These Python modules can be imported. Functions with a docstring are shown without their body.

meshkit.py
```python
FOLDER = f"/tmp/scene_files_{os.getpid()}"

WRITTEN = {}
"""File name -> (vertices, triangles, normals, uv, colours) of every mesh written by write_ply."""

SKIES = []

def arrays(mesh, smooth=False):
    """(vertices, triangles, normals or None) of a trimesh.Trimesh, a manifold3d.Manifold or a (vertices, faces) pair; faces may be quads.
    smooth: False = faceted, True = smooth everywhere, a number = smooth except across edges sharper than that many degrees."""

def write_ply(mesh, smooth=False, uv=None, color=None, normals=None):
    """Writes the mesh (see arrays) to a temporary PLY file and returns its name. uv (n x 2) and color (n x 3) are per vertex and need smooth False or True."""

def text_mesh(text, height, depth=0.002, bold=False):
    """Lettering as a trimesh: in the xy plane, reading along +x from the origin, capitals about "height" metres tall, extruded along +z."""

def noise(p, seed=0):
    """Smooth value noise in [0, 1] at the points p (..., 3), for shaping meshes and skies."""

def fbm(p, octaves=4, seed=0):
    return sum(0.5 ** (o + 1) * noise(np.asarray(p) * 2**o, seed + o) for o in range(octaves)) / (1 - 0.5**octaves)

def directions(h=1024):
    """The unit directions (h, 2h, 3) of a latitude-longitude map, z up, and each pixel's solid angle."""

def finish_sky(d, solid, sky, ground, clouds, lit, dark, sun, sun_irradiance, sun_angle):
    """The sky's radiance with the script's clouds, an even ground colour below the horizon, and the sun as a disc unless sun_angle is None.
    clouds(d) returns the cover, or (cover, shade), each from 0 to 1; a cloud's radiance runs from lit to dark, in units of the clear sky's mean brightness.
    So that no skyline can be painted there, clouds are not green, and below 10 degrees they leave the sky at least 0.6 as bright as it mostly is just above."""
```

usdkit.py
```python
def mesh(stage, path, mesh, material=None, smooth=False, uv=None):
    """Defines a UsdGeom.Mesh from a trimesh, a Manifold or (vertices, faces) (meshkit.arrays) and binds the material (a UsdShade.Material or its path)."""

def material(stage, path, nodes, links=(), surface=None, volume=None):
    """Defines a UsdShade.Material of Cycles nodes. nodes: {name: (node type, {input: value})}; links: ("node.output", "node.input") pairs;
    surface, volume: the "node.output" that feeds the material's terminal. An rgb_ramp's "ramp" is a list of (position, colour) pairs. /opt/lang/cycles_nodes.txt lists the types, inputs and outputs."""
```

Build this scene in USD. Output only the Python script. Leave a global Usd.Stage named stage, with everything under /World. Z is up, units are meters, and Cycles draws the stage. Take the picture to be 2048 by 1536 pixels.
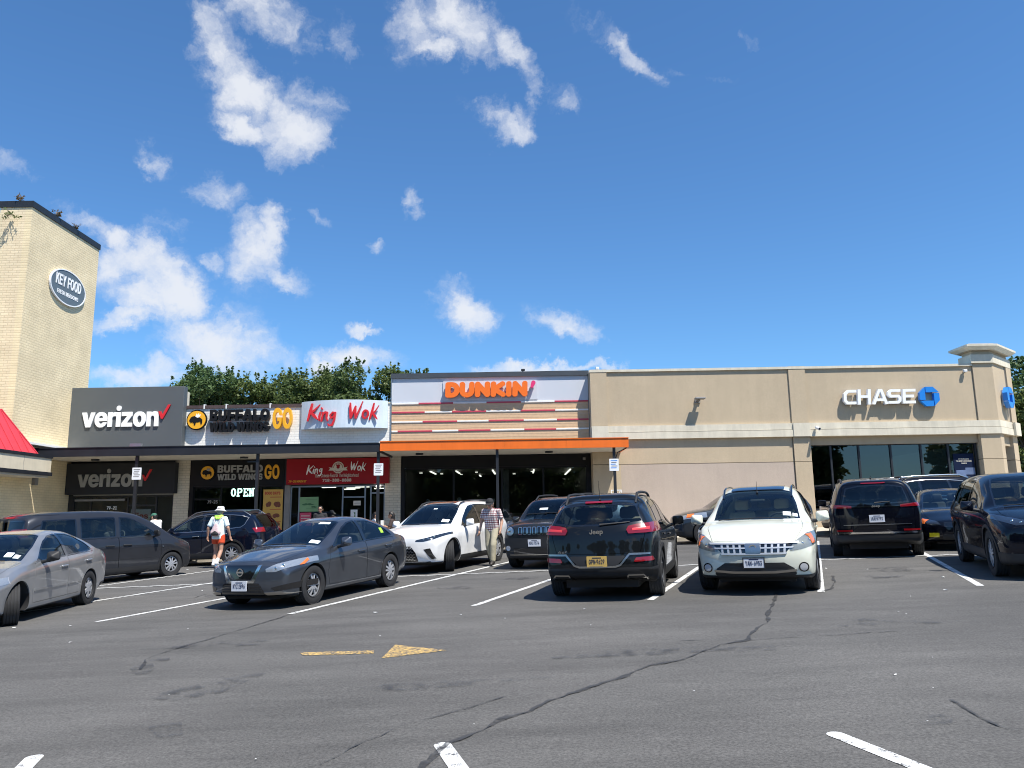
import math, random, glob
import numpy as np, trimesh, manifold3d as m3, shapely, shapely.geometry as sg, shapely.affinity as sa
from shapely.ops import unary_union
from scipy.interpolate import PchipInterpolator
from scipy.spatial.transform import Rotation as Rot
import usdkit, meshkit
from pxr import Usd, UsdGeom, UsdLux, UsdShade, Gf, Sdf, Vt
random.seed(7); rng = np.random.default_rng(7)
stage = Usd.Stage.CreateInMemory()
UsdGeom.SetStageUpAxis(stage, 'Z'); UsdGeom.SetStageMetersPerUnit(stage, 1.0)
UsdGeom.Xform.Define(stage, '/World'); UsdGeom.Scope.Define(stage, '/World/Looks')
# ---------------------------------------------------------------- camera
PITCH, ROLL = math.radians(9.803), math.radians(-0.858)
cam = UsdGeom.Camera.Define(stage, '/World/camera')
_f = np.array([0, math.cos(PITCH), math.sin(PITCH)]); _u0 = np.array([0, -math.sin(PITCH), math.cos(PITCH)]); _r0 = np.array([1., 0, 0])
_r = math.cos(ROLL)*_r0 + math.sin(ROLL)*_u0; _u = math.cos(ROLL)*_u0 - math.sin(ROLL)*_r0
cam.AddTransformOp().Set(Gf.Matrix4d(*[float(v) for v in (*_r, 0, *_u, 0, *(-_f), 0, 0, 0, 1.57, 1)]))
cam.CreateHorizontalApertureAttr(36.0); cam.CreateVerticalApertureAttr(27.0); cam.CreateFocalLengthAttr(36.0*1539/2048)
cam.CreateClippingRangeAttr(Gf.Vec2f(0.05, 5000)); cam.GetPrim().CreateAttribute('exposure', Sdf.ValueTypeNames.Float).Set(0.0)
EXPOSURE = 0.66
cam.CreateExposureAttr(EXPOSURE)
# ---------------------------------------------------------------- sky and sun
SUN = np.array([0.72, -0.80, 2.0]); SUN /= np.linalg.norm(SUN)
ELEV, AZ = math.asin(SUN[2]), math.atan2(SUN[0], SUN[1])
SKY_STRENGTH, SUN_INTENSITY = 0.098, 1.25
dome = UsdLux.DomeLight.Define(stage, '/World/sky'); dome.CreateIntensityAttr(1.0)
dome.GetPrim().SetCustomDataByKey('kind', 'structure')
def pix_dir(px, py):
    d = _f + (px-1024)/1539*_r - (py-768)/1539*_u
    return d/np.linalg.norm(d)
# clouds: (pixel of the photo, half size along, half size across, tilt in degrees, density)
CLOUDS = [  # azimuth/elevation directions of the clouds that stand over the shops
 (424, 52, 50, 40, 0, .60), (468, 121, 62, 50, 60, .66), (494, 173, 55, 46, 60, .68), (554, 43, 85, 50, 20, .68), (600, 80, 52, 36, 0, .58), (684, 95, 30, 52, 0, .50), (485, 251, 34, 26, 45, .55), (589, 268, 60, 50, -40, .72), (641, 199, 52, 30, 0, .50), (563, 225, 42, 30, 0, .5),
 (831, 43, 52, 50, 0, .60), (918, 52, 78, 42, 30, .66), (866, 95, 36, 22, 0, .58), (1030, 112, 80, 25, 48, .54), (1040, 254, 40, 28, -30, .58), (1142, 212, 44, 26, 35, .52), (1000, 235, 60, 20, 20, .36),
 (416, 398, 62, 42, 0, .60), (346, 450, 52, 32, 0, .48), (485, 485, 62, 56, 50, .60), (545, 459, 25, 42, 0, .54), (424, 520, 28, 22, 0, .6), (312, 520, 72, 46, 30, .62), (346, 572, 62, 52, 0, .66), (294, 598, 36, 36, 0, .60), (225, 537, 32, 44, 0, .52), (173, 442, 62, 36, 35, .60), (234, 472, 36, 22, 0, .58), (242, 645, 64, 22, -15, .52), (571, 550, 46, 18, 30, .46), (325, 335, 44, 24, 40, .48), (20, 342, 44, 32, 0, .56),
 (442, 693, 84, 56, 0, .68), (727, 714, 64, 24, 5, .72), (641, 727, 24, 18, 0, .66), (740, 667, 32, 10, 10, .58), (245, 752, 105, 32, -6, .74), (918, 619, 50, 46, 40, .70), (827, 416, 26, 20, -45, .54), (745, 485, 15, 13, 0, .5), (645, 424, 22, 12, 40, .36), (1150, 661, 72, 28, 14, .74), (1110, 739, 125, 15, 0, .80), (1420, 150, 60, 14, 15, .36), (1250, 110, 90, 16, 40, .34), (1500, 65, 24, 18, 0, .42)]
def sky_material():
    n, L = {}, []
    n['sky'] = ('sky_texture', dict(sky_type='single_scattering', sun_disc=False, sun_elevation=ELEV, sun_rotation=AZ, altitude=100.0, air_density=1.0, aerosol_density=0.2, ozone_density=3.0))
    n['geo'] = ('texture_coordinate', {})
    V = 'geo.generated'
    # warp the direction a little so that the edges fray
    n['wn'] = ('noise_texture', dict(scale=16.0, detail=6.0, roughness=.65)); L.append((V, 'wn.vector'))
    n['wsub'] = ('vector_math', dict(math_type='subtract', vector2=(.5, .5, .5))); L.append(('wn.color', 'wsub.vector1'))
    n['wmul'] = ('vector_math', dict(math_type='scale', scale=.075)); L.append(('wsub.vector', 'wmul.vector1'))
    n['wadd'] = ('vector_math', dict(math_type='add')); L += [(V, 'wadd.vector1'), ('wmul.vector', 'wadd.vector2')]
    prev = None
    for i, (px, py, a, b, t, dens) in enumerate(CLOUDS):
        d = pix_dir(px, py); t = math.radians(t)
        ex = math.cos(t)*_r - math.sin(t)*_u; ey = math.sin(t)*_r + math.cos(t)*_u
        ex = ex - d*(ex@d); ey = ey - d*(ey@d)
        k = np.linalg.norm(_f + (px-1024)/1539*_r - (py-768)/1539*_u)
        sx, sy = 1539*k/(a*1.58), 1539*k/(b*1.58)
        n[f'x{i}'] = ('vector_math', dict(math_type='dot_product', vector2=tuple(ex*sx))); n[f'y{i}'] = ('vector_math', dict(math_type='dot_product', vector2=tuple(ey*sy)))
        n[f'z{i}'] = ('vector_math', dict(math_type='dot_product', vector2=tuple(d)))
        L += [('wadd.vector', f'x{i}.vector1'), ('wadd.vector', f'y{i}.vector1'), ('wadd.vector', f'z{i}.vector1')]
        n[f'a{i}'] = ('math', dict(math_type='add', value2=float(-(d@ex)*sx))); L.append((f'x{i}.value', f'a{i}.value1'))
        n[f'c{i}'] = ('combine_xyz', {}); L += [(f'x{i}.value', f'c{i}.x'), (f'y{i}.value', f'c{i}.y')]
        n[f'l{i}'] = ('vector_math', dict(math_type='length')); L.append((f'c{i}.vector', f'l{i}.vector1'))
        n[f'm{i}'] = ('map_range', dict(range_type='smoothstep', from_min=1.25, from_max=0.0, to_min=0.0, to_max=dens, clamp=True)); L.append((f'l{i}.value', f'm{i}.value'))
        n[f'f{i}'] = ('math', dict(math_type='greater_than', value2=.5)); L.append((f'z{i}.value', f'f{i}.value1'))
        n[f'g{i}'] = ('math', dict(math_type='multiply')); L += [(f'm{i}.result', f'g{i}.value1'), (f'f{i}.value', f'g{i}.value2')]
        if prev:
            n[f'u{i}'] = ('math', dict(math_type='maximum')); L += [(prev, f'u{i}.value1'), (f'g{i}.value', f'u{i}.value2')]; prev = f'u{i}.value'
        else: prev = f'g{i}.value'
    # small clouds of the same kind all over the rest of the sky (directions outside the picture)
    n['bn'] = ('noise_texture', dict(scale=3.2, detail=3.0, roughness=.5)); L.append((V, 'bn.vector'))
    n['bm'] = ('map_range', dict(range_type='smoothstep', from_min=.56, from_max=.74, to_min=0.0, to_max=.7, clamp=True)); L.append(('bn.fac', 'bm.value'))
    n['bd'] = ('vector_math', dict(math_type='dot_product', vector2=tuple(_f))); L.append((V, 'bd.vector1'))
    n['bo'] = ('map_range', dict(range_type='smoothstep', from_min=.62, from_max=.4, to_min=0.0, to_max=1.0, clamp=True)); L.append(('bd.value', 'bo.value'))
    n['bb'] = ('math', dict(math_type='multiply')); L += [('bm.result', 'bb.value1'), ('bo.result', 'bb.value2')]
    n['cov'] = ('math', dict(math_type='maximum')); L += [(prev, 'cov.value1'), ('bb.value', 'cov.value2')]
    # wisps: two noises eat into the cover
    n['st'] = ('mapping', dict(scale=(1.0, 1.0, 1.25))); L.append(('wadd.vector', 'st.vector'))
    n['n1'] = ('noise_texture', dict(scale=8.0, detail=10.0, roughness=.6)); L.append(('st.vector', 'n1.vector'))
    n['e1'] = ('math', dict(math_type='multiply_add', value2=3.9, value3=-2.38)); L.append(('n1.fac', 'e1.value1'))
    n['e2'] = ('math', dict(math_type='multiply_add', value2=1.95)); L += [('cov.value', 'e2.value1'), ('e1.value', 'e2.value3')]
    n['al'] = ('map_range', dict(range_type='smoothstep', from_min=-.12, from_max=1.15, to_min=0.0, to_max=.9, clamp=True)); L.append(('e2.value', 'al.value'))
    n['gate'] = ('map_range', dict(range_type='linear', from_min=.0, from_max=.12, to_min=0.0, to_max=1.0, clamp=True)); L.append(('cov.value', 'gate.value'))
    n['alpha'] = ('math', dict(math_type='multiply')); L += [('al.result', 'alpha.value1'), ('gate.result', 'alpha.value2')]
    n['ccol'] = ('color', dict(value=(CLOUD*1.0, CLOUD*1.03, CLOUD*1.09)))
    n['grade'] = ('mix_color', dict(blend_type='multiply', fac=1.0, b=SKY_TINT, use_clamp=False)); L.append(('sky.color', 'grade.a'))
    n['mixc'] = ('mix_color', dict(blend_type='mix')); L += [('alpha.value', 'mixc.fac'), ('grade.result', 'mixc.a'), ('ccol.color', 'mixc.b')]
    n['bg'] = ('background_shader', dict(strength=SKY_STRENGTH)); L.append(('mixc.result', 'bg.color'))
    return usdkit.material(stage, '/World/Looks/sky', n, L, surface='bg.background')
CLOUD = 5.6; SKY_TINT = (.57, .89, 1.13)
UsdShade.MaterialBindingAPI.Apply(dome.GetPrim()).Bind(sky_material())
sun = UsdLux.DistantLight.Define(stage, '/World/sun'); sun.CreateIntensityAttr(SUN_INTENSITY); sun.CreateAngleAttr(0.53); sun.CreateColorAttr(Gf.Vec3f(1.0, .955, .88))
sun.CreateNormalizeAttr(True)
_z = SUN; _x = np.cross([0, 0, 1.], _z); _x /= np.linalg.norm(_x); _y = np.cross(_z, _x)
sun.AddTransformOp().Set(Gf.Matrix4d(*[float(v) for v in (*_x, 0, *_y, 0, *_z, 0, 0, 0, 50, 1)]))
# ---------------------------------------------------------------- helpers
USED, LOC = {}, {}
def numbered(parent, name):
    k = (parent, name); USED[k] = USED.get(k, -1) + 1
    return f'{parent}/{name}' + (f'_{USED[k]:03d}' if USED[k] else '')
def meta(prim, label=None, cat=None, group=None, kind=None):
    for k, v in (('label', label), ('category', cat), ('group', group), ('kind', kind)):
        if v: prim.SetCustomDataByKey(k, v)
    return prim
def thing(name, label=None, cat=None, loc=(0, 0, 0), group=None, kind=None, matrix=None):
    p = numbered('/World', name); x = UsdGeom.Xform.Define(stage, p)
    if matrix is None:
        matrix = np.eye(4); matrix[:3, 3] = loc
        LOC[p] = np.array(loc, float)
    else: LOC[p] = np.zeros(3)
    x.AddTransformOp().Set(Gf.Matrix4d(*[float(v) for v in np.asarray(matrix).T.ravel()]))
    meta(x.GetPrim(), label, cat, group, kind)
    return p
def to_vfn(mesh, smooth):
    """(vertices, faces, normals) ; a Manifold with six properties keeps its own normals on curved skins and gets flat ones where it was cut"""
    if hasattr(mesh, 'to_mesh'):
        mm = mesh.to_mesh(); vp = np.array(mm.vert_properties, float); f = np.array(mm.tri_verts, int)
        if vp.shape[1] < 6: return usdkit.meshkit.arrays((vp[:, :3], f), smooth)
        v, n = vp[:, :3], vp[:, 3:6]
        fn = np.cross(v[f[:, 1]]-v[f[:, 0]], v[f[:, 2]]-v[f[:, 0]]); ln = np.linalg.norm(fn, axis=1, keepdims=True); fn = fn/np.maximum(ln, 1e-12)
        cn = n[f]; cl = np.linalg.norm(cn, axis=2); cn = cn/np.maximum(cl, 1e-9)[..., None]
        d = (cn*fn[:, None]).sum(2); cn = np.where((d < 0)[..., None], -cn, cn)
        ok = (cl > .3).all(1) & (np.abs(d) > .45).all(1)
        cn[~ok] = fn[~ok][:, None]
        key = np.concatenate([np.repeat(f.ravel()[:, None], 1, 1).astype(float), np.round(cn.reshape(-1, 3), 2)], 1)
        _, idx, inv = np.unique(key, axis=0, return_index=True, return_inverse=True)
        return v[f.ravel()[idx]], inv.reshape(-1, 3), cn.reshape(-1, 3)[idx]
    return usdkit.meshkit.arrays(mesh, smooth)
def obj(name, mesh, mat=None, parent=None, smooth=False, label=None, cat=None, group=None, kind=None):
    par = parent or '/World'
    if isinstance(mesh, (list,)): mesh = trimesh.util.concatenate([mm for mm in mesh])
    v, f, n = to_vfn(mesh, smooth)
    top = '/'.join(par.split('/')[:3]); v = v - LOC.get(par, LOC.get(top, np.zeros(3)))
    p = numbered(par, name); m = UsdGeom.Mesh.Define(stage, p)
    m.CreatePointsAttr(Vt.Vec3fArray.FromNumpy(np.ascontiguousarray(v, np.float32)))
    m.CreateFaceVertexCountsAttr(Vt.IntArray.FromNumpy(np.full(len(f), 3, np.int32)))
    m.CreateFaceVertexIndicesAttr(Vt.IntArray.FromNumpy(np.ascontiguousarray(f, np.int32).ravel()))
    m.CreateSubdivisionSchemeAttr('none')
    if n is not None:
        m.CreateNormalsAttr(Vt.Vec3fArray.FromNumpy(np.ascontiguousarray(n, np.float32))); m.SetNormalsInterpolation('vertex')
    if mat is not None: UsdShade.MaterialBindingAPI.Apply(m.GetPrim()).Bind(UsdShade.Material.Get(stage, M[mat]) if isinstance(mat, str) else mat)
    meta(m.GetPrim(), label, cat, group, kind)
    return p
def group_part(name, parent, matrix=np.eye(4), label=None):
    p = numbered(parent, name); x = UsdGeom.Xform.Define(stage, p)
    x.AddTransformOp().Set(Gf.Matrix4d(*[float(v) for v in np.asarray(matrix).T.ravel()])); meta(x.GetPrim(), label)
    LOC[p] = np.zeros(3)
    return p
def box(x0, x1, y0, y1, z0, z1, bev=0):
    b = trimesh.creation.box(bounds=[[min(x0, x1), min(y0, y1), min(z0, z1)], [max(x0, x1), max(y0, y1), max(z0, z1)]])
    if bev:
        c = [(sx, sy, sz) for sx in (0, 1) for sy in (0, 1) for sz in (0, 1)]; lo, hi = b.bounds; pts = []
        for s in c:
            p = np.where(np.array(s) > 0, hi, lo); q = np.where(np.array(s) > 0, -bev, bev)
            for k in range(3): d = q.copy().astype(float); d[k] = 0; pts.append(p+d)
        return trimesh.convex.convex_hull(np.array(pts))
    return b
def ext(poly, d):
    """a shapely shape in xy extruded along z"""
    gs = getattr(poly, 'geoms', [poly])
    ms = [trimesh.creation.extrude_polygon(g, d, engine='earcut') for g in gs if g.area > 1e-7]
    return trimesh.util.concatenate(ms)
def tube(pts, r, sides=8):
    pts = np.asarray(pts, float); r = np.broadcast_to(r, (len(pts),)); t = np.gradient(pts, axis=0); t /= np.linalg.norm(t, axis=1, keepdims=True)+1e-12
    a = np.cross(t, [0, 0, 1.]) ; bad = np.linalg.norm(a, axis=1) < .1; a[bad] = np.cross(t[bad], [1., 0, 0]); a /= np.linalg.norm(a, axis=1, keepdims=True); b = np.cross(t, a)
    g = np.arange(sides)*2*np.pi/sides; v = pts[:, None]+r[:, None, None]*(np.cos(g)[None, :, None]*a[:, None]+np.sin(g)[None, :, None]*b[:, None])
    i, j = np.meshgrid(np.arange(len(pts)-1), np.arange(sides), indexing='ij'); k = (j+1) % sides
    q = np.stack([i*sides+j, i*sides+k, (i+1)*sides+k, (i+1)*sides+j], -1).reshape(-1, 4)
    f = np.vstack([q[:, [0, 2, 1]], q[:, [0, 3, 2]]]); v = v.reshape(-1, 3); n = len(v)
    v = np.vstack([v, pts[0], pts[-1]]); e = (len(pts)-1)*sides; j = np.arange(sides); k = (j+1) % sides
    f = np.vstack([f, np.stack([np.full(sides, n), j, k], 1), np.stack([np.full(sides, n+1), e+k, e+j], 1)])
    m = trimesh.Trimesh(v, f, process=False)
    if m.volume < 0: m.invert()
    return m
def cyl(p, q, r, n=16, r2=None): return tube([p, q], [r, r if r2 is None else r2], n)
def join(*ms): return trimesh.util.concatenate(list(ms))
class Frame:
    """a wall plane: u along it, v up, w out of it"""
    def __init__(s, o, ex, en): s.o, s.ex, s.en = np.array(o, float), np.array(ex, float), np.array(en, float); s.ez = np.array([0, 0, 1.])
    def pts(s, v): v = np.asarray(v, float); return s.o + v[..., :1]*s.ex + v[..., 1:2]*s.ez + v[..., 2:3]*s.en
    def put(s, mesh): m = mesh.copy(); m.vertices = s.pts(m.vertices); return m
    def box(s, u0, u1, v0, v1, w0, w1, bev=0): return s.put(box(u0, u1, v0, v1, w0, w1, bev))
    def ext(s, poly, w0, w1): m = ext(poly, w1-w0); m.apply_translation([0, 0, w0]); return s.put(m)
FA = math.radians(-.65)
FC = Frame((0, 31, 0), (math.cos(FA), math.sin(FA), 0), (math.sin(FA), -math.cos(FA), 0))
def gz(x, y): return -.01 + .028*np.clip(x, -32, 32) + .018*np.clip(y, -25, 34)
# ---------------------------------------------------------------- materials
M = {}
def mk(name, nodes, links, surface):
    M[name] = '/World/Looks/'+name; usdkit.material(stage, M[name], nodes, links, surface=surface); return name
def pm(name, col, rough=.6, metal=0, coat=0, var=.12, vscale=3.0, grain=0, gscale=60, bump=0, bscale=40, coord='position', spec=.5, streak=0, **kw):
    n = {'g': ('geometry', {}), 't': ('texture_coordinate', {}), 'p': ('principled_bsdf', dict(base_color=tuple(col), roughness=rough, metallic=metal, coat_weight=coat, specular_ior_level=spec, **kw))}
    src = 'g.position' if coord == 'position' else 't.object'
    L = []; out = None
    if var:
        n['n1'] = ('noise_texture', dict(scale=vscale, detail=4.0, roughness=.6)); L.append((src, 'n1.vector'))
        n['r1'] = ('map_range', dict(from_min=.3, from_max=.7, to_min=1-var, to_max=1+var, clamp=True)); L.append(('n1.fac', 'r1.value'))
        out = 'r1.result'
        if grain:
            n['n2'] = ('noise_texture', dict(scale=gscale, detail=2.0)); L.append((src, 'n2.vector'))
            n['r2'] = ('map_range', dict(from_min=.3, from_max=.7, to_min=1-grain, to_max=1+grain, clamp=True)); L.append(('n2.fac', 'r2.value'))
            n['mm'] = ('math', dict(math_type='multiply')); L += [(out, 'mm.value1'), ('r2.result', 'mm.value2')]; out = 'mm.value'
        if streak:   # rain streaks that run down a wall
            n['mp'] = ('mapping', dict(scale=(2.3, 2.3, .3))); L.append((src, 'mp.vector'))
            n['n3'] = ('noise_texture', dict(scale=1.6, detail=5.0, roughness=.65)); L.append(('mp.vector', 'n3.vector'))
            n['r3'] = ('map_range', dict(from_min=.38, from_max=.62, to_min=1-streak, to_max=1+streak*.5, clamp=True)); L.append(('n3.fac', 'r3.value'))
            n['m3'] = ('math', dict(math_type='multiply')); L += [(out, 'm3.value1'), ('r3.result', 'm3.value2')]; out = 'm3.value'
        n['hv'] = ('vector_math', dict(math_type='scale', vector1=tuple(col))); L += [(out, 'hv.scale'), ('hv.vector', 'p.base_color')]
    if bump:
        n['bn'] = ('noise_texture', dict(scale=bscale, detail=3.0)); n['b'] = ('bump', dict(strength=bump, distance=.01)); L += [(src, 'bn.vector'), ('bn.fac', 'b.height'), ('b.normal', 'p.normal')]
    return mk(name, n, L, 'p.BSDF')
def glass(name, tint, ior=1.5, rough=0.0, boost=1.0):
    n = {'t': ('transparent_bsdf', dict(color=tuple(tint))), 'g': ('glossy_bsdf', dict(color=(.95, .97, 1.0), roughness=rough)), 'f': ('fresnel', dict(IOR=ior)),
         'k': ('math', dict(math_type='multiply', value2=boost, use_clamp=True)), 'geo': ('geometry', {}), 'nb': ('math', dict(math_type='subtract', value1=1.0)), 'k2': ('math', dict(math_type='multiply')), 'm': ('mix_closure', {})}
    return mk(name, n, [('f.fac', 'k.value1'), ('geo.backfacing', 'nb.value2'), ('k.value', 'k2.value1'), ('nb.value', 'k2.value2'), ('k2.value', 'm.fac'), ('t.BSDF', 'm.closure1'), ('g.BSDF', 'm.closure2')], 'm.closure')
def emit(name, col, s): return mk(name, {'e': ('emission', dict(color=tuple(col), strength=s))}, [], 'e.emission')
def brick(name, axes, c1, c2, mort, bw=.29, rh=.095, ms=.010, bump=.6, var=.1):
    """painted brickwork on the plane of two world axes"""
    n = {'g': ('geometry', {}), 's': ('separate_xyz', {}), 'c': ('combine_xyz', {}),
         'b': ('brick_texture', dict(color1=c1, color2=c2, mortar=mort, scale=1.0, mortar_size=ms, mortar_smooth=.25, bias=0.0, brick_width=bw, row_height=rh)),
         'n1': ('noise_texture', dict(scale=1.3, detail=5.0)), 'r1': ('map_range', dict(from_min=.3, from_max=.7, to_min=1-var, to_max=1+var, clamp=True)),
         'hv': ('vector_math', dict(math_type='scale')), 'bn': ('noise_texture', dict(scale=26.0, detail=3.0)), 'bs': ('math', dict(math_type='multiply_add', value2=-1.0)), 'bm': ('math', dict(math_type='multiply', value2=.45)),
         'bu': ('bump', dict(strength=bump, distance=.012)), 'p': ('principled_bsdf', dict(roughness=.75, specular_ior_level=.3))}
    L = [('g.position', 's.vector'), (f's.{axes[0]}', 'c.x'), (f's.{axes[1]}', 'c.y'), ('c.vector', 'b.vector'), ('g.position', 'n1.vector'), ('n1.fac', 'r1.value'), ('b.color', 'hv.vector1'), ('r1.result', 'hv.scale'), ('hv.vector', 'p.base_color'),
         ('g.position', 'bn.vector'), ('bn.fac', 'bm.value1'), ('b.fac', 'bs.value1'), ('bm.value', 'bs.value3'), ('bs.value', 'bu.height'), ('bu.normal', 'p.normal')]
    return mk(name, n, L, 'p.BSDF')
def paint(name, col, wear, scale=9.0, bare=None):
    """road paint: worn flakes leave the asphalt bare"""
    n = {'g': ('geometry', {}), 'n1': ('noise_texture', dict(scale=scale, detail=8.0, roughness=.75)), 'n2': ('noise_texture', dict(scale=110.0, detail=2.0)), 'ad': ('math', dict(math_type='multiply_add', value2=.45)),
         'r': ('map_range', dict(from_min=wear, from_max=wear+.09, to_min=0.0, to_max=1.0, clamp=True)), 'd': ('noise_texture', dict(scale=3.0, detail=4.0)), 'dr': ('map_range', dict(from_min=.3, from_max=.7, to_min=.82, to_max=1.08, clamp=True)),
         'hv': ('vector_math', dict(math_type='scale', vector1=tuple(col))), 'mx': ('mix_color', dict(a=bare or (.07, .07, .072))), 'p': ('principled_bsdf', dict(roughness=.7))}
    L = [('g.position', 'n1.vector'), ('g.position', 'n2.vector'), ('g.position', 'd.vector'), ('n2.fac', 'ad.value1'), ('n1.fac', 'ad.value3'), ('ad.value', 'r.value'), ('d.fac', 'dr.value'), ('dr.result', 'hv.scale'), ('r.result', 'mx.fac'), ('hv.vector', 'mx.b'), ('mx.result', 'p.base_color')]
    return mk(name, n, L, 'p.BSDF')
def asphalt(name, base):
    n = {'g': ('geometry', {}), 'big': ('noise_texture', dict(scale=.16, detail=5.0, roughness=.6)), 'rb': ('map_range', dict(from_min=.3, from_max=.7, to_min=.8, to_max=1.22, clamp=True)),
         'mp': ('mapping', dict(scale=(.35, 1.6, 1.0), rotation=(0, 0, .35))), 'str': ('noise_texture', dict(scale=1.1, detail=6.0, roughness=.7)), 'rs': ('map_range', dict(from_min=.32, from_max=.62, to_min=.78, to_max=1.1, clamp=True)),
         'fine': ('noise_texture', dict(scale=48.0, detail=5.0, roughness=.85)), 'rf': ('map_range', dict(from_min=.32, from_max=.68, to_min=.42, to_max=1.62, clamp=True)),
         'vor': ('voronoi_texture', dict(scale=28.0)), 'rv': ('map_range', dict(from_min=.0, from_max=.07, to_min=2.4, to_max=1.0, clamp=True)),
         'vn': ('white_noise_texture', {}), 'vg': ('math', dict(math_type='greater_than', value2=.93)), 'mixv': ('mix_float', dict(a=1.0)),
         'm1': ('math', dict(math_type='multiply')), 'm2': ('math', dict(math_type='multiply')), 'm3': ('math', dict(math_type='multiply')),
         'hv': ('vector_math', dict(math_type='scale', vector1=tuple(base))), 'bu': ('bump', dict(strength=.55, distance=.006)), 'p': ('principled_bsdf', dict(roughness=.85, specular_ior_level=.35))}
    L = [('g.position', f'{k}.vector') for k in ('big', 'mp', 'fine', 'vor')] + [('mp.vector', 'str.vector'), ('big.fac', 'rb.value'), ('str.fac', 'rs.value'), ('fine.fac', 'rf.value'), ('vor.distance', 'rv.value'), ('vor.position', 'vn.vector'), ('vn.value', 'vg.value1'), ('vg.value', 'mixv.fac'), ('rv.result', 'mixv.b'),
         ('rb.result', 'm1.value1'), ('rs.result', 'm1.value2'), ('m1.value', 'm2.value1'), ('rf.result', 'm2.value2'), ('m2.value', 'm3.value1'), ('mixv.result', 'm3.value2'), ('m3.value', 'hv.scale'), ('hv.vector', 'p.base_color'), ('fine.fac', 'bu.height'), ('bu.normal', 'p.normal')]
    return mk(name, n, L, 'p.BSDF')
asphalt('asphalt', (.090, .0865, .081))
paint('white_line', (.64, .64, .62), .60); paint('yellow_line', (.66, .43, .12), .695, 26.0)
mk('crack_seal', {'g': ('geometry', {}), 'n': ('noise_texture', dict(scale=7.0, detail=7.0, roughness=.75)), 'r': ('map_range', dict(from_min=.36, from_max=.56, to_min=.12, to_max=.95, clamp=True)), 't': ('transparent_bsdf', {}), 'p': ('principled_bsdf', dict(base_color=(.042, .041, .040), roughness=.65)), 'm': ('mix_closure', {})}, [('g.position', 'n.vector'), ('n.fac', 'r.value'), ('r.result', 'm.fac'), ('t.BSDF', 'm.closure1'), ('p.BSDF', 'm.closure2')], 'm.closure')
pm('concrete', (.42, .38, .31), .85, var=.15, grain=.1, gscale=30, bump=.2)
pm('stucco_tan', (.47, .375, .255), .9, var=.05, vscale=.8, grain=.05, gscale=30, bump=.18, bscale=60, streak=.03)
pm('stucco_pink', (.45, .365, .295), .9, var=.05, vscale=.7, grain=.05, gscale=30, bump=.18, bscale=60, streak=.03)
pm('stucco_cream', (.63, .575, .455), .85, var=.08, vscale=1.5, grain=.04, bump=.1, streak=.10)
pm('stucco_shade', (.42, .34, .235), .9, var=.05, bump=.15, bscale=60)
pm('dark_metal', (.018, .019, .022), .45, var=.15); pm('canopy_black', (.020, .022, .027), .5, var=.2, vscale=1.2, spec=.25)
pm('orange_metal', (.80, .155, .012), .42, var=.06, vscale=.9, streak=.06)
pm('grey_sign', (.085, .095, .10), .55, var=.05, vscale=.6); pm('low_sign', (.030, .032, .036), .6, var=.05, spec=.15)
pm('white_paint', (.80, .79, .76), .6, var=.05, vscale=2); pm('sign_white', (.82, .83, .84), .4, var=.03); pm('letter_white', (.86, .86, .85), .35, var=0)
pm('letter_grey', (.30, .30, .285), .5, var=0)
pm('letter_red', (.62, .02, .025), .35, var=0); pm('letter_orange', (.86, .16, .01), .35, var=0); pm('letter_pink', (.72, .04, .16), .35, var=0)
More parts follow.
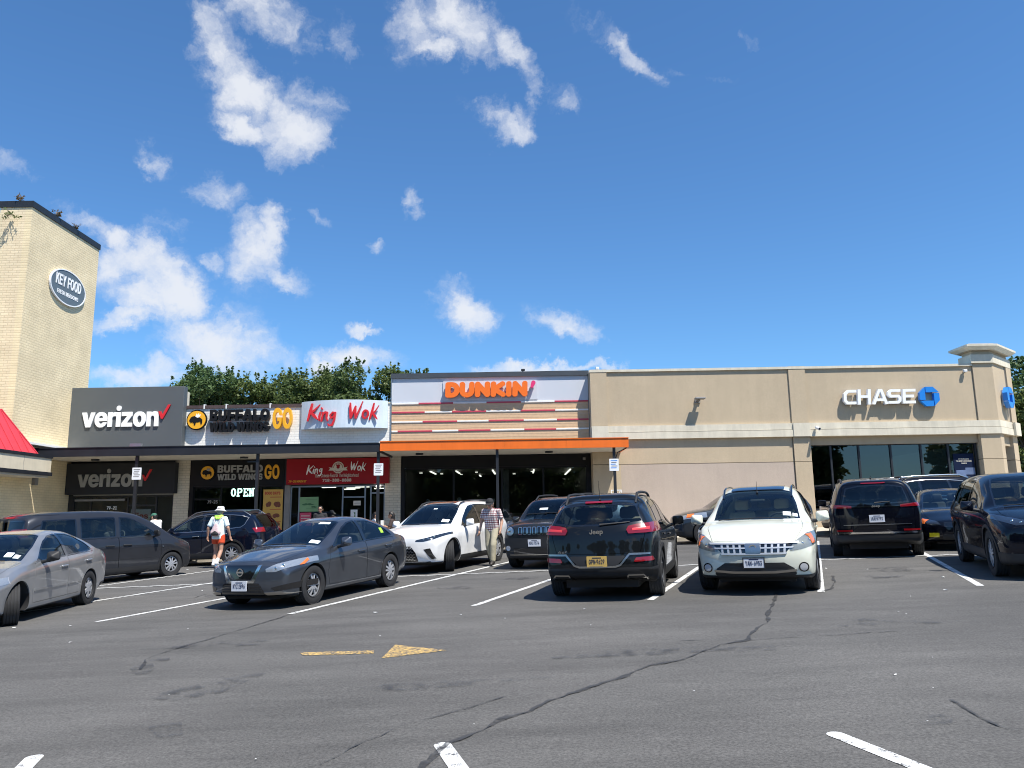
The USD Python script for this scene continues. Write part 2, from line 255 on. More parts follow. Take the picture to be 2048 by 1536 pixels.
pm('letter_black', (.010, .010, .011), .45, var=0, spec=.2); pm('letter_yellow', (.82, .40, .015), .35, var=0); pm('letter_blue', (.015, .20, .62), .3, var=0); pm('side_white', (.62, .63, .66), .4, var=0)
pm('red_sign', (.30, .012, .018), .5, var=.05, spec=.2); pm('cream_print', (.62, .58, .5), .5, var=0)
pm('soffit', (.55, .52, .46), .8, var=.1, vscale=1.5, streak=0); pm('coping_brown', (.07, .045, .042), .6, var=.25, vscale=4)
pm('plank_a', (.60, .40, .235), .6, var=.08, vscale=7); pm('plank_b', (.63, .425, .255), .6, var=.08, vscale=7); pm('plank_c', (.585, .385, .22), .6, var=.08, vscale=7)
pm('batten_red', (.52, .055, .09), .5, var=.06); pm('batten_white', (.80, .77, .72), .5, var=.05)
pm('panel_grey', (.55, .57, .61), .5, var=.03, vscale=.7); pm('cap_dark', (.055, .062, .07), .45, var=.1)
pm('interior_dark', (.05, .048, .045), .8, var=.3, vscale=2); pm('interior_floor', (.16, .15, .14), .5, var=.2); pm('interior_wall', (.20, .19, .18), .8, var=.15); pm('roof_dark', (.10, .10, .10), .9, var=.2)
pm('alu', (.33, .34, .35), .35, metal=.8, var=.05); pm('red_roof', (.55, .045, .06), .45, var=.08, vscale=.9); pm('fascia_cream', (.66, .58, .43), .6, var=.06, streak=.05)
pm('plastic_white', (.72, .72, .70), .45, var=.04); pm('fixture_grey', (.22, .21, .2), .5, var=.1)
brick('brick_side', 'yz', (.76, .635, .415), (.72, .60, .385), (.63, .515, .325)); brick('brick_front', 'xz', (.74, .615, .42), (.69, .565, .38), (.57, .465, .30))
brick('brick_white', 'xz', (.80, .78, .72), (.76, .74, .68), (.66, .64, .58), bw=.3, rh=.10, bump=.35, var=.05); brick('brick_cream', 'xz', (.60, .55, .44), (.56, .51, .41), (.42, .38, .30), bw=.3, rh=.10, var=.06)
glass('shop_glass', (.62, .66, .66), 1.55, 0.0, 1.25); glass('bank_glass', (.28, .36, .38), 1.6, 0.0, 1.6)
emit('led_strip', (1.0, .93, .8), 2.2); emit('neon_open', (.55, 1.0, .85), 1.6); emit('lamp_spot', (1.0, .95, .85), 6.0)
# ---------------------------------------------------------------- lettering
_FONT = glob.glob('/opt/blender-*/*/datafiles/fonts/Inter.woff2')[0]
_fc = {}
def glyphs(text, height, weight=800, sx=1.0, track=0.0):
    """[(character, shapely shape)] with capitals HEIGHT tall, starting at the origin; sx squeezes the width"""
    from PIL import Image, ImageDraw, ImageFont
    k = ('f', weight)
    if k not in _fc:
        _fc[k] = ImageFont.truetype(_FONT, 160); _fc[k].set_variation_by_axes([32, weight])
    font = _fc[k]; s = height/(160*.727); out, x = [], 0.0
    for ch in text:
        if ch != ' ':
            if (weight, ch) not in _fc:
                x0, y0, x1, y1 = font.getbbox(ch, anchor='ls'); im = Image.new('L', (x1-x0+8, y1-y0+8)); ImageDraw.Draw(im).text((4-x0, 4-y0), ch, 255, font, anchor='ls')
                on = np.pad(np.asarray(im) > 127, ((0, 0), (1, 1))).astype(np.int8); d = np.diff(on, axis=1); r, a = np.nonzero(d == 1); b = np.nonzero(d == -1)[1]
                g = shapely.union_all(shapely.box(a, -r-1, b, -r)).buffer(.8).buffer(-.8).simplify(.8)
                _fc[(weight, ch)] = sa.translate(g, x0-4, 4-y0)
            out.append((ch, sa.scale(sa.translate(_fc[(weight, ch)], x, 0), s*sx, s, origin=(0, 0))))
        x += font.getlength(ch) + track*160
    return out, x*s*sx
def word(text, height, weight=800, width=None, track=0.0):
    g, w = glyphs(text, height, weight, 1.0, track)
    if width: g, w = glyphs(text, height, weight, width/w, track)
    return g
def letters(parent, fr, text, u, v, height, w0, w1, mat, weight=800, width=None, track=0.0, shear=0, name='letter', one=False, slope=0):
    gs = word(text, height, weight, width, track); allg = []
    for ch, g in gs:
        g = sa.translate(g, u, v)
        if shear or slope: g = sa.affine_transform(g, [1, shear, slope, 1, -shear*v, -slope*u])
        if one: allg.append(g)
        else: obj(name, fr.ext(g, w0, w1), mat, parent)
    if one: obj(name, fr.ext(shapely.union_all(allg), w0, w1), mat, parent)
def strokes(lines, r, cap='round', joint='round'):
    cs = {'round': 1, 'flat': 2, 'square': 3}[cap]; js = {'round': 1, 'mitre': 2}[joint]
    return unary_union([sg.LineString(l).buffer(r, cap_style=cs, join_style=js, mitre_limit=6) for l in lines])
def brush(pts, w0, w1, w2=None):
    """a brush stroke along points whose half-width runs from w0 to w1"""
    pts = np.asarray(pts, float); ws = np.linspace(w0, w1, len(pts)) if w2 is None else np.interp(np.linspace(0, 1, len(pts)), [0, .5, 1], [w0, w1, w2])
    return unary_union([unary_union([sg.Point(a).buffer(wa), sg.Point(b).buffer(wb)]).convex_hull for a, b, wa, wb in zip(pts[:-1], pts[1:], ws[:-1], ws[1:])])
def arc(cx, cy, rx, ry, a0, a1, n=14): t = np.radians(np.linspace(a0, a1, n)); return [(cx+rx*math.cos(x), cy+ry*math.sin(x)) for x in t]
# ---------------------------------------------------------------- ground
def grid_sheet(xs, ys, h=0.0, zf=gz):
    X, Y = np.meshgrid(xs, ys); v = np.stack([X.ravel(), Y.ravel(), zf(X.ravel(), Y.ravel())+h], 1); nx = len(xs); f = []
    for j in range(len(ys)-1):
        for i in range(nx-1): a = j*nx+i; f += [[a, a+1, a+nx+1], [a, a+nx+1, a+nx]]
    return trimesh.Trimesh(v, f, process=False)
lot = thing('parking_lot', kind='structure')
obj('asphalt', grid_sheet([-700, -200, -60, -32, 0, 32, 60, 200, 700], [-600, -100, -25, 0, 12, 27.4, 34, 60, 200, 900]), 'asphalt', lot)
def at(px, py):
    """the ground point that shows at a pixel of the photograph"""
    d = _f + (px-1024)/1539*_r - (py-768)/1539*_u; g = np.array([-.028, -.018, 1.0]); t = -(1.57+.01)/(g@d)
    return t*d[:2]
def flat(poly, h, zf=gz):
    ms = []
    for g in getattr(poly, 'geoms', [poly]):
        if g.area < 1e-6: continue
        v, f = trimesh.creation.triangulate_polygon(g, engine='earcut'); v = np.asarray(v); z = zf(v[:, 0], v[:, 1])+h
        m = trimesh.Trimesh(np.column_stack([v, z]), f, process=False)
        if m.face_normals[:, 2].mean() < 0: m.invert()
        ms.append(m)
    return join(*ms)
DIRL = np.array([.36, .933])
def line_poly(p, q, w=.105): return sg.LineString([p, q]).buffer(w/2, cap_style=2)
sx0 = [-15.9, -12.7, -9.55, -6.62, -3.55, -.66, 2.09, 4.76, 7.2, 9.95, 12.7]
for i, x0 in enumerate(sx0):
    y0 = 12.45 + rng.uniform(-.08, .08) - .03*x0
    p = np.array([x0, y0]); ln = 12.9 if 2 <= i <= 8 else 12.7
    obj('stall_line', flat(line_poly(p, p+DIRL*ln), .004), 'white_line', lot)
obj('row_line', flat(line_poly((-16, 19.0), (15, 17.45), .10), .008), 'white_line', lot)
for x0, y0 in ((-6.1, 5.7), (-3.30, 5.60), (-.50, 5.47), (2.07, 5.32), (4.75, 5.2)):
    p = np.array([x0, y0]); obj('stall_line', flat(sg.LineString([p, p+np.array([.29, -.957])*5.2]).buffer(.058, cap_style=1), .004), 'white_line', lot)
arrow = [at(603, 1306), at(745, 1302), at(745, 1307), at(608, 1311)]
obj('arrow_shaft', flat(sg.Polygon(arrow).buffer(.015), .004), 'yellow_line', lot)
obj('arrow_head', flat(sg.Polygon([at(790, 1290), at(763, 1317), at(893, 1301)]), .004), 'yellow_line', lot)
def wander(pts, w, seed, rag=.8):
    r = np.random.default_rng(seed); P = np.array([at(*p) for p in pts]); s = np.concatenate([[0], np.cumsum(np.linalg.norm(np.diff(P, axis=0), axis=1))])
    t = np.arange(0, s[-1], .05); x = np.interp(t, s, P[:, 0]); y = np.interp(t, s, P[:, 1])
    k = np.ones(7)/7; x = x+np.convolve(r.normal(0, .03, len(t)), k, 'same'); y = y+np.convolve(r.normal(0, .03, len(t)), k, 'same')
    ws = w*(1+rag*np.convolve(r.normal(0, 1.3, len(t)), np.ones(4)/4, 'same')).clip(.25, 2)
    return unary_union([unary_union([sg.Point(a, b).buffer(c, 3), sg.Point(a2, b2).buffer(c2, 3)]).convex_hull for a, b, c, a2, b2, c2 in zip(x[:-1], y[:-1], ws[:-1], x[1:], y[1:], ws[1:])]).simplify(.003)
cracks = [([(840, 1545), (895, 1490), (960, 1465), (1000, 1440), (1060, 1425), (1100, 1402), (1170, 1378), (1240, 1358), (1300, 1332), (1364, 1320), (1405, 1303), (1440, 1290), (1490, 1281), (1500, 1270), (1530, 1245), (1540, 1220), (1548, 1200), (1556, 1184)], .019),
          ([(640, 1532), (682, 1512), (720, 1490), (800, 1452), (870, 1436), (960, 1410), (1012, 1394)], .006), ([(592, 1226), (530, 1245), (440, 1272), (380, 1290), (320, 1308), (292, 1320), (282, 1340)], .014),
          ([(1645, 1184), (1664, 1177), (1671, 1164), (1664, 1152)], .02), ([(1900, 1402), (1950, 1430), (1992, 1452), (2050, 1468)], .008), ([(1364, 1282), (1490, 1281), (1640, 1272), (1800, 1262)], .006), ([(300, 1208), (390, 1196), (412, 1188)], .008)]
for i, (p, w) in enumerate(cracks): obj('crack', flat(wander(p, w, 40+i), .0085), 'crack_seal', lot)
mk('stain', {'g': ('geometry', {}), 'n': ('noise_texture', dict(scale=5.0, detail=7.0, roughness=.7)), 'r': ('map_range', dict(from_min=.45, from_max=.7, to_min=0., to_max=.6, clamp=True)), 't': ('transparent_bsdf', {}), 'p': ('principled_bsdf', dict(base_color=(.028, .028, .03), roughness=.55)), 'm': ('mix_closure', {})},
   [('g.position', 'n.vector'), ('n.fac', 'r.value'), ('r.result', 'm.fac'), ('t.BSDF', 'm.closure1'), ('p.BSDF', 'm.closure2')], 'm.closure')
for pts in ([(305, 1396), (340, 1386), (380, 1378), (440, 1362), (520, 1350), (470, 1372), (430, 1388), (350, 1400)], [(270, 1338), (296, 1330), (300, 1340), (284, 1350)], [(300, 1318), (330, 1314), (330, 1322), (296, 1326)], [(1844, 1440), (1885, 1436), (1890, 1446), (1850, 1448)], [(310, 1455), (350, 1452), (352, 1472), (330, 1474)]):
    obj('oil_stain', flat(sg.Polygon([at(*p) for p in pts]).buffer(.05), .0125), 'stain', lot)
for k, (x, y, a, b) in enumerate([(-1.2, 15.2, .5, .35), (.1, 16.6, .35, .3), (7.2, 15.2, .5, .4), (6.6, 14.0, .3, .25), (-5.9, 15.8, .45, .3), (-3.9, 9.9, .8, .2), (1.5, 8.2, 1.2, .16), (4.2, 9.4, .5, .2), (-.8, 7.2, .9, .14)]):
    r = np.random.default_rng(70+k); obj('oil_stain', flat(unary_union([sa.translate(sa.scale(sg.Point(0, 0).buffer(1, 8), a*r.uniform(.2, .6), b*r.uniform(.2, .6)), x+r.normal(0, a*.5), y+r.normal(0, b*.5)) for _ in range(9)]), .0125), 'stain', lot)
KERB = 27.4
pav = thing('pavement', kind='structure')
obj('paving', grid_sheet([-60, -32, 32, 60], [KERB+.14, 34.0], .13), 'concrete', pav)
def kz(x0, x1, y0, y1, h0, h1):
    b = box(x0, x1, y0, y1, 0, 1); v = b.vertices.copy(); v[:, 2] = gz(v[:, 0], v[:, 1]) + np.where(v[:, 2] > .5, h1, h0); b.vertices = v; return b
for x in np.arange(-32, 32, 3.2): obj('kerb_stone', kz(x+.006, x+3.194, KERB, KERB+.14, -.2, .134), 'concrete', pav)
# litter
pm('paper', (.78, .78, .75), .7, var=.05)
lit = [(750, 1227, 5), (760, 1273, 2), (922, 1231, 3), (1168, 1220, 3), (1182, 1252, 1.5), (1010, 1238, 1.5), (140, 1253, 3), (140, 1286, 3), (28, 1257, 3), (512, 1521, 2.2), (1791, 1352, 3), (1888, 1156, 4), (1890, 1182, 4), (1821, 1194, 1.5), (1797, 1225, 1.5), (1813, 1229, 1.5), (1735, 1140, 2), (1866, 1317, 1.4), (1867, 1378, 1.4), (338, 1392, 1.6), (948, 1451, 1.2), (1388, 1385, 2.5), (376, 1259, 1.6), (1652, 1138, 2.5), (1855, 1445, 1.6), (375, 1141, 2), (404, 1183, 2)]
for i, (px, py, s) in enumerate(lit):
    c = at(px, py); r = np.random.default_rng(900+i); k = s/1539*np.linalg.norm([c[0], c[1], 1.5])*1.0
    a = np.sort(r.uniform(0, 6.28, 7)); P = np.stack([np.cos(a), np.sin(a)*.6, np.zeros(7)], 1)*k*r.uniform(.6, 1.2, (7, 1)); P[:, 2] = r.uniform(0, .5, 7)*k
    m = trimesh.convex.convex_hull(np.vstack([P, P*[.6, .6, 0]+[0, 0, .004]])); m.apply_translation([c[0], c[1], float(gz(*c))+.01])
    big = s >= 4
    obj('litter', m, 'paper', None, label=('crumpled white paper scrap lying in front of the grey sedan' if i == 0 else 'white paper scrap on the asphalt right of the cream suv, ' + ('nearer the row line' if py < 1170 else 'farther from the row line')) if big else 'small white speck of litter on the parking lot asphalt', cat='litter', group=None if big else 'specks of litter on the asphalt')
# ---------------------------------------------------------------- shops
def interior(parent, u0, u1, z1, depth=6.0, wall='interior_wall', zb=None):
    zb = float(gz((u0+u1)/2, 31))+.12 if zb is None else zb
    obj('interior_floor', FC.box(u0, u1, zb-.1, zb, -depth, -.12), 'interior_floor', parent)
    obj('interior_wall', join(FC.box(u0, u1, zb, z1, -depth-.1, -depth), FC.box(u0-.1, u0, zb, z1, -depth, -.3), FC.box(u1, u1+.1, zb, z1, -depth, -.3)), wall, parent)
    obj('interior_ceiling', FC.box(u0, u1, z1, z1+.1, -depth, -.12), wall, parent)
    return zb
def panes(parent, us, z0, z1, w=-.08, mat='shop_glass', frame='dark_metal', fw=.03, bars=()):
    for a, b in zip(us[:-1], us[1:]): obj('window_pane', FC.box(a+fw, b-fw, z0+fw, z1-fw, w-.008, w), mat, parent)
    for a in us: obj('mullion', FC.box(a-fw, a+fw, z0, z1, w-.05, w+.035), frame, parent)
    obj('window_rail', FC.box(us[0]+fw, us[-1]-fw, z1-fw*1.2, z1+fw, w-.045, w+.03), frame, parent); obj('window_rail', FC.box(us[0]+fw, us[-1]-fw, z0-fw, z0+fw*1.2, w-.045, w+.03), frame, parent)
    for a, b, z in bars: obj('window_rail', FC.box(a+fw, b-fw, z-fw, z+fw, w-.045, w+.03), frame, parent)
# --- supermarket with its brick tower (left)
X0 = -17.9
sm = thing('supermarket', 'cream brick supermarket with tall thin tower and red metal awning roof', 'building', (-18.5, 28, 0))
tw = group_part('tower', sm); LOC[tw] = LOC[sm]
FS = Frame((X0, 0, 0), (0, 1, 0), (1, 0, 0)); FT = Frame((0, 27.3, 0), (1, 0, 0), (0, -1, 0))
obj('tower_side_wall', FS.box(27.3, 32.0, 0, 13.3, -.25, 0), 'brick_side', tw)
obj('tower_front_wall', FT.box(-19.1, X0-.25, 0, 13.3, -.25, 0), 'brick_front', tw); obj('tower_back_wall', join(box(-19.1, X0-.25, 31.75, 32, 0, 13.3), box(-19.1, -18.85, 27.55, 31.75, 0, 13.3)), 'brick_front', tw)
obj('tower_cap', box(-19.14, X0+.04, 27.26, 32.04, 13.3, 13.54), 'dark_metal', tw)
obj('side_wall', box(-30, X0-.003, 20.0, 27.3, -.8, 4.5), 'brick_side', sm); obj('side_wall', box(-30, X0-.003, 32.0, 45, -.5, 4.5), 'brick_side', sm); obj('side_wall', box(-30, -19.1, 27.3, 32.0, -.5, 4.5), 'brick_side', sm)
obj('awning_fascia', box(-30, -16.9, 20.0, 28.2, 3.42, 3.92), 'fascia_cream', sm)
obj('fascia_band', box(-30, -16.87, 19.97, 28.23, 3.92, 4.03), 'canopy_black', sm); obj('fascia_band', box(-30, -16.86, 19.96, 28.24, 3.29, 3.42), 'canopy_black', sm)
obj('awning_soffit', box(-30, -16.95, 20.05, 28.15, 3.23, 3.29), 'soffit', sm)
for y in (22.4, 24.2, 26.6): obj('fascia_joint', box(-16.904, -16.896, y, y+.012, 3.42, 3.92), 'fixture_grey', sm)
# red sloping roof, hipped at its far end
ez, rz = 4.03, 5.55
def roofpt(x, y, z): return [x, y, z]
V = np.array([[-17.0, 20.0, ez], [-17.0, 27.5, ez], [X0, 26.65, rz], [X0, 20.0, rz], [X0, 27.5, ez], [X0, 20, ez]])
roof = trimesh.convex.convex_hull(V); obj('red_roof', roof, 'red_roof', sm)
nr = np.cross(V[1]-V[0], V[3]-V[0]); nr /= np.linalg.norm(nr); nr *= np.sign(nr[2])
for y in np.arange(20.3, 27.4, .42):
    top = rz if y < 26.65 else ez + (27.5-y)/.85*(rz-ez)
    a = np.array([-17.0, y, ez]); b = np.array([-17.0-.9*(top-ez)/(rz-ez), y, top]); obj('roof_seam', tube([a+nr*.012, b+nr*.012], .014, 5), 'red_roof', sm)
obj('hip_ridge', tube([V[1]+[0, 0, .01], V[2]+[0, 0, .01]], .03, 6), 'red_roof', sm)
obj('roof_flashing', box(X0, X0+.5, 27.15, 31.0, 4.42, 4.5), 'white_paint', sm)
ov = thing('oval_sign', 'grey oval supermarket sign with white rim high on the brick tower', 'sign', (X0, 29.85, 10.9))
E = sa.scale(sg.Point(29.87, 10.92).buffer(1, 48), 1.24, .71); E2 = sa.scale(sg.Point(29.87, 10.92).buffer(1, 48), 1.19, .668)
obj('rim', FS.ext(E.difference(E2), .02, .09), 'sign_white', ov); pm('oval_grey', (.115, .145, .165), .45, var=.04); obj('face', FS.ext(E2, .02, .075), 'oval_grey', ov)
letters(ov, FS, 'KEY FOOD', 28.98, 10.9, .44, .075, .09, 'letter_white', 700, 1.78, .02); letters(ov, FS, 'FRESH MEADOWS', 29.13, 10.55, .16, .075, .085, 'letter_white', 600, 1.48, .02, name='small_letter')
# weeds that grow on the tower
def weed(loc, n, h, spread, label, seed, lean=(0, 0, 1)):
    r = np.random.default_rng(seed); st, lv = [], []
    for k in range(n):
        d = np.array(lean, float)+r.normal(0, spread, 3); d /= np.linalg.norm(d); L = h*r.uniform(.5, 1); P = [np.zeros(3), d*L*.5+r.normal(0, .03, 3), d*L+np.array([0, 0, -.05])]
        st.append(tube(P, [.012, .008, .004], 4))
        for q in range(9):
            c = np.array(P[1])*(2*r.uniform(.3, 1)) if False else d*L*r.uniform(.25, 1); a = r.normal(0, 1, 3); a /= np.linalg.norm(a); b = np.cross(a, r.normal(0, 1, 3)); b /= np.linalg.norm(b)
            s = r.uniform(.03, .07); lv.append(trimesh.Trimesh([c, c+a*s+b*s*.5, c+a*2*s, c+a*s-b*s*.5], [[0, 1, 2], [0, 2, 3]], process=False))
    t = thing('weed', label, 'plant', loc); mv = lambda m: (m.apply_translation(loc), m)[1]
    obj('stem', mv(join(*st)), 'bark', t); obj('leaves', mv(join(*lv)), 'leaf_dry' if 'dry' in label else 'leaf_b', t)
def leafmat(name, col, col2):
    n = {'o': ('geometry', {}), 'w': ('white_noise_texture', {}), 'nn': ('noise_texture', dict(scale=.55, detail=2.0)), 'mx': ('mix_color', dict(a=col, b=col2)), 'ad': ('math', dict(math_type='multiply_add', value2=.5)),
         'sb': ('math', dict(math_type='add', value2=-.25, use_clamp=True)), 'p': ('principled_bsdf', dict(roughness=.5, specular_ior_level=.35)), 't': ('translucent_bsdf', {}), 'm': ('mix_closure', dict(fac=.28))}
    return mk(name, n, [('o.random_per_island', 'ad.value1'), ('o.position', 'nn.vector'), ('nn.fac', 'ad.value3'), ('ad.value', 'sb.value1'), ('sb.value', 'mx.fac'), ('mx.result', 'p.base_color'), ('mx.result', 't.color'), ('p.BSDF', 'm.closure1'), ('t.BSDF', 'm.closure2')], 'm.closure')
leafmat('leaf_a', (.075, .12, .035), (.21, .24, .085)); leafmat('leaf_b', (.085, .135, .035), (.23, .25, .09)); leafmat('leaf_c', (.07, .13, .045), (.18, .23, .09)); leafmat('leaf_dry', (.15, .10, .05), (.26, .19, .09))
pm('bark', (.075, .058, .042), .9, var=.25, vscale=6, bump=.4, bscale=20)
weed((-18.6, 27.2, 13.0), 7, .5, .5, 'green weed hanging from the top front of the brick tower', 3, (.2, -.4, -.7)); weed((X0, 28.9, 13.54), 10, .4, .45, 'larger dry weed tuft on the tower roof edge', 4); weed((X0, 30.2, 13.54), 6, .3, .45, 'smaller dry weed tuft further back on the tower roof edge', 5); weed((-18.4, 27.3, 13.54), 8, .3, .5, 'short dry weeds on the front corner of the tower top', 6)
obj('wall_bell', join(box(X0, X0+.12, 28.75, 28.95, 3.0, 3.3)), 'fixture_grey', None, label='small rusty wall fixture on the brick wall under the left canopy', cat='wall fixture')
# --- phone shop
ps = thing('phone_shop', 'phone shop with dark storefront at the left end of the row', 'shop', (-15.6, 31, 0))
obj('parapet', FC.box(X0, -13.36, 4.2, 6.85, -.3, 0), 'stucco_cream', ps); obj('roof', FC.box(X0, -13.36, 5.6, 5.75, -14, -.3), 'roof_dark', ps)
obj('lintel', FC.box(X0, -13.65, 2.9, 4.2, -.2, -.02), 'dark_metal', ps); obj('jamb', FC.box(X0, -17.72, -.4, 2.9, -.2, -.02), 'dark_metal', ps)
obj('pier', FC.box(-13.65, -13.02, -.5, 4.2, -.3, 0), 'brick_cream', ps)
zb = interior(ps, -17.7, -13.65, 2.9); panes(ps, [-17.7, -17.0, -15.5, -14.35, -13.68], zb, 2.62, frame='dark_metal', bars=[(-15.5, -14.35, 2.25)])
obj('header_panel', FC.box(-17.7, -13.68, 2.655, 2.89, -.1, .0), 'alu', ps); obj('shutter_box', FC.box(-17.6, -15.6, 2.44, 2.52, -.02, .05), 'fixture_grey', ps)
letters(ps, FC, '79-21', -16.35, 2.1, .13, -.07, -.055, 'letter_white', 600, .42, name='street_number', one=True)
def signboard(label, u0, u1, z0, z1, w0, w1, mat, name='signboard', cat='sign'):
    s = thing(name, label, cat, tuple(FC.pts([(u0+u1)/2, z0, w0]))); obj('box', FC.box(u0, u1, z0, z1, w0, w1, .012), mat, s); return s
def checkmark(s, u, z, k, w0, w1): obj('check_mark', FC.ext(sg.Polygon([(u-.02*k, z+.06*k), (u+.12*k, z-.28*k), (u+.2*k, z-.28*k), (u+.52*k, z+.36*k), (u+.4*k, z+.36*k), (u+.165*k, z-.1*k), (u+.09*k, z+.06*k)]), w0, w1), 'letter_red', s)
s = signboard('large grey sign panel with white raised lettering above the phone shop canopy', -17.93, -13.31, 4.56, 7.01, .003, .35, 'grey_sign')
letters(s, FC, 'verizon', -17.38, 5.38, .84, .355, .41, 'letter_white', 850, 3.12, -.035); checkmark(s, -14.27, 5.93, .9, .355, .41)
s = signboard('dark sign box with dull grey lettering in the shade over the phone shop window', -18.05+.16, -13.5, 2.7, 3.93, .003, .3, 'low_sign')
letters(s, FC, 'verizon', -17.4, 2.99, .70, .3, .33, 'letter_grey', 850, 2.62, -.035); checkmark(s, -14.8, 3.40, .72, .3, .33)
po = thing('poster', 'white poster with red lettering inside the phone shop window', 'poster', tuple(FC.pts([-15.0, 1.4, -.15]))); obj('sheet', FC.box(-15.42, -14.62, 1.35, 2.1, -.2, -.18), 'sign_white', po); letters(po, FC, 'fios', -15.3, 1.72, .24, -.18, -.172, 'letter_red', 800, .6); obj('text_line', FC.box(-15.0, -14.75, 1.5, 1.56, -.18, -.174), 'letter_red', po)
# --- wings shop
ws = thing('wings_shop', 'black fronted chicken wings shop with white brick parapet', 'shop', (-11, 31, 0))
obj('parapet', FC.box(-13.36, -8.62, 4.2, 6.12, -.3, 0), 'brick_white', ws); obj('coping', FC.box(-13.34, -8.6, 6.12, 6.25, -.33, .05), 'coping_brown', ws); obj('roof', FC.box(-13.36, -8.62, 5.5, 5.65, -14, -.3), 'roof_dark', ws)
for u in (-11.7, -9.9, -12.6): obj('coping_clip', FC.box(u, u+.05, 6.1, 6.29, -.1, .07), 'plastic_white', ws)
obj('fascia_panel', FC.box(-13.02, -9.2, 2.95, 4.2, -.2, .02), 'letter_black', ws); obj('jamb', FC.box(-13.02, -12.86, -.5, 2.95, -.2, .02), 'letter_black', ws); obj('jamb', FC.box(-9.3, -9.2, -.5, 2.95, -.2, .02), 'letter_black', ws)
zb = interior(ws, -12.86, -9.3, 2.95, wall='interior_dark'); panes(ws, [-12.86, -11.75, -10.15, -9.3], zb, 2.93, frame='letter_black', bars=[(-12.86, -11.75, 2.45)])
obj('door_handle', FC.box(-11.92, -11.89, 1.0, 1.4, .0, .04), 'alu', ws); letters(ws, FC, '79-23', -12.3, 2.28, .13, -.07, -.055, 'letter_grey', 600, .42, name='street_number', one=True)
def bison_logo(par, u, z, R, w, dull=False):
    obj('disc_rim', FC.ext(sg.Point(u, z).buffer(R, 40), w, w+.06), 'letter_black', par); obj('disc', FC.ext(sg.Point(u, z).buffer(R*.88, 40), w+.06, w+.085), 'letter_yellow', par)
    b = [(-.62, .02), (-.55, .22), (-.35, .33), (-.1, .36), (.1, .2), (.4, .16), (.55, .02), (.56, -.3), (.5, -.48), (.44, -.3), (.4, -.14), (.2, -.2), (-.05, -.22), (-.1, -.5), (-.18, -.5), (-.2, -.25), (-.3, -.3), (-.34, -.16), (-.5, -.26), (-.6, -.16), (-.68, -.02)]
    obj('bison', FC.ext(sg.Polygon([(u+x*R, z+y*R) for x, y in b]).buffer(.02*R), w+.085, w+.10), 'letter_black', par)
    wg = [(-.1, .3), (.02, .62), (.1, .42), (.22, .66), (.26, .42), (.42, .56), (.34, .3), (.14, .2)]
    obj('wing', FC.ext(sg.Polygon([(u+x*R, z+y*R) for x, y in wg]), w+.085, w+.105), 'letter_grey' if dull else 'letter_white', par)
s = thing('sign_lettering', 'black and yellow raised letters with bison disc on white brick parapet', 'sign', tuple(FC.pts([-11, 5.2, 0])))
bison_logo(s, -12.79, 5.63, .415, .16); obj('standoff', FC.box(-12.9, -12.7, 5.5, 5.7, 0, .16), 'dark_metal', s)
for z in (5.75, 5.3): obj('raceway', FC.box(-12.2, -9.85, z-.06, z+.06, .0, .14), 'dark_metal', s)
letters(s, FC, 'BUFFALO', -12.27, 5.58, .45, .14, .27, 'letter_black', 900, 2.45, .01); letters(s, FC, 'WILD WINGS', -12.25, 5.12, .39, .14, .27, 'letter_black', 900, 2.42, .01)
letters(s, FC, 'GO', -9.7, 5.22, .82, .14, .30, 'letter_yellow', 800, .82, .01, name='go_letter')
s = thing('sign_lettering', 'white and yellow sign letters with bison disc on black panel under canopy', 'sign', tuple(FC.pts([-11, 3.2, 0])))
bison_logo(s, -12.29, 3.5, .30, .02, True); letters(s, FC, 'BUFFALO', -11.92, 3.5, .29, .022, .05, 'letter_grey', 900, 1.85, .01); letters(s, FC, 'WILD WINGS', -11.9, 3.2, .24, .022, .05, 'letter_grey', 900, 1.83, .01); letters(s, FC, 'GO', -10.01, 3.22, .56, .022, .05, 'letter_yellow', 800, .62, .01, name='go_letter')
s = thing('neon_sign', 'lit pale green neon OPEN sign in the wings shop window', 'sign', tuple(FC.pts([-10.9, 2.56, -.05])))
for k, ch in enumerate('OPEN'):
    g = {'O': strokes([arc(.105, .165, .075, .135, 0, 360, 24)], .026), 'P': strokes([[(.05, .02), (.05, .31), (.13, .31)], arc(.13, .235, .055, .075, 90, -90, 10), [(.13, .16), (.05, .16)], [(.015, .02), (.09, .02)]], .023), 'E': strokes([[(.185, .24), (.185, .31), (.03, .31)], [(.06, .31), (.06, .02)], [(.03, .02), (.185, .02), (.185, .09)], [(.06, .165), (.14, .165)]], .022), 'N': strokes([[(.04, .02), (.04, .31), (.16, .02), (.16, .31)], [(.0, .02), (.08, .02)], [(.12, .31), (.2, .31)], [(.0, .31), (.04, .31)]], .022)}[ch]
    obj('neon_letter', FC.ext(sa.translate(g, -11.36+k*.245, 2.54), -.06, -.04), 'neon_open', s)
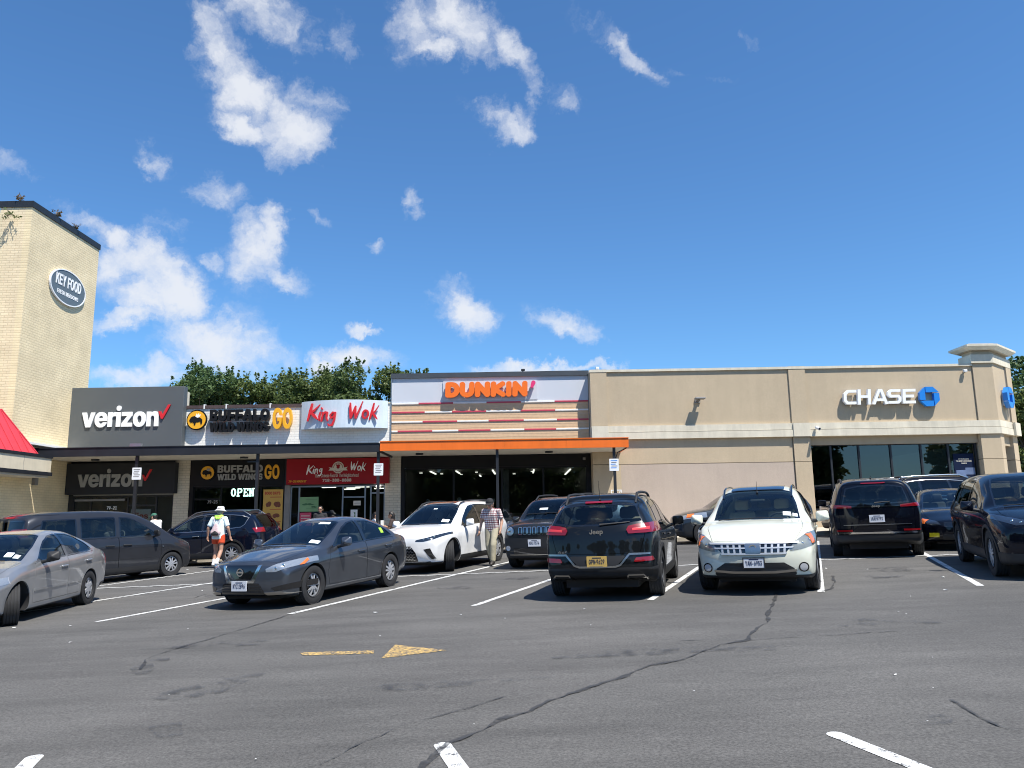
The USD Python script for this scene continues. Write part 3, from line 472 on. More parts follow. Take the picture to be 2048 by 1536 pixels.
def food_poster(label, u0, u1, z0, z1, base, ink, blobs, seed, w=.03, title=None):
    r = np.random.default_rng(seed); s = thing('poster', label, 'poster', tuple(FC.pts([u0, z0, w]))); obj('sheet', FC.box(u0, u1, z0, z1, w-.015, w), base, s); W, H = u1-u0, z1-z0
    if title: letters(s, FC, title, u0+.07*W, z1-.13*H, .09*H*.8, w, w+.004, ink, 900, .8*W, name='title', one=True)
    for q in range(3): obj('text_line', FC.box(u0+.35*W, u1-.07*W, z1-(.2+.3*q)*H, z1-(.185+.3*q)*H, w, w+.004), ink, s)
    for (x, y) in blobs:
        P = sg.Point(u0+x*W, z0+y*H).buffer(1, 10); P = unary_union([sa.translate(sa.scale(sg.Point(0, 0).buffer(1, 8), .06*W*r.uniform(1.2, 2), .028*H*r.uniform(1, 2)), u0+x*W+r.uniform(-.12, .12)*W, z0+y*H+r.uniform(-.03, .03)*H) for _ in range(6)])
        obj('food_picture', FC.ext(P, w, w+.004), ink if base != 'poster_yellow' else 'food_brown', s)
    return s
pm('poster_yellow', (.56, .34, .07), .5, var=.05); pm('food_brown', (.16, .045, .02), .5, var=.4, vscale=14); pm('poster_green', (.19, .36, .17), .5, var=.1); pm('poster_pink', (.55, .06, .12), .5, var=.05); pm('ink_green', (.05, .16, .06), .5, var=.2); pm('ink_red', (.42, .04, .02), .5, var=.1)
food_poster('tall yellow menu poster with chicken wing pictures beside the OPEN sign', -10.02, -9.23, 1.2, 2.8, 'poster_yellow', 'ink_red', [(.27, .63), (.72, .63), (.27, .35), (.72, .35), (.27, .12), (.72, .12)], 3, title='BOGO DAYS')
# --- chinese restaurant
kw = thing('chinese_restaurant', 'chinese takeaway shop with glazed aluminium front and cream brick parapet', 'shop', (-7, 31, 0))
obj('parapet', FC.box(-8.62, -4.95, 4.2, 6.2, -.3, 0), 'brick_white', kw); obj('coping', FC.box(-8.6, -4.95, 6.2, 6.26, -.33, .04), 'stucco_cream', kw); obj('roof', FC.box(-8.62, -4.95, 5.5, 5.65, -14, -.3), 'roof_dark', kw)
obj('lintel', FC.box(-9.2, -5.15, 2.95, 4.2, -.2, -.003), 'dark_metal', kw); obj('pier', FC.box(-5.15, -4.52, -.3, 4.2, -.3, 0), 'brick_cream', kw); obj('jamb', FC.box(-9.18, -8.95, -.4, 2.95, -.25, 0), 'fixture_grey', kw)
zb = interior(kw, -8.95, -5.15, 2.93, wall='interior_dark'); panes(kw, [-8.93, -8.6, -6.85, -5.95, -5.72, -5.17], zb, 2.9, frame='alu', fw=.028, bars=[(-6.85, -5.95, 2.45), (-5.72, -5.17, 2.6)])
for u, w in ((-8.0, -1.2), (-7.2, -2.2), (-6.6, -1.2), (-7.7, -3.6), (-6.2, -3.2)): obj('ceiling_light', FC.box(u, u+.55, 2.88, 2.92, w-.2, w), 'led_strip', kw)
obj('door_pull', FC.box(-6.12, -6.09, 1.15, 1.6, -.04, .03), 'alu', kw); obj('wall_lamp', trimesh.util.concatenate([FC.put(trimesh.creation.icosphere(2, .07)).apply_translation([-5.4*0, 0, 0])]).apply_translation(FC.pts([-5.42, 2.86, .12])-FC.pts([0, 0, 0])), 'lamp_spot', kw)
s = thing('curved_sign', 'pale curved front sign box with red brush lettering on the parapet', 'sign', tuple(FC.pts([-6.8, 5.2, 0])))
us = np.linspace(-8.56, -5.06, 25); wv = lambda u: .13+.50*(1-((u+6.81)/1.75)**2)
top = sg.Polygon([(-8.56, .003), (-5.06, .003)]+[(u, wv(u)) for u in us[::-1]]); pr = ext(top, 1.12); pv = pr.vertices.copy(); pr.vertices = FC.pts(np.stack([pv[:, 0], pv[:, 2]+5.18, pv[:, 1]], 1)); pr.fix_normals(); pm('sign_ice', (.58, .66, .72), .4, var=.05, vscale=1.2, streak=.06); obj('box', pr, 'sign_ice', s)
BR = {'K': [brush([(.14, 1.0), (.1, .6), (.02, .02)], .05, .085, .05), brush([(.62, .95), (.36, .66), (.12, .44)], .035, .07), brush([(.16, .5), (.36, .3), (.6, .08)], .06, .085, .03)], 'i': [brush([(.1, .52), (.07, .3), (.09, .04)], .05, .065, .03), brush([(.13, .78), (.19, .72)], .045, .03)],
      'n': [brush([(.06, .52), (.07, .28), (.05, .02)], .04, .06, .05), brush([(.08, .38), (.2, .54), (.31, .5), (.32, .2), (.4, .02)], .045, .065, .03)], 'g': [brush([(.36, .5), (.2, .54), (.08, .36), (.16, .2), (.3, .3), (.36, .5)], .05, .045), brush([(.36, .52), (.36, .1), (.28, -.2), (.1, -.24), (.02, -.14)], .05, .06, .03)],
      'W': [brush([(.02, .92), (.1, .4), (.16, .06)], .04, .075, .06), brush([(.16, .06), (.3, .5), (.36, .72)], .06, .05), brush([(.36, .7), (.4, .3), (.46, .05)], .04, .065, .06), brush([(.46, .05), (.6, .5), (.74, 1.0)], .06, .045, .025)], 'o': [brush(arc(.2, .28, .16, .23, 100, 440, 16), .065, .045, .06)],
      'k': [brush([(.16, .95), (.1, .4), (.03, .0)], .04, .075, .04), brush([(.46, .82), (.3, .5), (.14, .34)], .02, .055), brush([(.16, .38), (.3, .2), (.46, .02)], .055, .07, .025)]}
ADV = {'K': .62, 'i': .2, 'n': .44, 'g': .5, 'W': .74, 'o': .42, 'k': .5}
def brush_word(par, text, u, z, h, wfun, depth, mat, slope=0, name='letter'):
    x = u
    for ch in text:
        g = unary_union(BR[ch]); g = sa.affine_transform(g, [h, h*.12, 0, h, x, z+slope*(x-u)]); c = x+ADV[ch]*h/2; w = wfun(c); m = FC.ext(g, w, w+depth); obj(name, m, mat, par); x += ADV[ch]*h*1.03
brush_word(s, 'King', -8.22, 5.48, .68, lambda c: wv(c)-.0+.02, .09, 'letter_red', -.07); brush_word(s, 'Wok', -6.55, 5.52, .68, lambda c: wv(c)+.02, .09, 'letter_red', -.02)
s = signboard('red restaurant sign box with white lettering and emblem under the canopy', -9.05, -4.96, 2.97, 3.99, .003, .28, 'red_sign')
brush_word(s, 'King', -8.24, 3.36, .36, lambda c: .28, .02, 'letter_white', .06); brush_word(s, 'Wok', -6.5, 3.5, .36, lambda c: .28, .02, 'letter_white', -.08)
e = sg.Point(-6.98, 3.62); obj('emblem', FC.ext(unary_union([e.buffer(.23, 24).difference(e.buffer(.19, 24)), e.buffer(.165, 24).difference(sa.translate(e.buffer(.07, 8), 0, .02)), sg.Polygon([(-7.36, 3.5), (-6.6, 3.5), (-6.66, 3.58), (-6.6, 3.64), (-6.98, 3.56), (-7.36, 3.64), (-7.3, 3.58)])]), .28, .297), 'cream_print', s)
obj('crown', FC.ext(sg.Polygon([(-7.06, 3.68), (-7.06, 3.76), (-7.01, 3.71), (-6.98, 3.78), (-6.95, 3.71), (-6.9, 3.76), (-6.9, 3.68)]), .297, .302), 'red_sign', s)
letters(s, FC, 'Best Chinese Food In The Neighborhood', -7.88, 3.24, .13, .28, .292, 'cream_print', 400, 1.72, name='slogan', one=True); letters(s, FC, '718-380-8888', -7.6, 3.06, .11, .28, .292, 'cream_print', 800, 1.16, name='phone_number', one=True); letters(s, FC, '79-25 MAIN ST', -8.95, 3.05, .085, .28, .292, 'letter_yellow', 600, .72, name='address', one=True)
food_poster('green menu poster in the restaurant window', -8.58, -7.82, 1.9, 2.48, 'poster_green', 'ink_green', [(.25, .5), (.6, .5), (.8, .3)], 5, -.05)
s = thing('poster', 'pink red poster below the green menu in the restaurant window', 'poster', tuple(FC.pts([-8.2, 1.5, -.05]))); obj('sheet', FC.box(-8.55, -8.1, 1.35, 1.86, -.065, -.05), 'poster_pink', s)
for q in range(3): obj('text_line', FC.box(-8.5, -8.15, 1.72-q*.1, 1.75-q*.1, -.05, -.046), 'cream_print', s)
s = thing('notice', 'white notice with dark figure on the restaurant glass door', 'sign', tuple(FC.pts([-6.4, 1.5, -.05]))); obj('sheet', FC.box(-6.52, -6.25, 1.45, 1.95, -.07, -.06), 'sign_white', s); obj('figure', FC.ext(sg.Polygon([(-6.44, 1.55), (-6.36, 1.75), (-6.4, 1.85), (-6.33, 1.85), (-6.33, 1.7), (-6.3, 1.55)]), -.06, -.055), 'ink_green', s)
s = thing('notice', 'small pale notice high on the restaurant glass door', 'sign', tuple(FC.pts([-6.3, 2.1, -.05]))); obj('sheet', FC.box(-6.42, -6.12, 2.12, 2.3, -.07, -.06), 'cream_print', s); obj('text_line', FC.box(-6.38, -6.16, 2.2, 2.215, -.06, -.056), 'fixture_grey', s)
# --- donut shop
ds = thing('donut_shop', 'donut and coffee shop with tan plank front and grey panel top', 'shop', (-.8, 31, 0))
obj('wall', FC.box(-4.93, 3.1, 4.2, 7.23, -.3, 0), 'panel_grey', ds); obj('roof', FC.box(-4.93, 3.1, 5.9, 6.05, -14, -.3), 'roof_dark', ds); obj('side_wall', FC.box(-4.93, -4.7, 4.2, 7.2, -14, -.3), 'panel_grey', ds)
obj('parapet_cap', FC.box(-4.96, 3.12, 7.23, 7.43, -.35, .07), 'cap_dark', ds); obj('edge_trim', FC.box(-4.95, -4.915, 4.36, 7.23, 0, .06), 'alu', ds)
for k in range(14):
    z0 = 4.37+k*.13; prof = sg.Polygon([(0.003, z0), (.0085, z0+.002), (.0085, z0+.012), (.005, z0+.127), (.003, z0+.127)]); e = ext(prof, 8.0); v = e.vertices.copy(); e.vertices = FC.pts(np.stack([v[:, 2]-4.912, v[:, 1], v[:, 0]], 1)); e.fix_normals(); obj('plank', e, 'plank_'+'abc'[(k*7) % 3], ds)
rows = [(6.18, 'w', [-4.91, -3.82, -2.41, -1.05, .35, 1.72, 3.09]), (5.82, 'r', [-4.91, -3.57, -2.45, -1.07, .33, 1.73, 3.09]), (5.43, 'w', [-4.91, -3.65, -2.25, -.97, .45, 1.8, 3.09]), (5.05, 'w', [-4.91, -4.66, -3.26, -2.2, -.9, .47, 1.75, 3.09])]
for z, c, us in rows:
    for a, b in zip(us[:-1], us[1:]): obj('batten', FC.box(a+.004, b-.004, z-.031, z+.031, .009, .036, .005), 'batten_red' if c == 'r' else 'batten_white', ds); c = 'w' if c == 'r' else 'r'
obj('surround', FC.box(-4.5, 3.2, 3.56, 4.2, -.2, .0), 'letter_black', ds); obj('surround', FC.box(-4.5, -4.38, -.2, 3.56, -.2, .0), 'letter_black', ds); obj('surround', FC.box(2.95, 3.2, -.1, 3.56, -.2, .0), 'letter_black', ds)
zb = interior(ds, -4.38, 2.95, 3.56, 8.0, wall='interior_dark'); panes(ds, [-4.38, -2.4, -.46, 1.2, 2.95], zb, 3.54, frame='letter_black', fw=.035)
for u, a, b in ((-3.45, -1.0, -3.0), (-2.38, -1.0, -2.8), (-.86, -.8, -3.6), (.84, -1.0, -3.2), (2.35, -1.0, -5.0), (-1.6, -4.5, -5.6)): obj('led_strip', FC.box(u-.03, u+.03, 3.46, 3.5, b, a), 'led_strip', ds)
for k in range(7): obj('downlight', FC.box(-4.1+.35*k*2.3, -3.98+.35*k*2.3, 3.5, 3.52, -2.6-.9*(k % 3), -2.5-.9*(k % 3)), 'led_strip', ds)
obj('counter', FC.box(-2.8, 1.6, zb, zb+1.1, -5.6, -4.8), 'interior_floor', ds); obj('interior_column', FC.box(-.44, -.2, zb, 3.5, -1.3, -1.05), 'interior_wall', ds)
letters(ds, FC, 'HEY', -2.3, 2.02, .11, -.075, -.07, 'letter_grey', 700, .25, name='window_lettering', one=True); letters(ds, FC, 'REFRESH', -2.48, 1.85, .11, -.075, -.07, 'letter_grey', 700, .62, name='window_lettering', one=True)
for u, z in ((-3.62, 2.05), (-3.5, 2.25), (-2.22, 2.3), (-.85, 2.25), (-3.66, 1.85)): obj('balloon', FC.put(sa and trimesh.creation.icosphere(2, .09)).apply_translation(FC.pts([u, z, -.6])-FC.pts([0, 0, 0])), 'letter_grey', ds, True)
obj('wall_sensor', FC.box(2.8, 2.9, 3.78, 3.88, 0, .05), 'fixture_grey', ds)
s = thing('sign_lettering', 'orange rounded letters with pink apostrophe on the grey panel', 'sign', tuple(FC.pts([-.9, 6.3, 0])))
obj('back_panel', FC.box(-2.82, 1.03, 6.27, 7.07, .003, .04), 'panel_grey', s)
DK = {'D': (.80, [[(.15, .15), (.15, .85), (.36, .85)], arc(.36, .5, .29, .35, 90, -90, 14), [(.36, .15), (.15, .15)]]), 'U': (.86, [[(.15, .85), (.15, .42)], arc(.41, .42, .26, .27, 180, 360, 14), [(.67, .42), (.67, .85)]]), 'N': (.88, [[(.15, .15), (.15, .85), (.68, .15), (.68, .85)]]), 'K': (.86, [[(.15, .15), (.15, .85)], [(.64, .85), (.2, .5), (.68, .15)]]), 'I': (.36, [[(.15, .15), (.15, .85)]])}
x = -2.72
for ch in 'DUNKIN':
    w, L = DK[ch]; g = strokes(L, .15); h = .635
    if ch == 'D': g = g.difference(sg.Point(.36, .5).buffer(.08))
    obj('letter', FC.ext(sa.affine_transform(g, [h*1.17, h*.03, 0, h, x, 6.37]), .12, .25), 'letter_orange', s); x += (w*h-.012)*1.17
obj('apostrophe', FC.ext(brush([(.87, 6.93), (.81, 6.78)], .085, .06), .12, .25), 'letter_pink', s)
obj('raceway', FC.box(-2.6, .7, 6.6, 6.72, .04, .12), 'panel_grey', s)
# --- bank
bk = thing('bank', 'tan stucco bank building with cream band and chamfered corner pier', 'building', (12, 32, 0))
W0 = .5
obj('upper_wall', FC.box(3.12, 18.4, 5.06, 7.25, .2, W0), 'stucco_tan', bk); obj('roof', FC.box(3.4, 18.4, 6.4, 6.6, -16, .2), 'roof_dark', bk); obj('side_wall', FC.box(3.12, 3.4, 0, 7.25, -16, .2), 'stucco_tan', bk)
obj('parapet_cap', FC.box(3.10, 18.4, 7.25, 7.345, .1, W0+.07), 'stucco_cream', bk)
obj('cream_band', FC.box(3.12, 18.42, 4.81, 5.06, .2, W0+.11), 'stucco_cream', bk); obj('cream_band', FC.box(3.12, 18.42, 4.53, 4.792, .2, W0+.14), 'stucco_cream', bk)
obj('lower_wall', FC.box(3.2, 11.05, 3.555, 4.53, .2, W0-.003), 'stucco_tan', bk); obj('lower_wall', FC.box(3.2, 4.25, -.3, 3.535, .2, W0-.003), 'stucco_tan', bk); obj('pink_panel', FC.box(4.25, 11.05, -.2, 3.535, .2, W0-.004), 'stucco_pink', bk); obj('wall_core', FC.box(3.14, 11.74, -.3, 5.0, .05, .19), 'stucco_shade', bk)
for a, b in ((3.14, 3.8), (11.08, 11.74)):
    for z0, z1 in ((5.065, 7.36), (3.555, 4.525), (-.2, 3.535)): obj('pilaster', FC.box(a, b, z0, z1, .2, W0+.055), 'stucco_tan', bk)
    obj('pilaster_band', FC.box(a, b, 4.53, 5.06, .2, W0+.165), 'stucco_cream', bk)
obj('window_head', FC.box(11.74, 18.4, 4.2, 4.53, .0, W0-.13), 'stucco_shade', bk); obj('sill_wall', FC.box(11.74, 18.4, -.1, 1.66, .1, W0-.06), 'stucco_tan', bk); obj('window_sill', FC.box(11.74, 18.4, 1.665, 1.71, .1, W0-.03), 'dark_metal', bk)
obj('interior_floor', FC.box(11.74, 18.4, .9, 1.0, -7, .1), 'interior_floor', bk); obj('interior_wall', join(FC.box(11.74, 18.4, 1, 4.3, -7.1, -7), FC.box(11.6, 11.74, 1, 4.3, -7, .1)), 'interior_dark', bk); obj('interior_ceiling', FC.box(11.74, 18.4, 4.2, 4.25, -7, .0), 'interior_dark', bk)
ub = [11.76, 12.61, 13.72, 14.98, 16.17, 17.24, 18.33]
for a, b in zip(ub[:-1], ub[1:]): obj('window_pane', FC.box(a+.035, b-.035, 1.74, 4.17, .22, .23), 'bank_glass', bk)
for a in ub: obj('mullion', FC.box(a-.035, a+.035, 1.71, 4.2, .17, .28), 'dark_metal', bk)
obj('window_rail', FC.box(11.8, 18.3, 4.165, 4.2, .175, .275), 'dark_metal', bk); obj('interior_column', FC.box(15.1, 15.35, 1, 4.2, -.9, -.6), 'interior_wall', bk)
s = thing('poster', 'dark blue bank poster with two card pictures in the right window', 'poster', tuple(FC.pts([17.8, 2.3, .2]))); pm('poster_navy', (.008, .015, .042), .7, var=.1, spec=.1); pm('card_blue', (.12, .17, .30), .6, var=.35, vscale=3)
obj('sheet', FC.box(17.42, 18.22, 2.28, 3.78, .24, .25), 'poster_navy', s)
for q, (tx, wd) in enumerate((('INTRODUCING', .42), ('THE MOST REWARDING', .62), ('CARDS', .22))): letters(s, FC, tx, 17.82-wd/2, 3.55-q*.09, .05, .25, .256, 'cream_print', 600, wd, name='text_line', one=True)
for u0, z0, sh in ((17.5, 2.88, .0), (17.86, 2.97, .0)): obj('card', FC.ext(sg.box(u0, z0, u0+.34, z0+.24).buffer(.015), .25, .256+.002*(u0 > 17.6)), 'card_blue', s)
letters(s, FC, 'FROM SMALL TO LARGE', 17.62, 2.52, .04, .25, .256, 'cream_print', 600, .5, name='text_line', one=True)
# corner pier, plan in (u, w)
CH = np.array([.735, -.678]); A0 = np.array([18.42, W0+.055]); A1 = np.array([19.2, W0+.055]); nrm = np.array([.678, .735])
def plan(off, t1=2.1, back=2.2, u0=None):
    u0 = 18.42-off if u0 is None else u0
    k = off*math.tan(math.radians(21.3)); B1 = np.array([A1[0]+k, A1[1]+off]); B2 = B1+CH*(t1+k*1+off*.4); return sg.Polygon([(u0, A0[1]+off), tuple(B1), tuple(B2), tuple(B2-nrm*(.9+2*off)), (u0, A0[1]-.75-off)])
def prism(poly, z0, z1): e = ext(poly, z1-z0); v = e.vertices.copy(); e.vertices = FC.pts(np.stack([v[:, 0], v[:, 2]+z0, v[:, 1]], 1)); e.fix_normals(); return e
FCH = Frame(FC.pts([A1[0], 0, A1[1]]), FC.ex*CH[0]+FC.en*CH[1], FC.ex*nrm[0]+FC.en*nrm[1])
obj('corner_pier', prism(plan(0), 5.065, 7.36), 'stucco_tan', bk); obj('pier_end', FCH.box(1.5, 2.12, 5.065, 7.36, .003, .06), 'stucco_tan', bk); obj('joint', FCH.box(1.44, 1.497, 5.065, 7.36, .001, .004), 'fixture_grey', bk)
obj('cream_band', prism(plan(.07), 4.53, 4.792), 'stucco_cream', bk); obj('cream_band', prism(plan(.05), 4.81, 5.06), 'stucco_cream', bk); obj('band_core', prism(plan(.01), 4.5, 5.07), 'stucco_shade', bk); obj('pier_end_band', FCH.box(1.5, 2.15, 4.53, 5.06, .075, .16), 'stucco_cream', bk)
obj('crown_band', prism(plan(.07), 7.36, 7.7), 'stucco_cream', bk); obj('crown_neck', prism(plan(-.04), 7.7, 7.9), 'stucco_tan', bk)
lo, hi = plan(.22), plan(.5)
def frustum(pa, pb, z0, z1): a = np.array(pa.exterior.coords)[:-1]; b = np.array(pb.exterior.coords)[:-1]; return trimesh.convex.convex_hull(np.vstack([FC.pts(np.column_stack([a[:, 0], np.full(len(a), z0), a[:, 1]])), FC.pts(np.column_stack([b[:, 0], np.full(len(b), z1), b[:, 1]]))]))
obj('crown', frustum(plan(.12), plan(.30), 7.88, 8.0), 'stucco_cream', bk); obj('crown', prism(plan(.30), 8.0, 8.08), 'stucco_cream', bk); obj('crown_top', frustum(plan(.26), plan(.12), 8.08, 8.13), 'stucco_tan', bk)
# columns under the band
for z0, z1 in ((-.2, 3.535), (3.555, 4.5)):
    obj('column', prism(sg.Polygon([(18.42, A0[1]), tuple(A1), tuple(A1+CH*.4), tuple(A1+CH*.4-nrm*.45), (18.42, A0[1]-.75)]), z0, z1), 'stucco_tan', bk)
    obj('column', prism(sg.Polygon([tuple(A1+CH*1.52), tuple(A1+CH*2.1), tuple(A1+CH*2.1+np.array([0, -1.6])), tuple(A1+CH*1.52-nrm*.5)]), z0, z1), 'stucco_tan', bk)
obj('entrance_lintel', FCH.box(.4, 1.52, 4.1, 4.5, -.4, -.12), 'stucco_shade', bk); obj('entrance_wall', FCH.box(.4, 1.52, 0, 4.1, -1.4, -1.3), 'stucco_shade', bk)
obj('entrance_door', FCH.box(.55, 1.4, .8, 3.2, -1.3, -1.27), 'bank_glass', bk)
obj('side_wall', FC.box(20.3, 20.6, 0, 7.2, -16, -3.2), 'stucco_tan', bk)
def octa(par, fr, u, z, R, w0, w1):
    for k in range(4):
        g = sa.rotate(sg.Polygon([(-.36, 1), (.41, 1), (.97, .44), (-.36, .44)]), -90*k, origin=(0, 0)); obj('logo_piece', fr.ext(sa.translate(sa.scale(g, R, R, origin=(0, 0)), u, z), w0, w1), 'letter_blue', par)
s = thing('sign_lettering', 'white bank letters and blue octagon logo on the tan wall', 'sign', tuple(FC.pts([14.8, 5.8, .5])))
def cstroke(L, ch): return strokes(L, .085, 'flat', 'mitre')
CS = {'C': [[(.78, .885), (.28, .885), (.1, .7), (.1, .28), (.24, .115), (.78, .115)]], 'H': [[(.1, 0), (.1, 1)], [(.72, 0), (.72, 1)], [(.1, .52), (.72, .52)]], 'A': [[(.06, 0), (.40, .93), (.52, .93), (.86, 0)], [(.22, .3), (.7, .3)]], 'S': [[(.78, .885), (.2, .885), (.1, .78), (.1, .62), (.2, .515), (.66, .515), (.74, .42), (.74, .22), (.64, .115), (.06, .115)]], 'E': [[(.8, .885), (.1, .885), (.1, .115), (.8, .115)], [(.1, .51), (.7, .51)]]}
x = 13.10
for ch, ad in zip('CHASE', (.86, .92, .92, .90, .9)):
    g = cstroke(CS[ch], ch).intersection(sg.box(-1, 0, 2, 1)); obj('letter', FC.ext(sa.affine_transform(g, [.64, .64*.06, 0, .61, x, 5.74]), W0+.10, W0+.24), 'letter_white', s); obj('letter_return', FC.ext(sa.affine_transform(g.buffer(-.012), [.64, .64*.06, 0, .61, x, 5.74]), W0+.07, W0+.10), 'letter_blue', s); x += ad*.645
octa(s, FC, 16.5, 6.02, .385, W0+.08, W0+.24); obj('logo_mount', FC.box(16.3, 16.7, 5.85, 6.2, W0, W0+.08), 'stucco_tan', s)
s = thing('logo_sign', 'blue octagon logo seen edge on at the chamfered bank corner', 'sign', tuple(FCH.pts([.98, 6, 0]))); octa(s, FCH, .98, 6.02, .42, .08, .26); obj('logo_mount', FCH.box(.7, 1.26, 5.7, 6.32, .0, .08), 'side_white', s)
s = thing('wall_light', 'flat grey wall light on the bank wall throwing a long shadow', 'lamp', tuple(FC.pts([7.4, 6.05, W0]))); obj('wall_plate', FC.box(7.28, 7.5, 5.93, 6.08, W0, W0+.06, .008), 'fixture_grey', s); obj('arm', FC.box(7.33, 7.45, 6.0, 6.06, W0+.06, W0+.3), 'fixture_grey', s); obj('head', FC.put(box(7.22, 7.62, 6.04, 6.11, W0+.2, W0+.52, .02)), 'fixture_grey', s)
def camera_unit(label, u, z, w, s_=1.0):
    t = thing('security_camera', label, 'camera', tuple(FC.pts([u, z, w]))); obj('bracket', FC.box(u-.03, u+.03, z-.02, z+.06, w, w+.1), 'plastic_white', t); a, b = FC.pts([u, z, w+.04]), FC.pts([u+.03, z-.08, w+.30]); obj('body', cyl(a, b, .055*s_, 14), 'plastic_white', t); obj('lens', cyl(b, b+(b-a)*.02, .04*s_, 12), 'letter_black', t)
camera_unit('white security camera on the cream band left of the bank windows', 11.95, 4.86, W0+.17, 1.1)
for u, z, w, lb in ((18.07, 7.02, W0, 'small white floodlight under the parapet near the bank corner'), (3.45, 7.38, W0-.1, 'small floodlight on the parapet cap at the left end of the bank')):
    t = thing('floodlight', lb, 'lamp', tuple(FC.pts([u, z, w]))); obj('bracket', FC.box(u-.02, u+.02, z-.05, z+.05, w, w+.09), 'fixture_grey', t); obj('head', FC.put(box(u-.07, u+.07, z-.03, z+.09, w+.06, w+.17, .015)), 'plastic_white', t)
t = thing('floodlight', 'tiny dark fixture standing on the parapet cap above the orange apostrophe', 'lamp', tuple(FC.pts([.45, 7.43, -.1]))); obj('foot', FC.box(.42, .48, 7.43, 7.48, -.13, -.07), 'fixture_grey', t); obj('head', FC.put(box(.38, .54, 7.48, 7.56, -.15, -.04, .015)), 'dark_metal', t)
t = thing('wall_mark', 'white painted rectangle outline on the bank wall behind the right post', 'marking', tuple(FC.pts([4.0, 2.3, W0]))); obj('frame', FC.ext(sg.box(3.66, 2.3, 4.12, 2.56).difference(sg.box(3.69, 2.33, 4.09, 2.53)), W0+.056, W0+.06) if False else FC.ext(sg.box(3.82, 2.3, 4.24, 2.56).difference(sg.box(3.85, 2.33, 4.21, 2.53)), W0-.002, W0+.003), 'sign_white', t); obj('scribble', FC.ext(strokes([[(3.88, 2.36), (4.0, 2.5), (4.1, 2.38), (4.18, 2.5)]], .012), W0-.002, W0+.003), 'sign_white', t)
# ---------------------------------------------------------------- canopies
def canopy(name, label, u0, u1, z0, z1, mat, posts, lights, nfp):
    t = thing(name, label, 'canopy', tuple(FC.pts([(u0+u1)/2, z0, 1.4])))
    e = np.linspace(u0, u1, nfp+1)
    for a, b in zip(e[:-1], e[1:]): obj('fascia_panel', FC.box(a+.002, b-.002, z0, z1, 2.84, 2.9), mat, t)
    obj('end_fascia', FC.box(u1-.05, u1, z0, z1, .003, 2.838), mat, t); obj('drip_edge', FC.box(u0, u1, z1+.001, z1+.03, 2.8, 2.925), mat if mat == 'canopy_black' else 'orange_metal', t)
    obj('deck', FC.box(u0, u1-.052, z0+.12, z1-.02, .003, 2.835), 'roof_dark', t); obj('soffit', FC.box(u0+.01, u1-.06, z0+.03, z0+.115, .003, 2.83), 'soffit', t)
    for u in posts:
        zb = float(gz(u, 28.2))+.1; ps_ = obj('post', FC.box(u-.05, u+.05, zb, z0+.03, 2.68, 2.78), 'dark_metal', t); obj('post_base', FC.box(u-.11, u+.11, zb, zb+.05, 2.62, 2.84), 'dark_metal', t)
    for u in lights: obj('soffit_light', FC.put(ext(sg.Point(0, 0).buffer(.13, 12), .05)).apply_translation([0, 0, 0]) if False else cyl(FC.pts([u, z0-.03, 1.3]), FC.pts([u, z0+.03, 1.3]), .15, 16), 'dark_metal', t)
    return t
cb = canopy('black_canopy', 'long black flat canopy over the left shops on dark posts', -17.86, -4.86, 3.99, 4.30, 'canopy_black', (-13.84, -9.37, -4.92), (-16.2, -10.4), 5)
obj('post_arm', FC.box(-9.75, -9.42, 3.7, 3.74, 2.7, 2.75), 'dark_metal', cb)
co = canopy('orange_canopy', 'orange flat canopy over the donut shop', -4.84, 4.26, 4.02, 4.35, 'orange_metal', (-.55, 3.73), (-3.6, 1.4), 4)
obj('brace', tube([FC.pts([3.78, 3.6, 2.73]), FC.pts([3.86, 3.85, 2.73]), FC.pts([4.2, 4.0, 2.73])], .02, 6), 'dark_metal', co)
obj('soffit_sticker', FC.box(-14.1, -13.7, 4.31, 4.45, 2.7, 2.85), 'alu', None, label='small grey junction box on top of the black canopy edge', cat='junction box')
for u, z, lab in ((-13.80, 3.34, 'white parking rules sign on the post before the phone shop'), (-4.90, 3.36, 'white parking rules sign on the post at the black and orange canopy joint'), (3.71, 3.39, 'white parking rules sign on the rightmost canopy post')):
    t = thing('post_sign', lab, 'sign', tuple(FC.pts([u, z-.22, 2.8]))); obj('plate', FC.ext(sg.box(u-.15, z-.2, u+.15, z+.2).buffer(.02), 2.785, 2.79), 'sign_white', t)
    for q in range(5): obj('text_line', FC.box(u-.12+.02*(q % 2), u+.12-.03*(q % 3), z+.14-q*.065, z+.155-q*.065+.012, 2.79, 2.793), 'fixture_grey' if q % 2 else 'letter_blue' if 'right' in lab else 'fixture_grey', t)
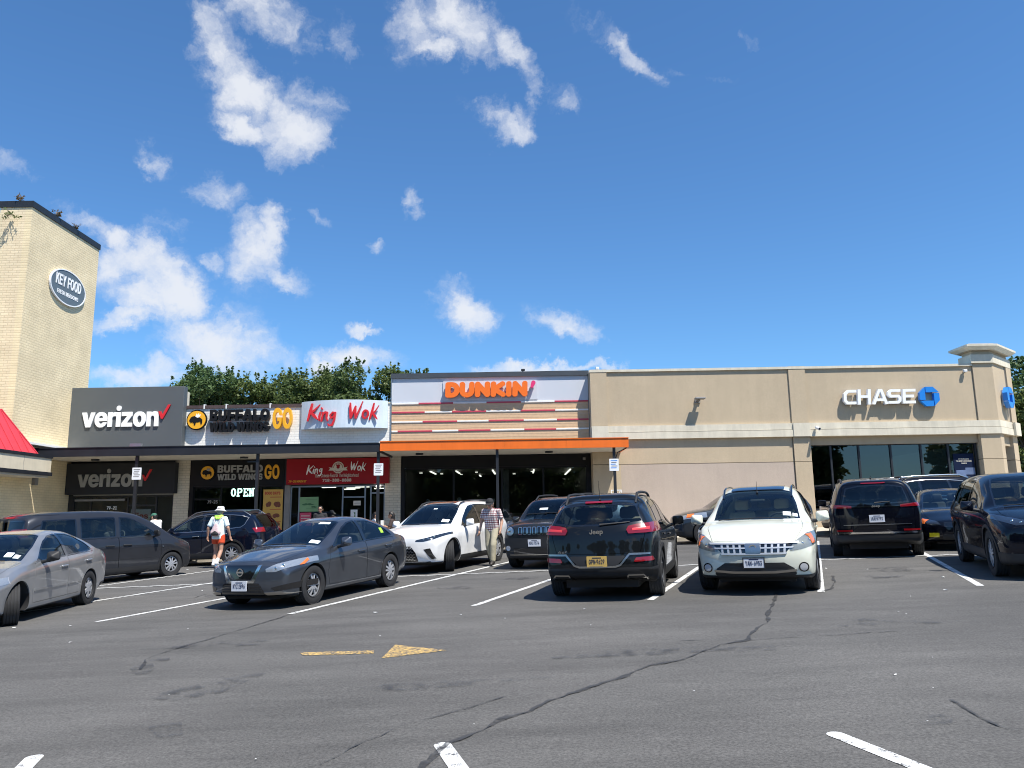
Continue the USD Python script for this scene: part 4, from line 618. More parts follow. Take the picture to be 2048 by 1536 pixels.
# ---------------------------------------------------------------- trees
def tree(x, y, H, R, leaf, label, seed, n=9000, squash=1.0, low=.35, leafs=.16):
    r = np.random.default_rng(seed); z0 = float(gz(x, y))-.1; t = thing('tree', label, 'tree', (x, y, z0)); o = np.array([x, y, z0])
    tr = [o+[0, 0, 0], o+[.1, 0, H*.25], o+[r.normal(0, .2), 0, H*.6]]; limbs = [tube(tr, [.28, .22, .12], 8)]; blobs = []
    for k in range(16):
        a = r.uniform(0, 6.28); rr = R*r.uniform(.35, .85)*(1 if k else 0); zz = H*(low+(1-low)*r.uniform(.15, .95)); rr *= math.sqrt(max(.15, 1-((zz/H-.6)/.5)**2)); c = o+np.array([math.cos(a)*rr, math.sin(a)*rr, zz]); blobs.append((c, R*r.uniform(.26, .42)))
        limbs.append(tube([o+[0, 0, H*r.uniform(.2, .5)], (o+c)/2+[0, 0, H*.12], c], [.09, .05, .02], 5))
    obj('trunk', join(*limbs), 'bark', t)
    V, Fc = [], []; P = []
    w = np.array([b[1]**2 for b in blobs]); w /= w.sum()
    for (c, br), k in zip(blobs, (w*n).astype(int)):
        d = r.normal(0, 1, (k, 3)); d /= np.linalg.norm(d, axis=1, keepdims=True); rad = br*(.62+.42*r.uniform(0, 1, (k, 1))**.6)*(1+.28*np.sin(d[:, :1]*5+c[0])*np.cos(d[:, 1:2]*6)); P.append(c+d*rad*[1, 1, .85*squash])
    for (c, br) in blobs:      # upright shoots break the outline
        if c[2]-o[2] < H*.62 or R > 4: continue
        for q in range(7):
            b0 = c+np.array([r.normal(0, br*.5), r.normal(0, br*.5), br*.55]); L_ = r.uniform(.35, .85); u_ = r.uniform(0, 1, (26, 1)); P.append(b0+u_*np.array([r.normal(0, .12), r.normal(0, .12), L_])+r.normal(0, .07, (26, 3))*(1.15-u_))
    P = np.vstack(P); k = len(P); a = r.normal(0, 1, (k, 3)); a[:, 2] *= .6; a /= np.linalg.norm(a, axis=1, keepdims=True); b = np.cross(a, r.normal(0, 1, (k, 3))); b /= np.linalg.norm(b, axis=1, keepdims=True); s = leafs*r.uniform(.5, 1.45, (k, 1))
    q = np.stack([P-a*s, P+b*s*.55, P+a*s, P-b*s*.55], 1).reshape(-1, 3); i = np.arange(k)*4; f = np.vstack([np.stack([i, i+1, i+2], 1), np.stack([i, i+2, i+3], 1)])
    obj('crown', trimesh.Trimesh(q, f, process=False), leaf, t)
TL = [(-20.3, 50, 12.4, 2.6, 'leaf_c', 'dark round tree just right of the phone shop sign, leftmost behind the roofs'), (-17.6, 52, 10.6, 2.6, 'leaf_b', 'lower tree right of the leftmost one behind the wings shop roof'), (-15.0, 50, 10.5, 2.9, 'leaf_a', 'tree behind the right half of the wings shop roof'), (-12.6, 52, 10.9, 2.8, 'leaf_b', 'tree behind the gap between wings sign and curved sign'), (-10.4, 50, 10.8, 3.0, 'leaf_a', 'tallest bushy tree behind the curved restaurant sign'), (-8.2, 52, 11.2, 2.8, 'leaf_b', 'tree behind the left end of the donut shop parapet'), (-7.1, 55, 11.7, 2.0, 'leaf_a', 'tree whose tip pokes up above the donut shop parapet')]
for i, (x, y, H, R, lf, lb) in enumerate(TL): tree(x, y, H, R, lf, lb, 100+i, n=24000, leafs=.10)
for i, (x, y, H, R, lf, lb) in enumerate([(38.2, 56, 10.8, 3.2, 'leaf_c', 'dark tall tree behind the right end of the bank'), (29.3, 43, 7.6, 2.6, 'leaf_b', 'bright green leafy tree right of the bank corner, lower one')]): tree(x, y, H, R, lf, lb, 150+i, low=.15)
# ---------------------------------------------------------------- vehicles
def carpaint(name, col, metal=.5, rough=.32, coat=1.0): return mk(name, {'p': ('principled_bsdf', dict(base_color=tuple(col), metallic=metal, roughness=rough, coat_weight=coat, coat_roughness=.025, specular_ior_level=.05)), 'g': ('texture_coordinate', {}), 'n': ('noise_texture', dict(scale=2.5, detail=4.0)), 'r': ('map_range', dict(from_min=.3, from_max=.7, to_min=.88, to_max=1.1, clamp=True)), 's': ('vector_math', dict(math_type='scale', vector1=tuple(col)))}, [('g.object', 'n.vector'), ('n.fac', 'r.value'), ('r.result', 's.scale'), ('s.vector', 'p.base_color')], 'p.BSDF')
pm('tyre', (.016, .016, .017), .8, var=.2, vscale=8, bump=.2, bscale=60, coord='object'); pm('rim_silver', (.46, .47, .49), .42, metal=.5, var=.05); pm('rim_dark', (.05, .05, .055), .4, metal=.5, var=0); pm('rim_back', (.012, .012, .013), .7, var=0)
pm('black_plastic', (.014, .014, .015), .6, var=.1, coord='object'); pm('gloss_black', (.006, .006, .007), .12, var=0, coat=1); pm('chrome', (.78, .75, .70), .14, metal=1, var=0); pm('satin', (.56, .57, .58), .35, metal=.45, var=0); pm('chrome_dull', (.44, .425, .40), .3, metal=1, var=0); pm('seat_dark', (.06, .06, .062), .8, var=.2); pm('seat_tan', (.40, .34, .25), .7, var=.1); pm('liner_grey', (.20, .19, .18), .9, var=.05)
pm('tail_red', (.20, .004, .007), .12, coat=1, var=0); pm('tail_bright', (.6, .04, .04), .2, coat=1, var=0); pm('amber', (.70, .16, .02), .15, coat=1, var=0); pm('lamp_grey', (.50, .51, .53), .2, metal=.3, var=0, coat=1); pm('lamp_dark', (.06, .065, .07), .12, metal=.4, var=0, coat=1); pm('lamp_hazy', (.46, .44, .36), .3, metal=.2, var=.2, coat=1); pm('fog_yellow', (.75, .62, .02), .3, var=0, coat=1)
pm('plate_white', (.66, .67, .70), .4, var=.03); pm('plate_gold', (.55, .36, .10), .4, var=.05); pm('plate_ink', (.012, .018, .06), .5, var=0); pm('sticker_white', (.78, .80, .82), .5, var=0); pm('sticker_green', (.35, .65, .05), .5, var=0)
glass('glass_clear', (.80, .86, .84), 1.5, 0, 1.15); glass('glass_tint', (.36, .39, .40), 1.5, 0, 1.2); glass('glass_mid', (.66, .71, .70), 1.5, 0, 1.15); glass('lamp_cover', (.86, .88, .9), 1.5, 0, 1.3)
def smoothstep(a, b, x): t = np.clip((np.asarray(x, float)-a)/(b-a), 0, 1); return t*t*(3-2*t)
class Car:
    def __init__(s, sp, fine=1.0):
        s.sp = sp; s.L, s.W, s.wb, s.fo, s.R = sp['L'], sp['W'], sp['wb'], sp['fo'], sp['R']; s.nose = s.wb/2+s.fo; s.tail = s.nose-s.L; s.hw = s.W/2
        g = lambda k: PchipInterpolator(*np.array(sp[k], float).T, extrapolate=True)
        s.top, s.belt, s.bot, s.plan = g('top'), g('belt'), g('bot'), g('plan'); s.nz, s.tz = g('nz'), g('tz'); s.fine = fine; s.cache = {}; s.build()
    def section(s, x, n1, n2):
        zb, zs, zt, w = float(s.bot(x)), float(s.belt(x)), float(s.top(x)), float(s.plan(x))*s.hw; zt = max(zt, zs+.02); H = zt-zs
        t = np.linspace(0, 1, n1); fl = np.interp(t, [0, .05, .14, .32, .55, .74, .86, .94, 1], s.sp.get('flank', [.88, .94, .968, .982, 1.0, .992, .985, .968, .938])); fl = np.interp(np.linspace(0, 1, n1), t, fl)
        low = np.stack([w*fl, zb+(zs-zb)*t], 1); ys = w*fl[-1]; k = smoothstep(.12, .42, H); n = 2.3+k*s.sp.get('nroof', 2.6); th = np.linspace(0, np.pi/2, n2)[1:]
        cy, sy = np.cos(th)**(2/n), np.sin(th)**(2/n); tum = s.sp.get('tumble', .23)*k; up = np.stack([ys*cy*(1-tum*sy), zs+H*sy], 1); up[-1, 0] = 0
        under = np.array([[0, zb+.02], [w*.45, zb+.02], [w*.78, zb+.01]]); return np.vstack([under, low, up])
    def build(s):
        ns = int(84*s.fine); n1, n2 = int(16*s.fine)+4, int(14*s.fine)+4; rr = s.sp.get('rr', .05)
        st = np.unique(np.concatenate([rr*(1-np.cos(np.linspace(0, np.pi/2, 6))), np.linspace(rr, s.L-rr, ns), s.L-rr*(1-np.cos(np.linspace(0, np.pi/2, 6)))])); rings = []
        for x in st:
            h = s.section(x, n1, n2); d = min(x, s.L-x)
            if d < rr:
                q = rr-math.sqrt(max(0, rr*rr-(rr-d)**2)); m = np.array([0, h[:, 1].mean()]); hw, hh = h[:, 0].max(), np.ptp(h[:, 1])/2; h = m+(h-m)*[1-q/hw, 1-q/hh]
            ring = np.vstack([h, (h*[-1, 1])[-2:0:-1]]); rings.append(np.column_stack([np.full(len(ring), x), ring]))
        m = len(rings[0]); V = list(rings)
        def cap(ring):
            c = np.array([ring[0, 0], 0, ring[:, 2].mean()]); return [c+(ring-c)*[1, k, k] for k in (.97, .9, .78, .62, .45, .3, .15)], c
        cf, c0 = cap(rings[0]); cr, c1 = cap(rings[-1]); seq = cf[::-1]+V+cr; P = np.vstack(seq+[c0[None], c1[None]]); nr = len(seq); f = []
        i, j = np.meshgrid(np.arange(nr-1), np.arange(m), indexing='ij'); k = (j+1) % m; q = np.stack([i*m+j, i*m+k, (i+1)*m+k, (i+1)*m+j], -1).reshape(-1, 4); F = np.vstack([q[:, [0, 1, 2]], q[:, [0, 2, 3]]]); j = np.arange(m); k = (j+1) % m; e = (nr-1)*m
        F = np.vstack([F, np.stack([np.full(m, nr*m), k, j], 1), np.stack([np.full(m, nr*m+1), e+j, e+k], 1)])
        x, y, z = P.T; pf = s.sp.get('pf', 2.6); fe, re = s.sp.get('fe', 1.0), s.sp.get('re', .9)
        fF = 1-smoothstep(0, fe, x); fR = 1-smoothstep(0, re, s.L-x)
        ay = np.abs(y)/s.hw; dx = fF*(s.nz(z)+s.sp.get('bf', .3)*ay**pf); dr = fR*(s.tz(z)+s.sp.get('br', .22)*ay**pf)
        V = np.stack([s.nose-x-dx+dr, y, z], 1); T = trimesh.Trimesh(V, F, process=False)
        if T.volume < 0: F = F[:, ::-1]; T = trimesh.Trimesh(V, F, process=False)
        fn = np.cross(V[F[:, 1]]-V[F[:, 0]], V[F[:, 2]]-V[F[:, 0]]); N = np.zeros_like(V)
        for k in range(3): np.add.at(N, F[:, k], fn)
        s.V, s.F, s.N = V, F, N/np.maximum(np.linalg.norm(N, axis=1, keepdims=True), 1e-12); s.tm = T
    def off(s, d):
        if d not in s.cache:
            s.cache[d] = m3.Manifold(m3.Mesh(np.hstack([s.V+s.N*d, s.N]).astype(np.float32), s.F.astype(np.uint32)))
        return s.cache[d]
    def shell(s, hi, lo):
        k = ('s', hi, lo)
        if k not in s.cache: s.cache[k] = s.off(hi)-s.off(lo)
        return s.cache[k]
    # cutters: polygons in (s, z) seen from the side, (y, z) from the front or rear, (s, y) from above
    def prism(s, poly, axis, lo=None, hi=None):
        out = None
        for g in getattr(poly, 'geoms', [poly]):
            if g.area < 1e-6: continue
            if axis == 'side': g = sa.affine_transform(g, [-1, 0, 0, 1, s.nose, 0])
            if axis == 'top': g = sa.affine_transform(g, [-1, 0, 0, 1, s.nose, 0])
            g = sg.polygon.orient(g); cs = m3.CrossSection([np.array(g.exterior.coords)[:-1]]+[np.array(r.coords)[:-1] for r in g.interiors], m3.FillRule.EvenOdd)
            if axis == 'side': a, b = (0.0, s.hw+.3) if lo is None else (lo, hi); m = cs.extrude(b-a).transform(np.array([[1, 0, 0, 0], [0, 0, -1, b], [0, 1, 0, 0]], float))   # x, z polygon swept along y
            elif axis == 'front': a, b = (s.nose-1.0, s.nose+.3) if lo is None else (lo, hi); m = cs.extrude(b-a).transform(np.array([[0, 0, 1, a], [1, 0, 0, 0], [0, 1, 0, 0]], float))
            elif axis == 'rear': a, b = (s.tail-.3, s.tail+.95) if lo is None else (lo, hi); m = cs.extrude(b-a).transform(np.array([[0, 0, 1, a], [1, 0, 0, 0], [0, 1, 0, 0]], float))
            else: a, b = (.45, 2.6) if lo is None else (lo, hi); m = cs.extrude(b-a).translate([0, 0, a])
            out = m if out is None else out+m
        return out
    def over(s, poly, axis, hi, lo, a=None, b=None): return s.shell(hi, lo) ^ s.prism(poly, axis, a, b)
    def xs(s, y, z, rear=False):
        o = [[(s.tail-1 if rear else s.nose+1), y, z]]; d = [[1.0 if rear else -1.0, 0, 0]]; p, *_ = s.tm.ray.intersects_location(o, d); return float((p[:, 0].min() if rear else p[:, 0].max())) if len(p) else (s.tail if rear else s.nose)
    def ys(s, x, z):
        p, *_ = s.tm.ray.intersects_location([[s.nose-x, 3, z]], [[0, -1.0, 0]]); return float(p[:, 1].max()) if len(p) else s.hw
    def zs(s, x, y):
        p, *_ = s.tm.ray.intersects_location([[s.nose-x, y, 4]], [[0, 0, -1.0]]); return float(p[:, 2].max()) if len(p) else 1.4
    def zs_(s, x): return s.zs(x, 0)
def mir(m):
    mm = m.to_mesh(); vp = np.array(mm.vert_properties); f = np.array(mm.tri_verts)[:, ::-1].copy(); vp[:, 1] *= -1
    if vp.shape[1] >= 6: vp[:, 4] *= -1
    return m3.Manifold(m3.Mesh(vp.astype(np.float32), f.astype(np.uint32), merge_from_vert=np.array(mm.merge_from_vert), merge_to_vert=np.array(mm.merge_to_vert)))
def poly(*p): return sg.Polygon(p)
def rnd(p, r): return p.buffer(-r).buffer(2*r).buffer(-r)
def lathe(prof, n=40): c = trimesh.creation.revolve(np.array(prof), sections=n); return c
def wheel_set(R, w, rr, style):
    """tyre, rim face and dark back of a wheel whose outer face looks along +y"""
    h = w/2; tread = []
    for k in range(5):
        y0 = -h*.8+k*h*.4-.0; tread += [(R, y0-h*.13), (R, y0+h*.13), (R-.009, y0+h*.15), (R-.009, y0+h*.25)]
    prof = [(rr-.01, -h*.85), (rr+.02, -h*.96), ((R+rr)/2, -h), (R-.03, -h*.97), (R-.006, -h*.9)]+tread[:-2]+[(R-.006, h*.9), (R-.03, h*.97), ((R+rr)/2, h), (rr+.02, h*.96), (rr-.01, h*.85)]
    prof = prof+[prof[0]]; ty = lathe(prof); ty.apply_transform(trimesh.transformations.rotation_matrix(-np.pi/2, [1, 0, 0])); ty.fix_normals()
    C = sg.Point(0, 0); face = [C.buffer(rr+.006, 32).difference(C.buffer(rr-.028, 32)), C.buffer(rr*.2, 20)]; n, kind = style
    for k in range(n):
        a = 360/n*k; q = []
        if kind == 'wide': q = [poly((-.045, .02), (.045, .02), (.03, rr*.6), (.05, rr-.02), (-.05, rr-.02), (-.03, rr*.6))]
        elif kind == 'thin': q = [poly((-.022, .02), (.022, .02), (.017, rr-.02), (-.017, rr-.02))]
        elif kind == 'split': q = [poly((-.03, .03), (.005, .03), (-.03, rr-.02), (-.065, rr-.02)), poly((.03, .03), (-.005, .03), (.03, rr-.02), (.065, rr-.02))]
        face += [sa.rotate(g, a, origin=(0, 0)) for g in q]
    face = unary_union(face); bolts = [sg.Point(rr*.13*math.cos(t), rr*.13*math.sin(t)).buffer(.008, 6) for t in np.arange(5)*2*np.pi/5]; face = face.difference(unary_union(bolts))
    fm = ext(face, .022); fm = trimesh.Trimesh(*trimesh.remesh.subdivide_to_size(fm.vertices, fm.faces, .12)); v = fm.vertices; d = np.hypot(v[:, 0], v[:, 1])/rr; v = np.stack([v[:, 0], v[:, 2]+h*.62-.03*(1-d)*0+.02*np.cos(d*1.5)-.012, v[:, 1]], 1); fm = trimesh.Trimesh(v, fm.faces[:, ::-1]); fm.fix_normals()
    bk = lathe([(0, -.01), (rr*.55, -.01), (rr*.55, .0), (rr-.012, -.02), (rr-.002, h*.8), (rr+.004, h*.86), (rr+.004, -h*.8), (rr-.004, -h*.8), (rr-.02, -.05), (0, -.05)], 28); bk.apply_transform(trimesh.transformations.rotation_matrix(-np.pi/2, [1, 0, 0])); bk.apply_translation([0, h*.15, 0])
    return ty, fm, bk
def blob(pts, r): return m3.Manifold.batch_hull([m3.Manifold.sphere(ri, 16).translate(list(map(float, p))) for p, ri in zip(pts, np.broadcast_to(r, (len(pts),)))])
def make_car(sp, label, cat, fa, th, group=None, name='parked_car', fine=1.0):
    """fa: ground point under the middle of the front axle; th: heading in degrees"""
    c = Car(sp, fine); ux, uy = math.cos(math.radians(th)), math.sin(math.radians(th)); ctr = np.array(fa)-np.array([ux, uy])*c.wb/2
    X = np.array([ux, uy, .028*ux+.018*uy]); X /= np.linalg.norm(X); Z = np.array([-.028, -.018, 1]); Z /= np.linalg.norm(Z); Y = np.cross(Z, X); mt = np.eye(4); mt[:3, 0], mt[:3, 1], mt[:3, 2] = X, Y, Z; mt[:3, 3] = [*ctr, float(gz(*ctr))+.002]
    t = thing(name, label, cat, matrix=mt, group=group); pt = sp['paint']; R = c.R; fx, rx = c.fo, c.fo+c.wb     # axle stations
    body = c.off(0.0)
    z0 = sp.get('cav_z', .42); f0, f1 = sp['fw'], c.L-sp.get('cavtail', .12)
    cav = c.off(-.04) ^ m3.Manifold.cube([f1-f0, 3, 3]).translate([c.nose-f1, -1.5, z0]); body = body-cav
    # wheel arches
    Ra = R+sp.get('gap', .045)
    for x in (fx, rx):
        cy = m3.Manifold.cylinder(3, Ra, Ra, 48).rotate([90, 0, 0]).translate([c.nose-x, 1.5, R]); depth = .30 if x == fx else .26
        keep = m3.Manifold.cube([3, 2*(c.hw-depth), 3]).translate([c.nose-x-1.5, -(c.hw-depth), -.5]); body = body-(cy-keep)
    arch = unary_union([sg.Point(x, R).buffer(Ra+sp.get('arch', .055), 24).difference(sg.Point(x, R).buffer(Ra, 24)) for x in (fx, rx)]); wells = unary_union([sg.Point(x, R).buffer(Ra, 24) for x in (fx, rx)])
    parts = []      # (name, manifold, material, parent key)
    # glazing
    thick = c.shell(.05, -.06)
    dlo = unary_union(sp['side_glass']).buffer(sp.get('dlo', .022), join_style=2); dlo_all = unary_union(sp['dlo_poly']) if 'dlo_poly' in sp else dlo.buffer(.03).buffer(-.03)
    cut = thick ^ c.prism(dlo_all, 'side', .3, c.hw+.3); cut = cut+mir(cut)
    body = body-cut
    for k, g in enumerate(sp['side_glass']):
        gm = c.shell(-.006, -.011) ^ c.prism(g.buffer(-.001), 'side', .3, c.hw+.3); mat = sp['side_mats'][k]
        parts += [('side_window', gm, mat), ('side_window', mir(gm), mat)]
    trimp = c.shell(.0, -.022) ^ c.prism(dlo_all.buffer(-.001).difference(unary_union(sp['side_glass'])), 'side', .3, c.hw+.3); parts += [('window_trim', trimp, 'gloss_black'), ('window_trim', mir(trimp), 'gloss_black')]
    if 'chrome_dlo' in sp: m = c.shell(.005, -.005) ^ c.prism(dlo_all.buffer(.012).difference(dlo_all.buffer(-.004)), 'side', .3, c.hw+.3); parts += [('window_moulding', m, sp['chrome_dlo']), ('window_moulding', mir(m), sp['chrome_dlo'])]
    for nm, key, ax in (('windshield', 'ws', 'top'), ('rear_window', 'rw', sp.get('rw_axis', 'top'))):
        g = sp[key]; zl = (.7, 2.6) if ax == 'top' else (None, None); body = body-(thick ^ c.prism(g, ax, *zl)); gi = g.buffer(-.028, join_style=1)
        parts.append((nm, c.shell(-.004, -.009) ^ c.prism(gi, ax, *zl), sp.get(key+'_mat', 'glass_clear'))); parts.append((nm+'_seal', c.shell(-.001, -.012) ^ c.prism(g.buffer(-.001).difference(gi), ax, *zl), 'gloss_black'))
    # panels that open
    for side in (1, -1):
        for g in sp['doors']:
            p = c.prism(g.buffer(-.004), 'side', c.hw*.55, c.hw+.3); q = c.prism(g.buffer(.003), 'side', c.hw*.55, c.hw+.3); sh = c.shell(.05, -.045)
            p, q = sh ^ p, sh ^ q
            if side < 0: p, q = mir(p), mir(q)
            d = body ^ p
            if d.num_tri() > 20: parts.append(('door', d, pt))
            body = body-q
    for nm, key, ax, rg in (('hood', 'hood', 'top', (.5, 2.6)), ('trunk_lid', 'trunk', 'top', (.5, 2.6)), ('liftgate', 'gate', 'rear', (None, None))):
        if key in sp:
            sh = c.shell(.05, -.035); p = sh ^ c.prism(sp[key].buffer(-.004), ax, *rg); q = sh ^ c.prism(sp[key].buffer(.003), ax, *rg); d = body ^ p; parts.append((nm, d, sp.get(key+'_mat', pt))); body = body-q
    for g in sp.get('recess', []):
        ax, pol, dep = g; body = body-(c.shell(.08, -dep) ^ c.prism(pol, ax))
    parts.append(('body', body, pt))
    # dark cladding round the arches and along the sills
    if sp.get('clad'):
        g = unary_union([arch, *sp['clad']]).difference(wells); m = c.shell(.011, -.012) ^ c.prism(g, 'side', .25, c.hw+.3); parts += [('cladding', m, sp.get('clad_mat', 'black_plastic')), ('cladding', mir(m), sp.get('clad_mat', 'black_plastic'))]
    for it in sp.get('skirt', []):
        m = c.shell(.008, -.012) ^ c.prism(it.difference(wells), 'side', -c.hw-.3, c.hw+.3); parts.append(('lower_bumper', m, 'black_plastic'))
    for nm, ax, g, mat, hi, lo, both in sp.get('extra', []):
        rg = {'side': (.25, c.hw+.3)}.get(ax, (None, None)) if ax != 'top' else (.5, 2.6); m = c.over(g, ax, hi, lo, *rg)
        if m.num_tri(): parts.append((nm, m, mat)); both and parts.append((nm, mir(m), mat))
    if 'ed' in sp: sp['ed'](c, parts)
    keys = {}
    for nm, m, mat in parts:
        if not hasattr(m, 'num_tri') or m.num_tri() > 0: obj(nm, m, mat, t, smooth=40)
    # wheel wells
    for x in (fx, rx):
        an = sg.Point(x, R).buffer(Ra+.012, 24).difference(sg.Point(x, R).buffer(Ra-.004, 24)).intersection(sg.box(0, .12, 10, 3))
        for sd in (1, -1):
            m = c.prism(an, 'side', c.hw-.30, c.hw-.03) ^ c.off(-.006); m = m if sd > 0 else mir(m); m.num_tri() and obj('wheel_well', m, 'rim_back', t)
    # wheels
    ty, fm, bk = wheel_set(R, sp.get('tw', .215), sp['rim'], sp['spokes']); steer = sp.get('steer', 0); inset = sp.get('inset', .02)
    for x in (fx, rx):
        for sd in (1, -1):
            yw = sd*(float(c.plan(x))*c.hw-sp.get('tw', .215)/2-inset); q = np.eye(4); a = math.radians(steer) if x == fx else 0
            q[:3, :3] = Rot.from_euler('z', a+(0 if sd > 0 else np.pi)).as_matrix(); q[:3, 3] = [c.nose-x, yw, R]; w = group_part('wheel', t, q)
            obj('tyre', ty, 'tyre', w, smooth=35); obj('rim', fm, sp.get('rim_mat', 'rim_silver'), w, smooth=35); obj('rim_back', bk, 'rim_back', w, smooth=35)
    # underbody
    obj('underbody', box(c.tail+.35, c.nose-.35, -c.hw*.62, c.hw*.62, float(c.bot(c.L/2))-.03, float(c.bot(c.L/2))+.1), 'rim_back', t)
    # mirrors, handles
    ms = sp['mirror']; my = c.ys(ms[0], ms[1]) if ms[1] < float(c.belt(ms[0])) else c.ys(ms[0], float(c.belt(ms[0]))-.03)
    for sd in (1, -1):
        x, z = c.nose-ms[0], ms[1]; b = blob([(x, sd*(my+.09), z+.0), (x, sd*(my+.22), z+.02), (x-.07, sd*(my+.09), z+.075), (x-.07, sd*(my+.22), z+.08), (x+.0, sd*(my+.15), z+.04)], [.05, .045, .045, .04, .06])*(1.0) if False else blob([(x, sd*(my+.10), z), (x-.01, sd*(my+.23), z+.02), (x-.02, sd*(my+.10), z+.09), (x-.03, sd*(my+.22), z+.10), (x+.035, sd*(my+.16), z+.045)], [.045, .04, .045, .04, .05])
        b = b-m3.Manifold.cube([.2, .6, .5]).translate([x-.256, sd*my-.3 if sd > 0 else sd*my-.3, z-.2]).translate([0, sd*.15, 0])
        h = obj('mirror', b, sp.get('mirror_mat', pt), t, smooth=50); obj('mirror_arm', blob([(x, sd*(my-.03), z-.04), (x, sd*(my+.1), z-.01)], [.03, .03]), 'black_plastic', t, smooth=50)
        for hx, hz in sp.get('handles', []):
            y = c.ys(hx, hz); obj('door_handle', blob([(c.nose-hx-.10, sd*(y+.018), hz+.005), (c.nose-hx+.10, sd*(y+.018), hz)], [.016, .016]), sp.get('handle_mat', pt), t, smooth=50)
    # cabin
    st = sp['seats']; sm_ = sp.get('seat_mat', 'seat_dark'); zc = sp.get('seat_z', .62)
    for k, sx in enumerate(st):
        for sy in (.36, -.36) if k == 0 else (.38, -.38, 0):
            x = c.nose-sx; wd = .25 if k == 0 else .2; a = [blob([(x+.2, sy-wd+.06, zc), (x+.2, sy+wd-.06, zc), (x-.25, sy-wd+.06, zc-.02), (x-.25, sy+wd-.06, zc-.02)], .08), blob([(x-.22, sy-wd+.05, zc+.05), (x-.22, sy+wd-.05, zc+.05), (x-.36, sy-wd+.08, zc+.52), (x-.36, sy+wd-.08, zc+.52)], .075), blob([(x-.37, sy-.08, zc+.68), (x-.37, sy+.08, zc+.68), (x-.36, sy-.07, zc+.76), (x-.36, sy+.07, zc+.76)], .055)]
            obj('seat', a[0]+a[1]+a[2], sm_, t, smooth=50)
    dx = sp['dash']; zd = sp['dash_z']; obj('dashboard', blob([(c.nose-dx, -c.hw*.72, zd-.1), (c.nose-dx, c.hw*.72, zd-.1), (c.nose-dx-.35, -c.hw*.72, zd-.14), (c.nose-dx-.35, c.hw*.72, zd-.14), (c.nose-dx-.1, 0, zd-.07)], .09), 'seat_dark', t, smooth=50)
    ring = trimesh.creation.torus(.185, .016, 28, 8); ring.apply_transform(trimesh.transformations.rotation_matrix(math.radians(-65), [0, 1, 0])); ring.apply_translation([c.nose-dx-.5, .36, zd-.02]); obj('steering_wheel', join(ring, box(c.nose-dx-.53, c.nose-dx-.46, .2, .52, zd-.05, zd+.0)), 'seat_dark', t, smooth=50)
    return t, c, mt
def on_car(t, name, mesh, mat, smooth=False): obj(name, mesh, mat, t, smooth=smooth)
def plate(t, c, z, text, rear=False, mat='plate_white', ink='plate_ink', y=0.0, tilt=0):
    x = c.xs(y, z, rear); d = -1 if rear else 1; fr = Frame((x+d*.012, y, 0), (0, d, 0), (d, 0, 0)); p = group_part('number_plate', t)
    obj('plate', fr.put(ext(sg.box(-.152, z-.076, .152, z+.076).buffer(.006), .008)), mat, p)
    gs = word(text, .068, 600, .25, .03); obj('plate_text', fr.put(ext(shapely.union_all([sa.translate(g, -.125, z-.036) for _, g in gs]), .003)).apply_translation([d*.008, 0, 0]), ink, p)
    obj('plate_text', fr.put(ext(sg.box(-.07, z+.048, .07, z+.062), .002)).apply_translation([d*.008, 0, 0]), ink, p); return x
def emblem_text(t, c, text, z, h, w, rear, mat, y=0.0):
    x = c.xs(y, z, rear); d = -1 if rear else 1; fr = Frame((x+d*.004, y, 0), (0, d, 0), (d, 0, 0)); gs = word(text, h, 800, w); obj('badge', fr.put(ext(shapely.union_all([sa.translate(g, -w/2, z-h*.35) for _, g in gs]), .012)), mat, t)
def emblem_ring(t, c, z, r, mat='chrome', y=0):
    x = c.xs(y, z); fr = Frame((x+.004, y, 0), (0, 1, 0), (1, 0, 0)); g = unary_union([sg.Point(0, z).buffer(r, 24).difference(sg.Point(0, z).buffer(r*.76, 24)), sg.box(-r*1.12, z-r*.2, r*1.12, z+r*.2)]); obj('badge', fr.put(ext(g, .014)), mat, t)
def sticker(t, c, sx, y, wd, ln, mat='sticker_white'):
    """a label on the inside of the windscreen"""
    a = [(sx, y-wd/2), (sx, y+wd/2), (sx+ln, y+wd/2), (sx+ln, y-wd/2)]; m = c.shell(-.0035, -.0125) ^ c.prism(poly(*a), 'top', .7, 2.6)
    if m.num_tri(): obj('sticker', m, mat, t)
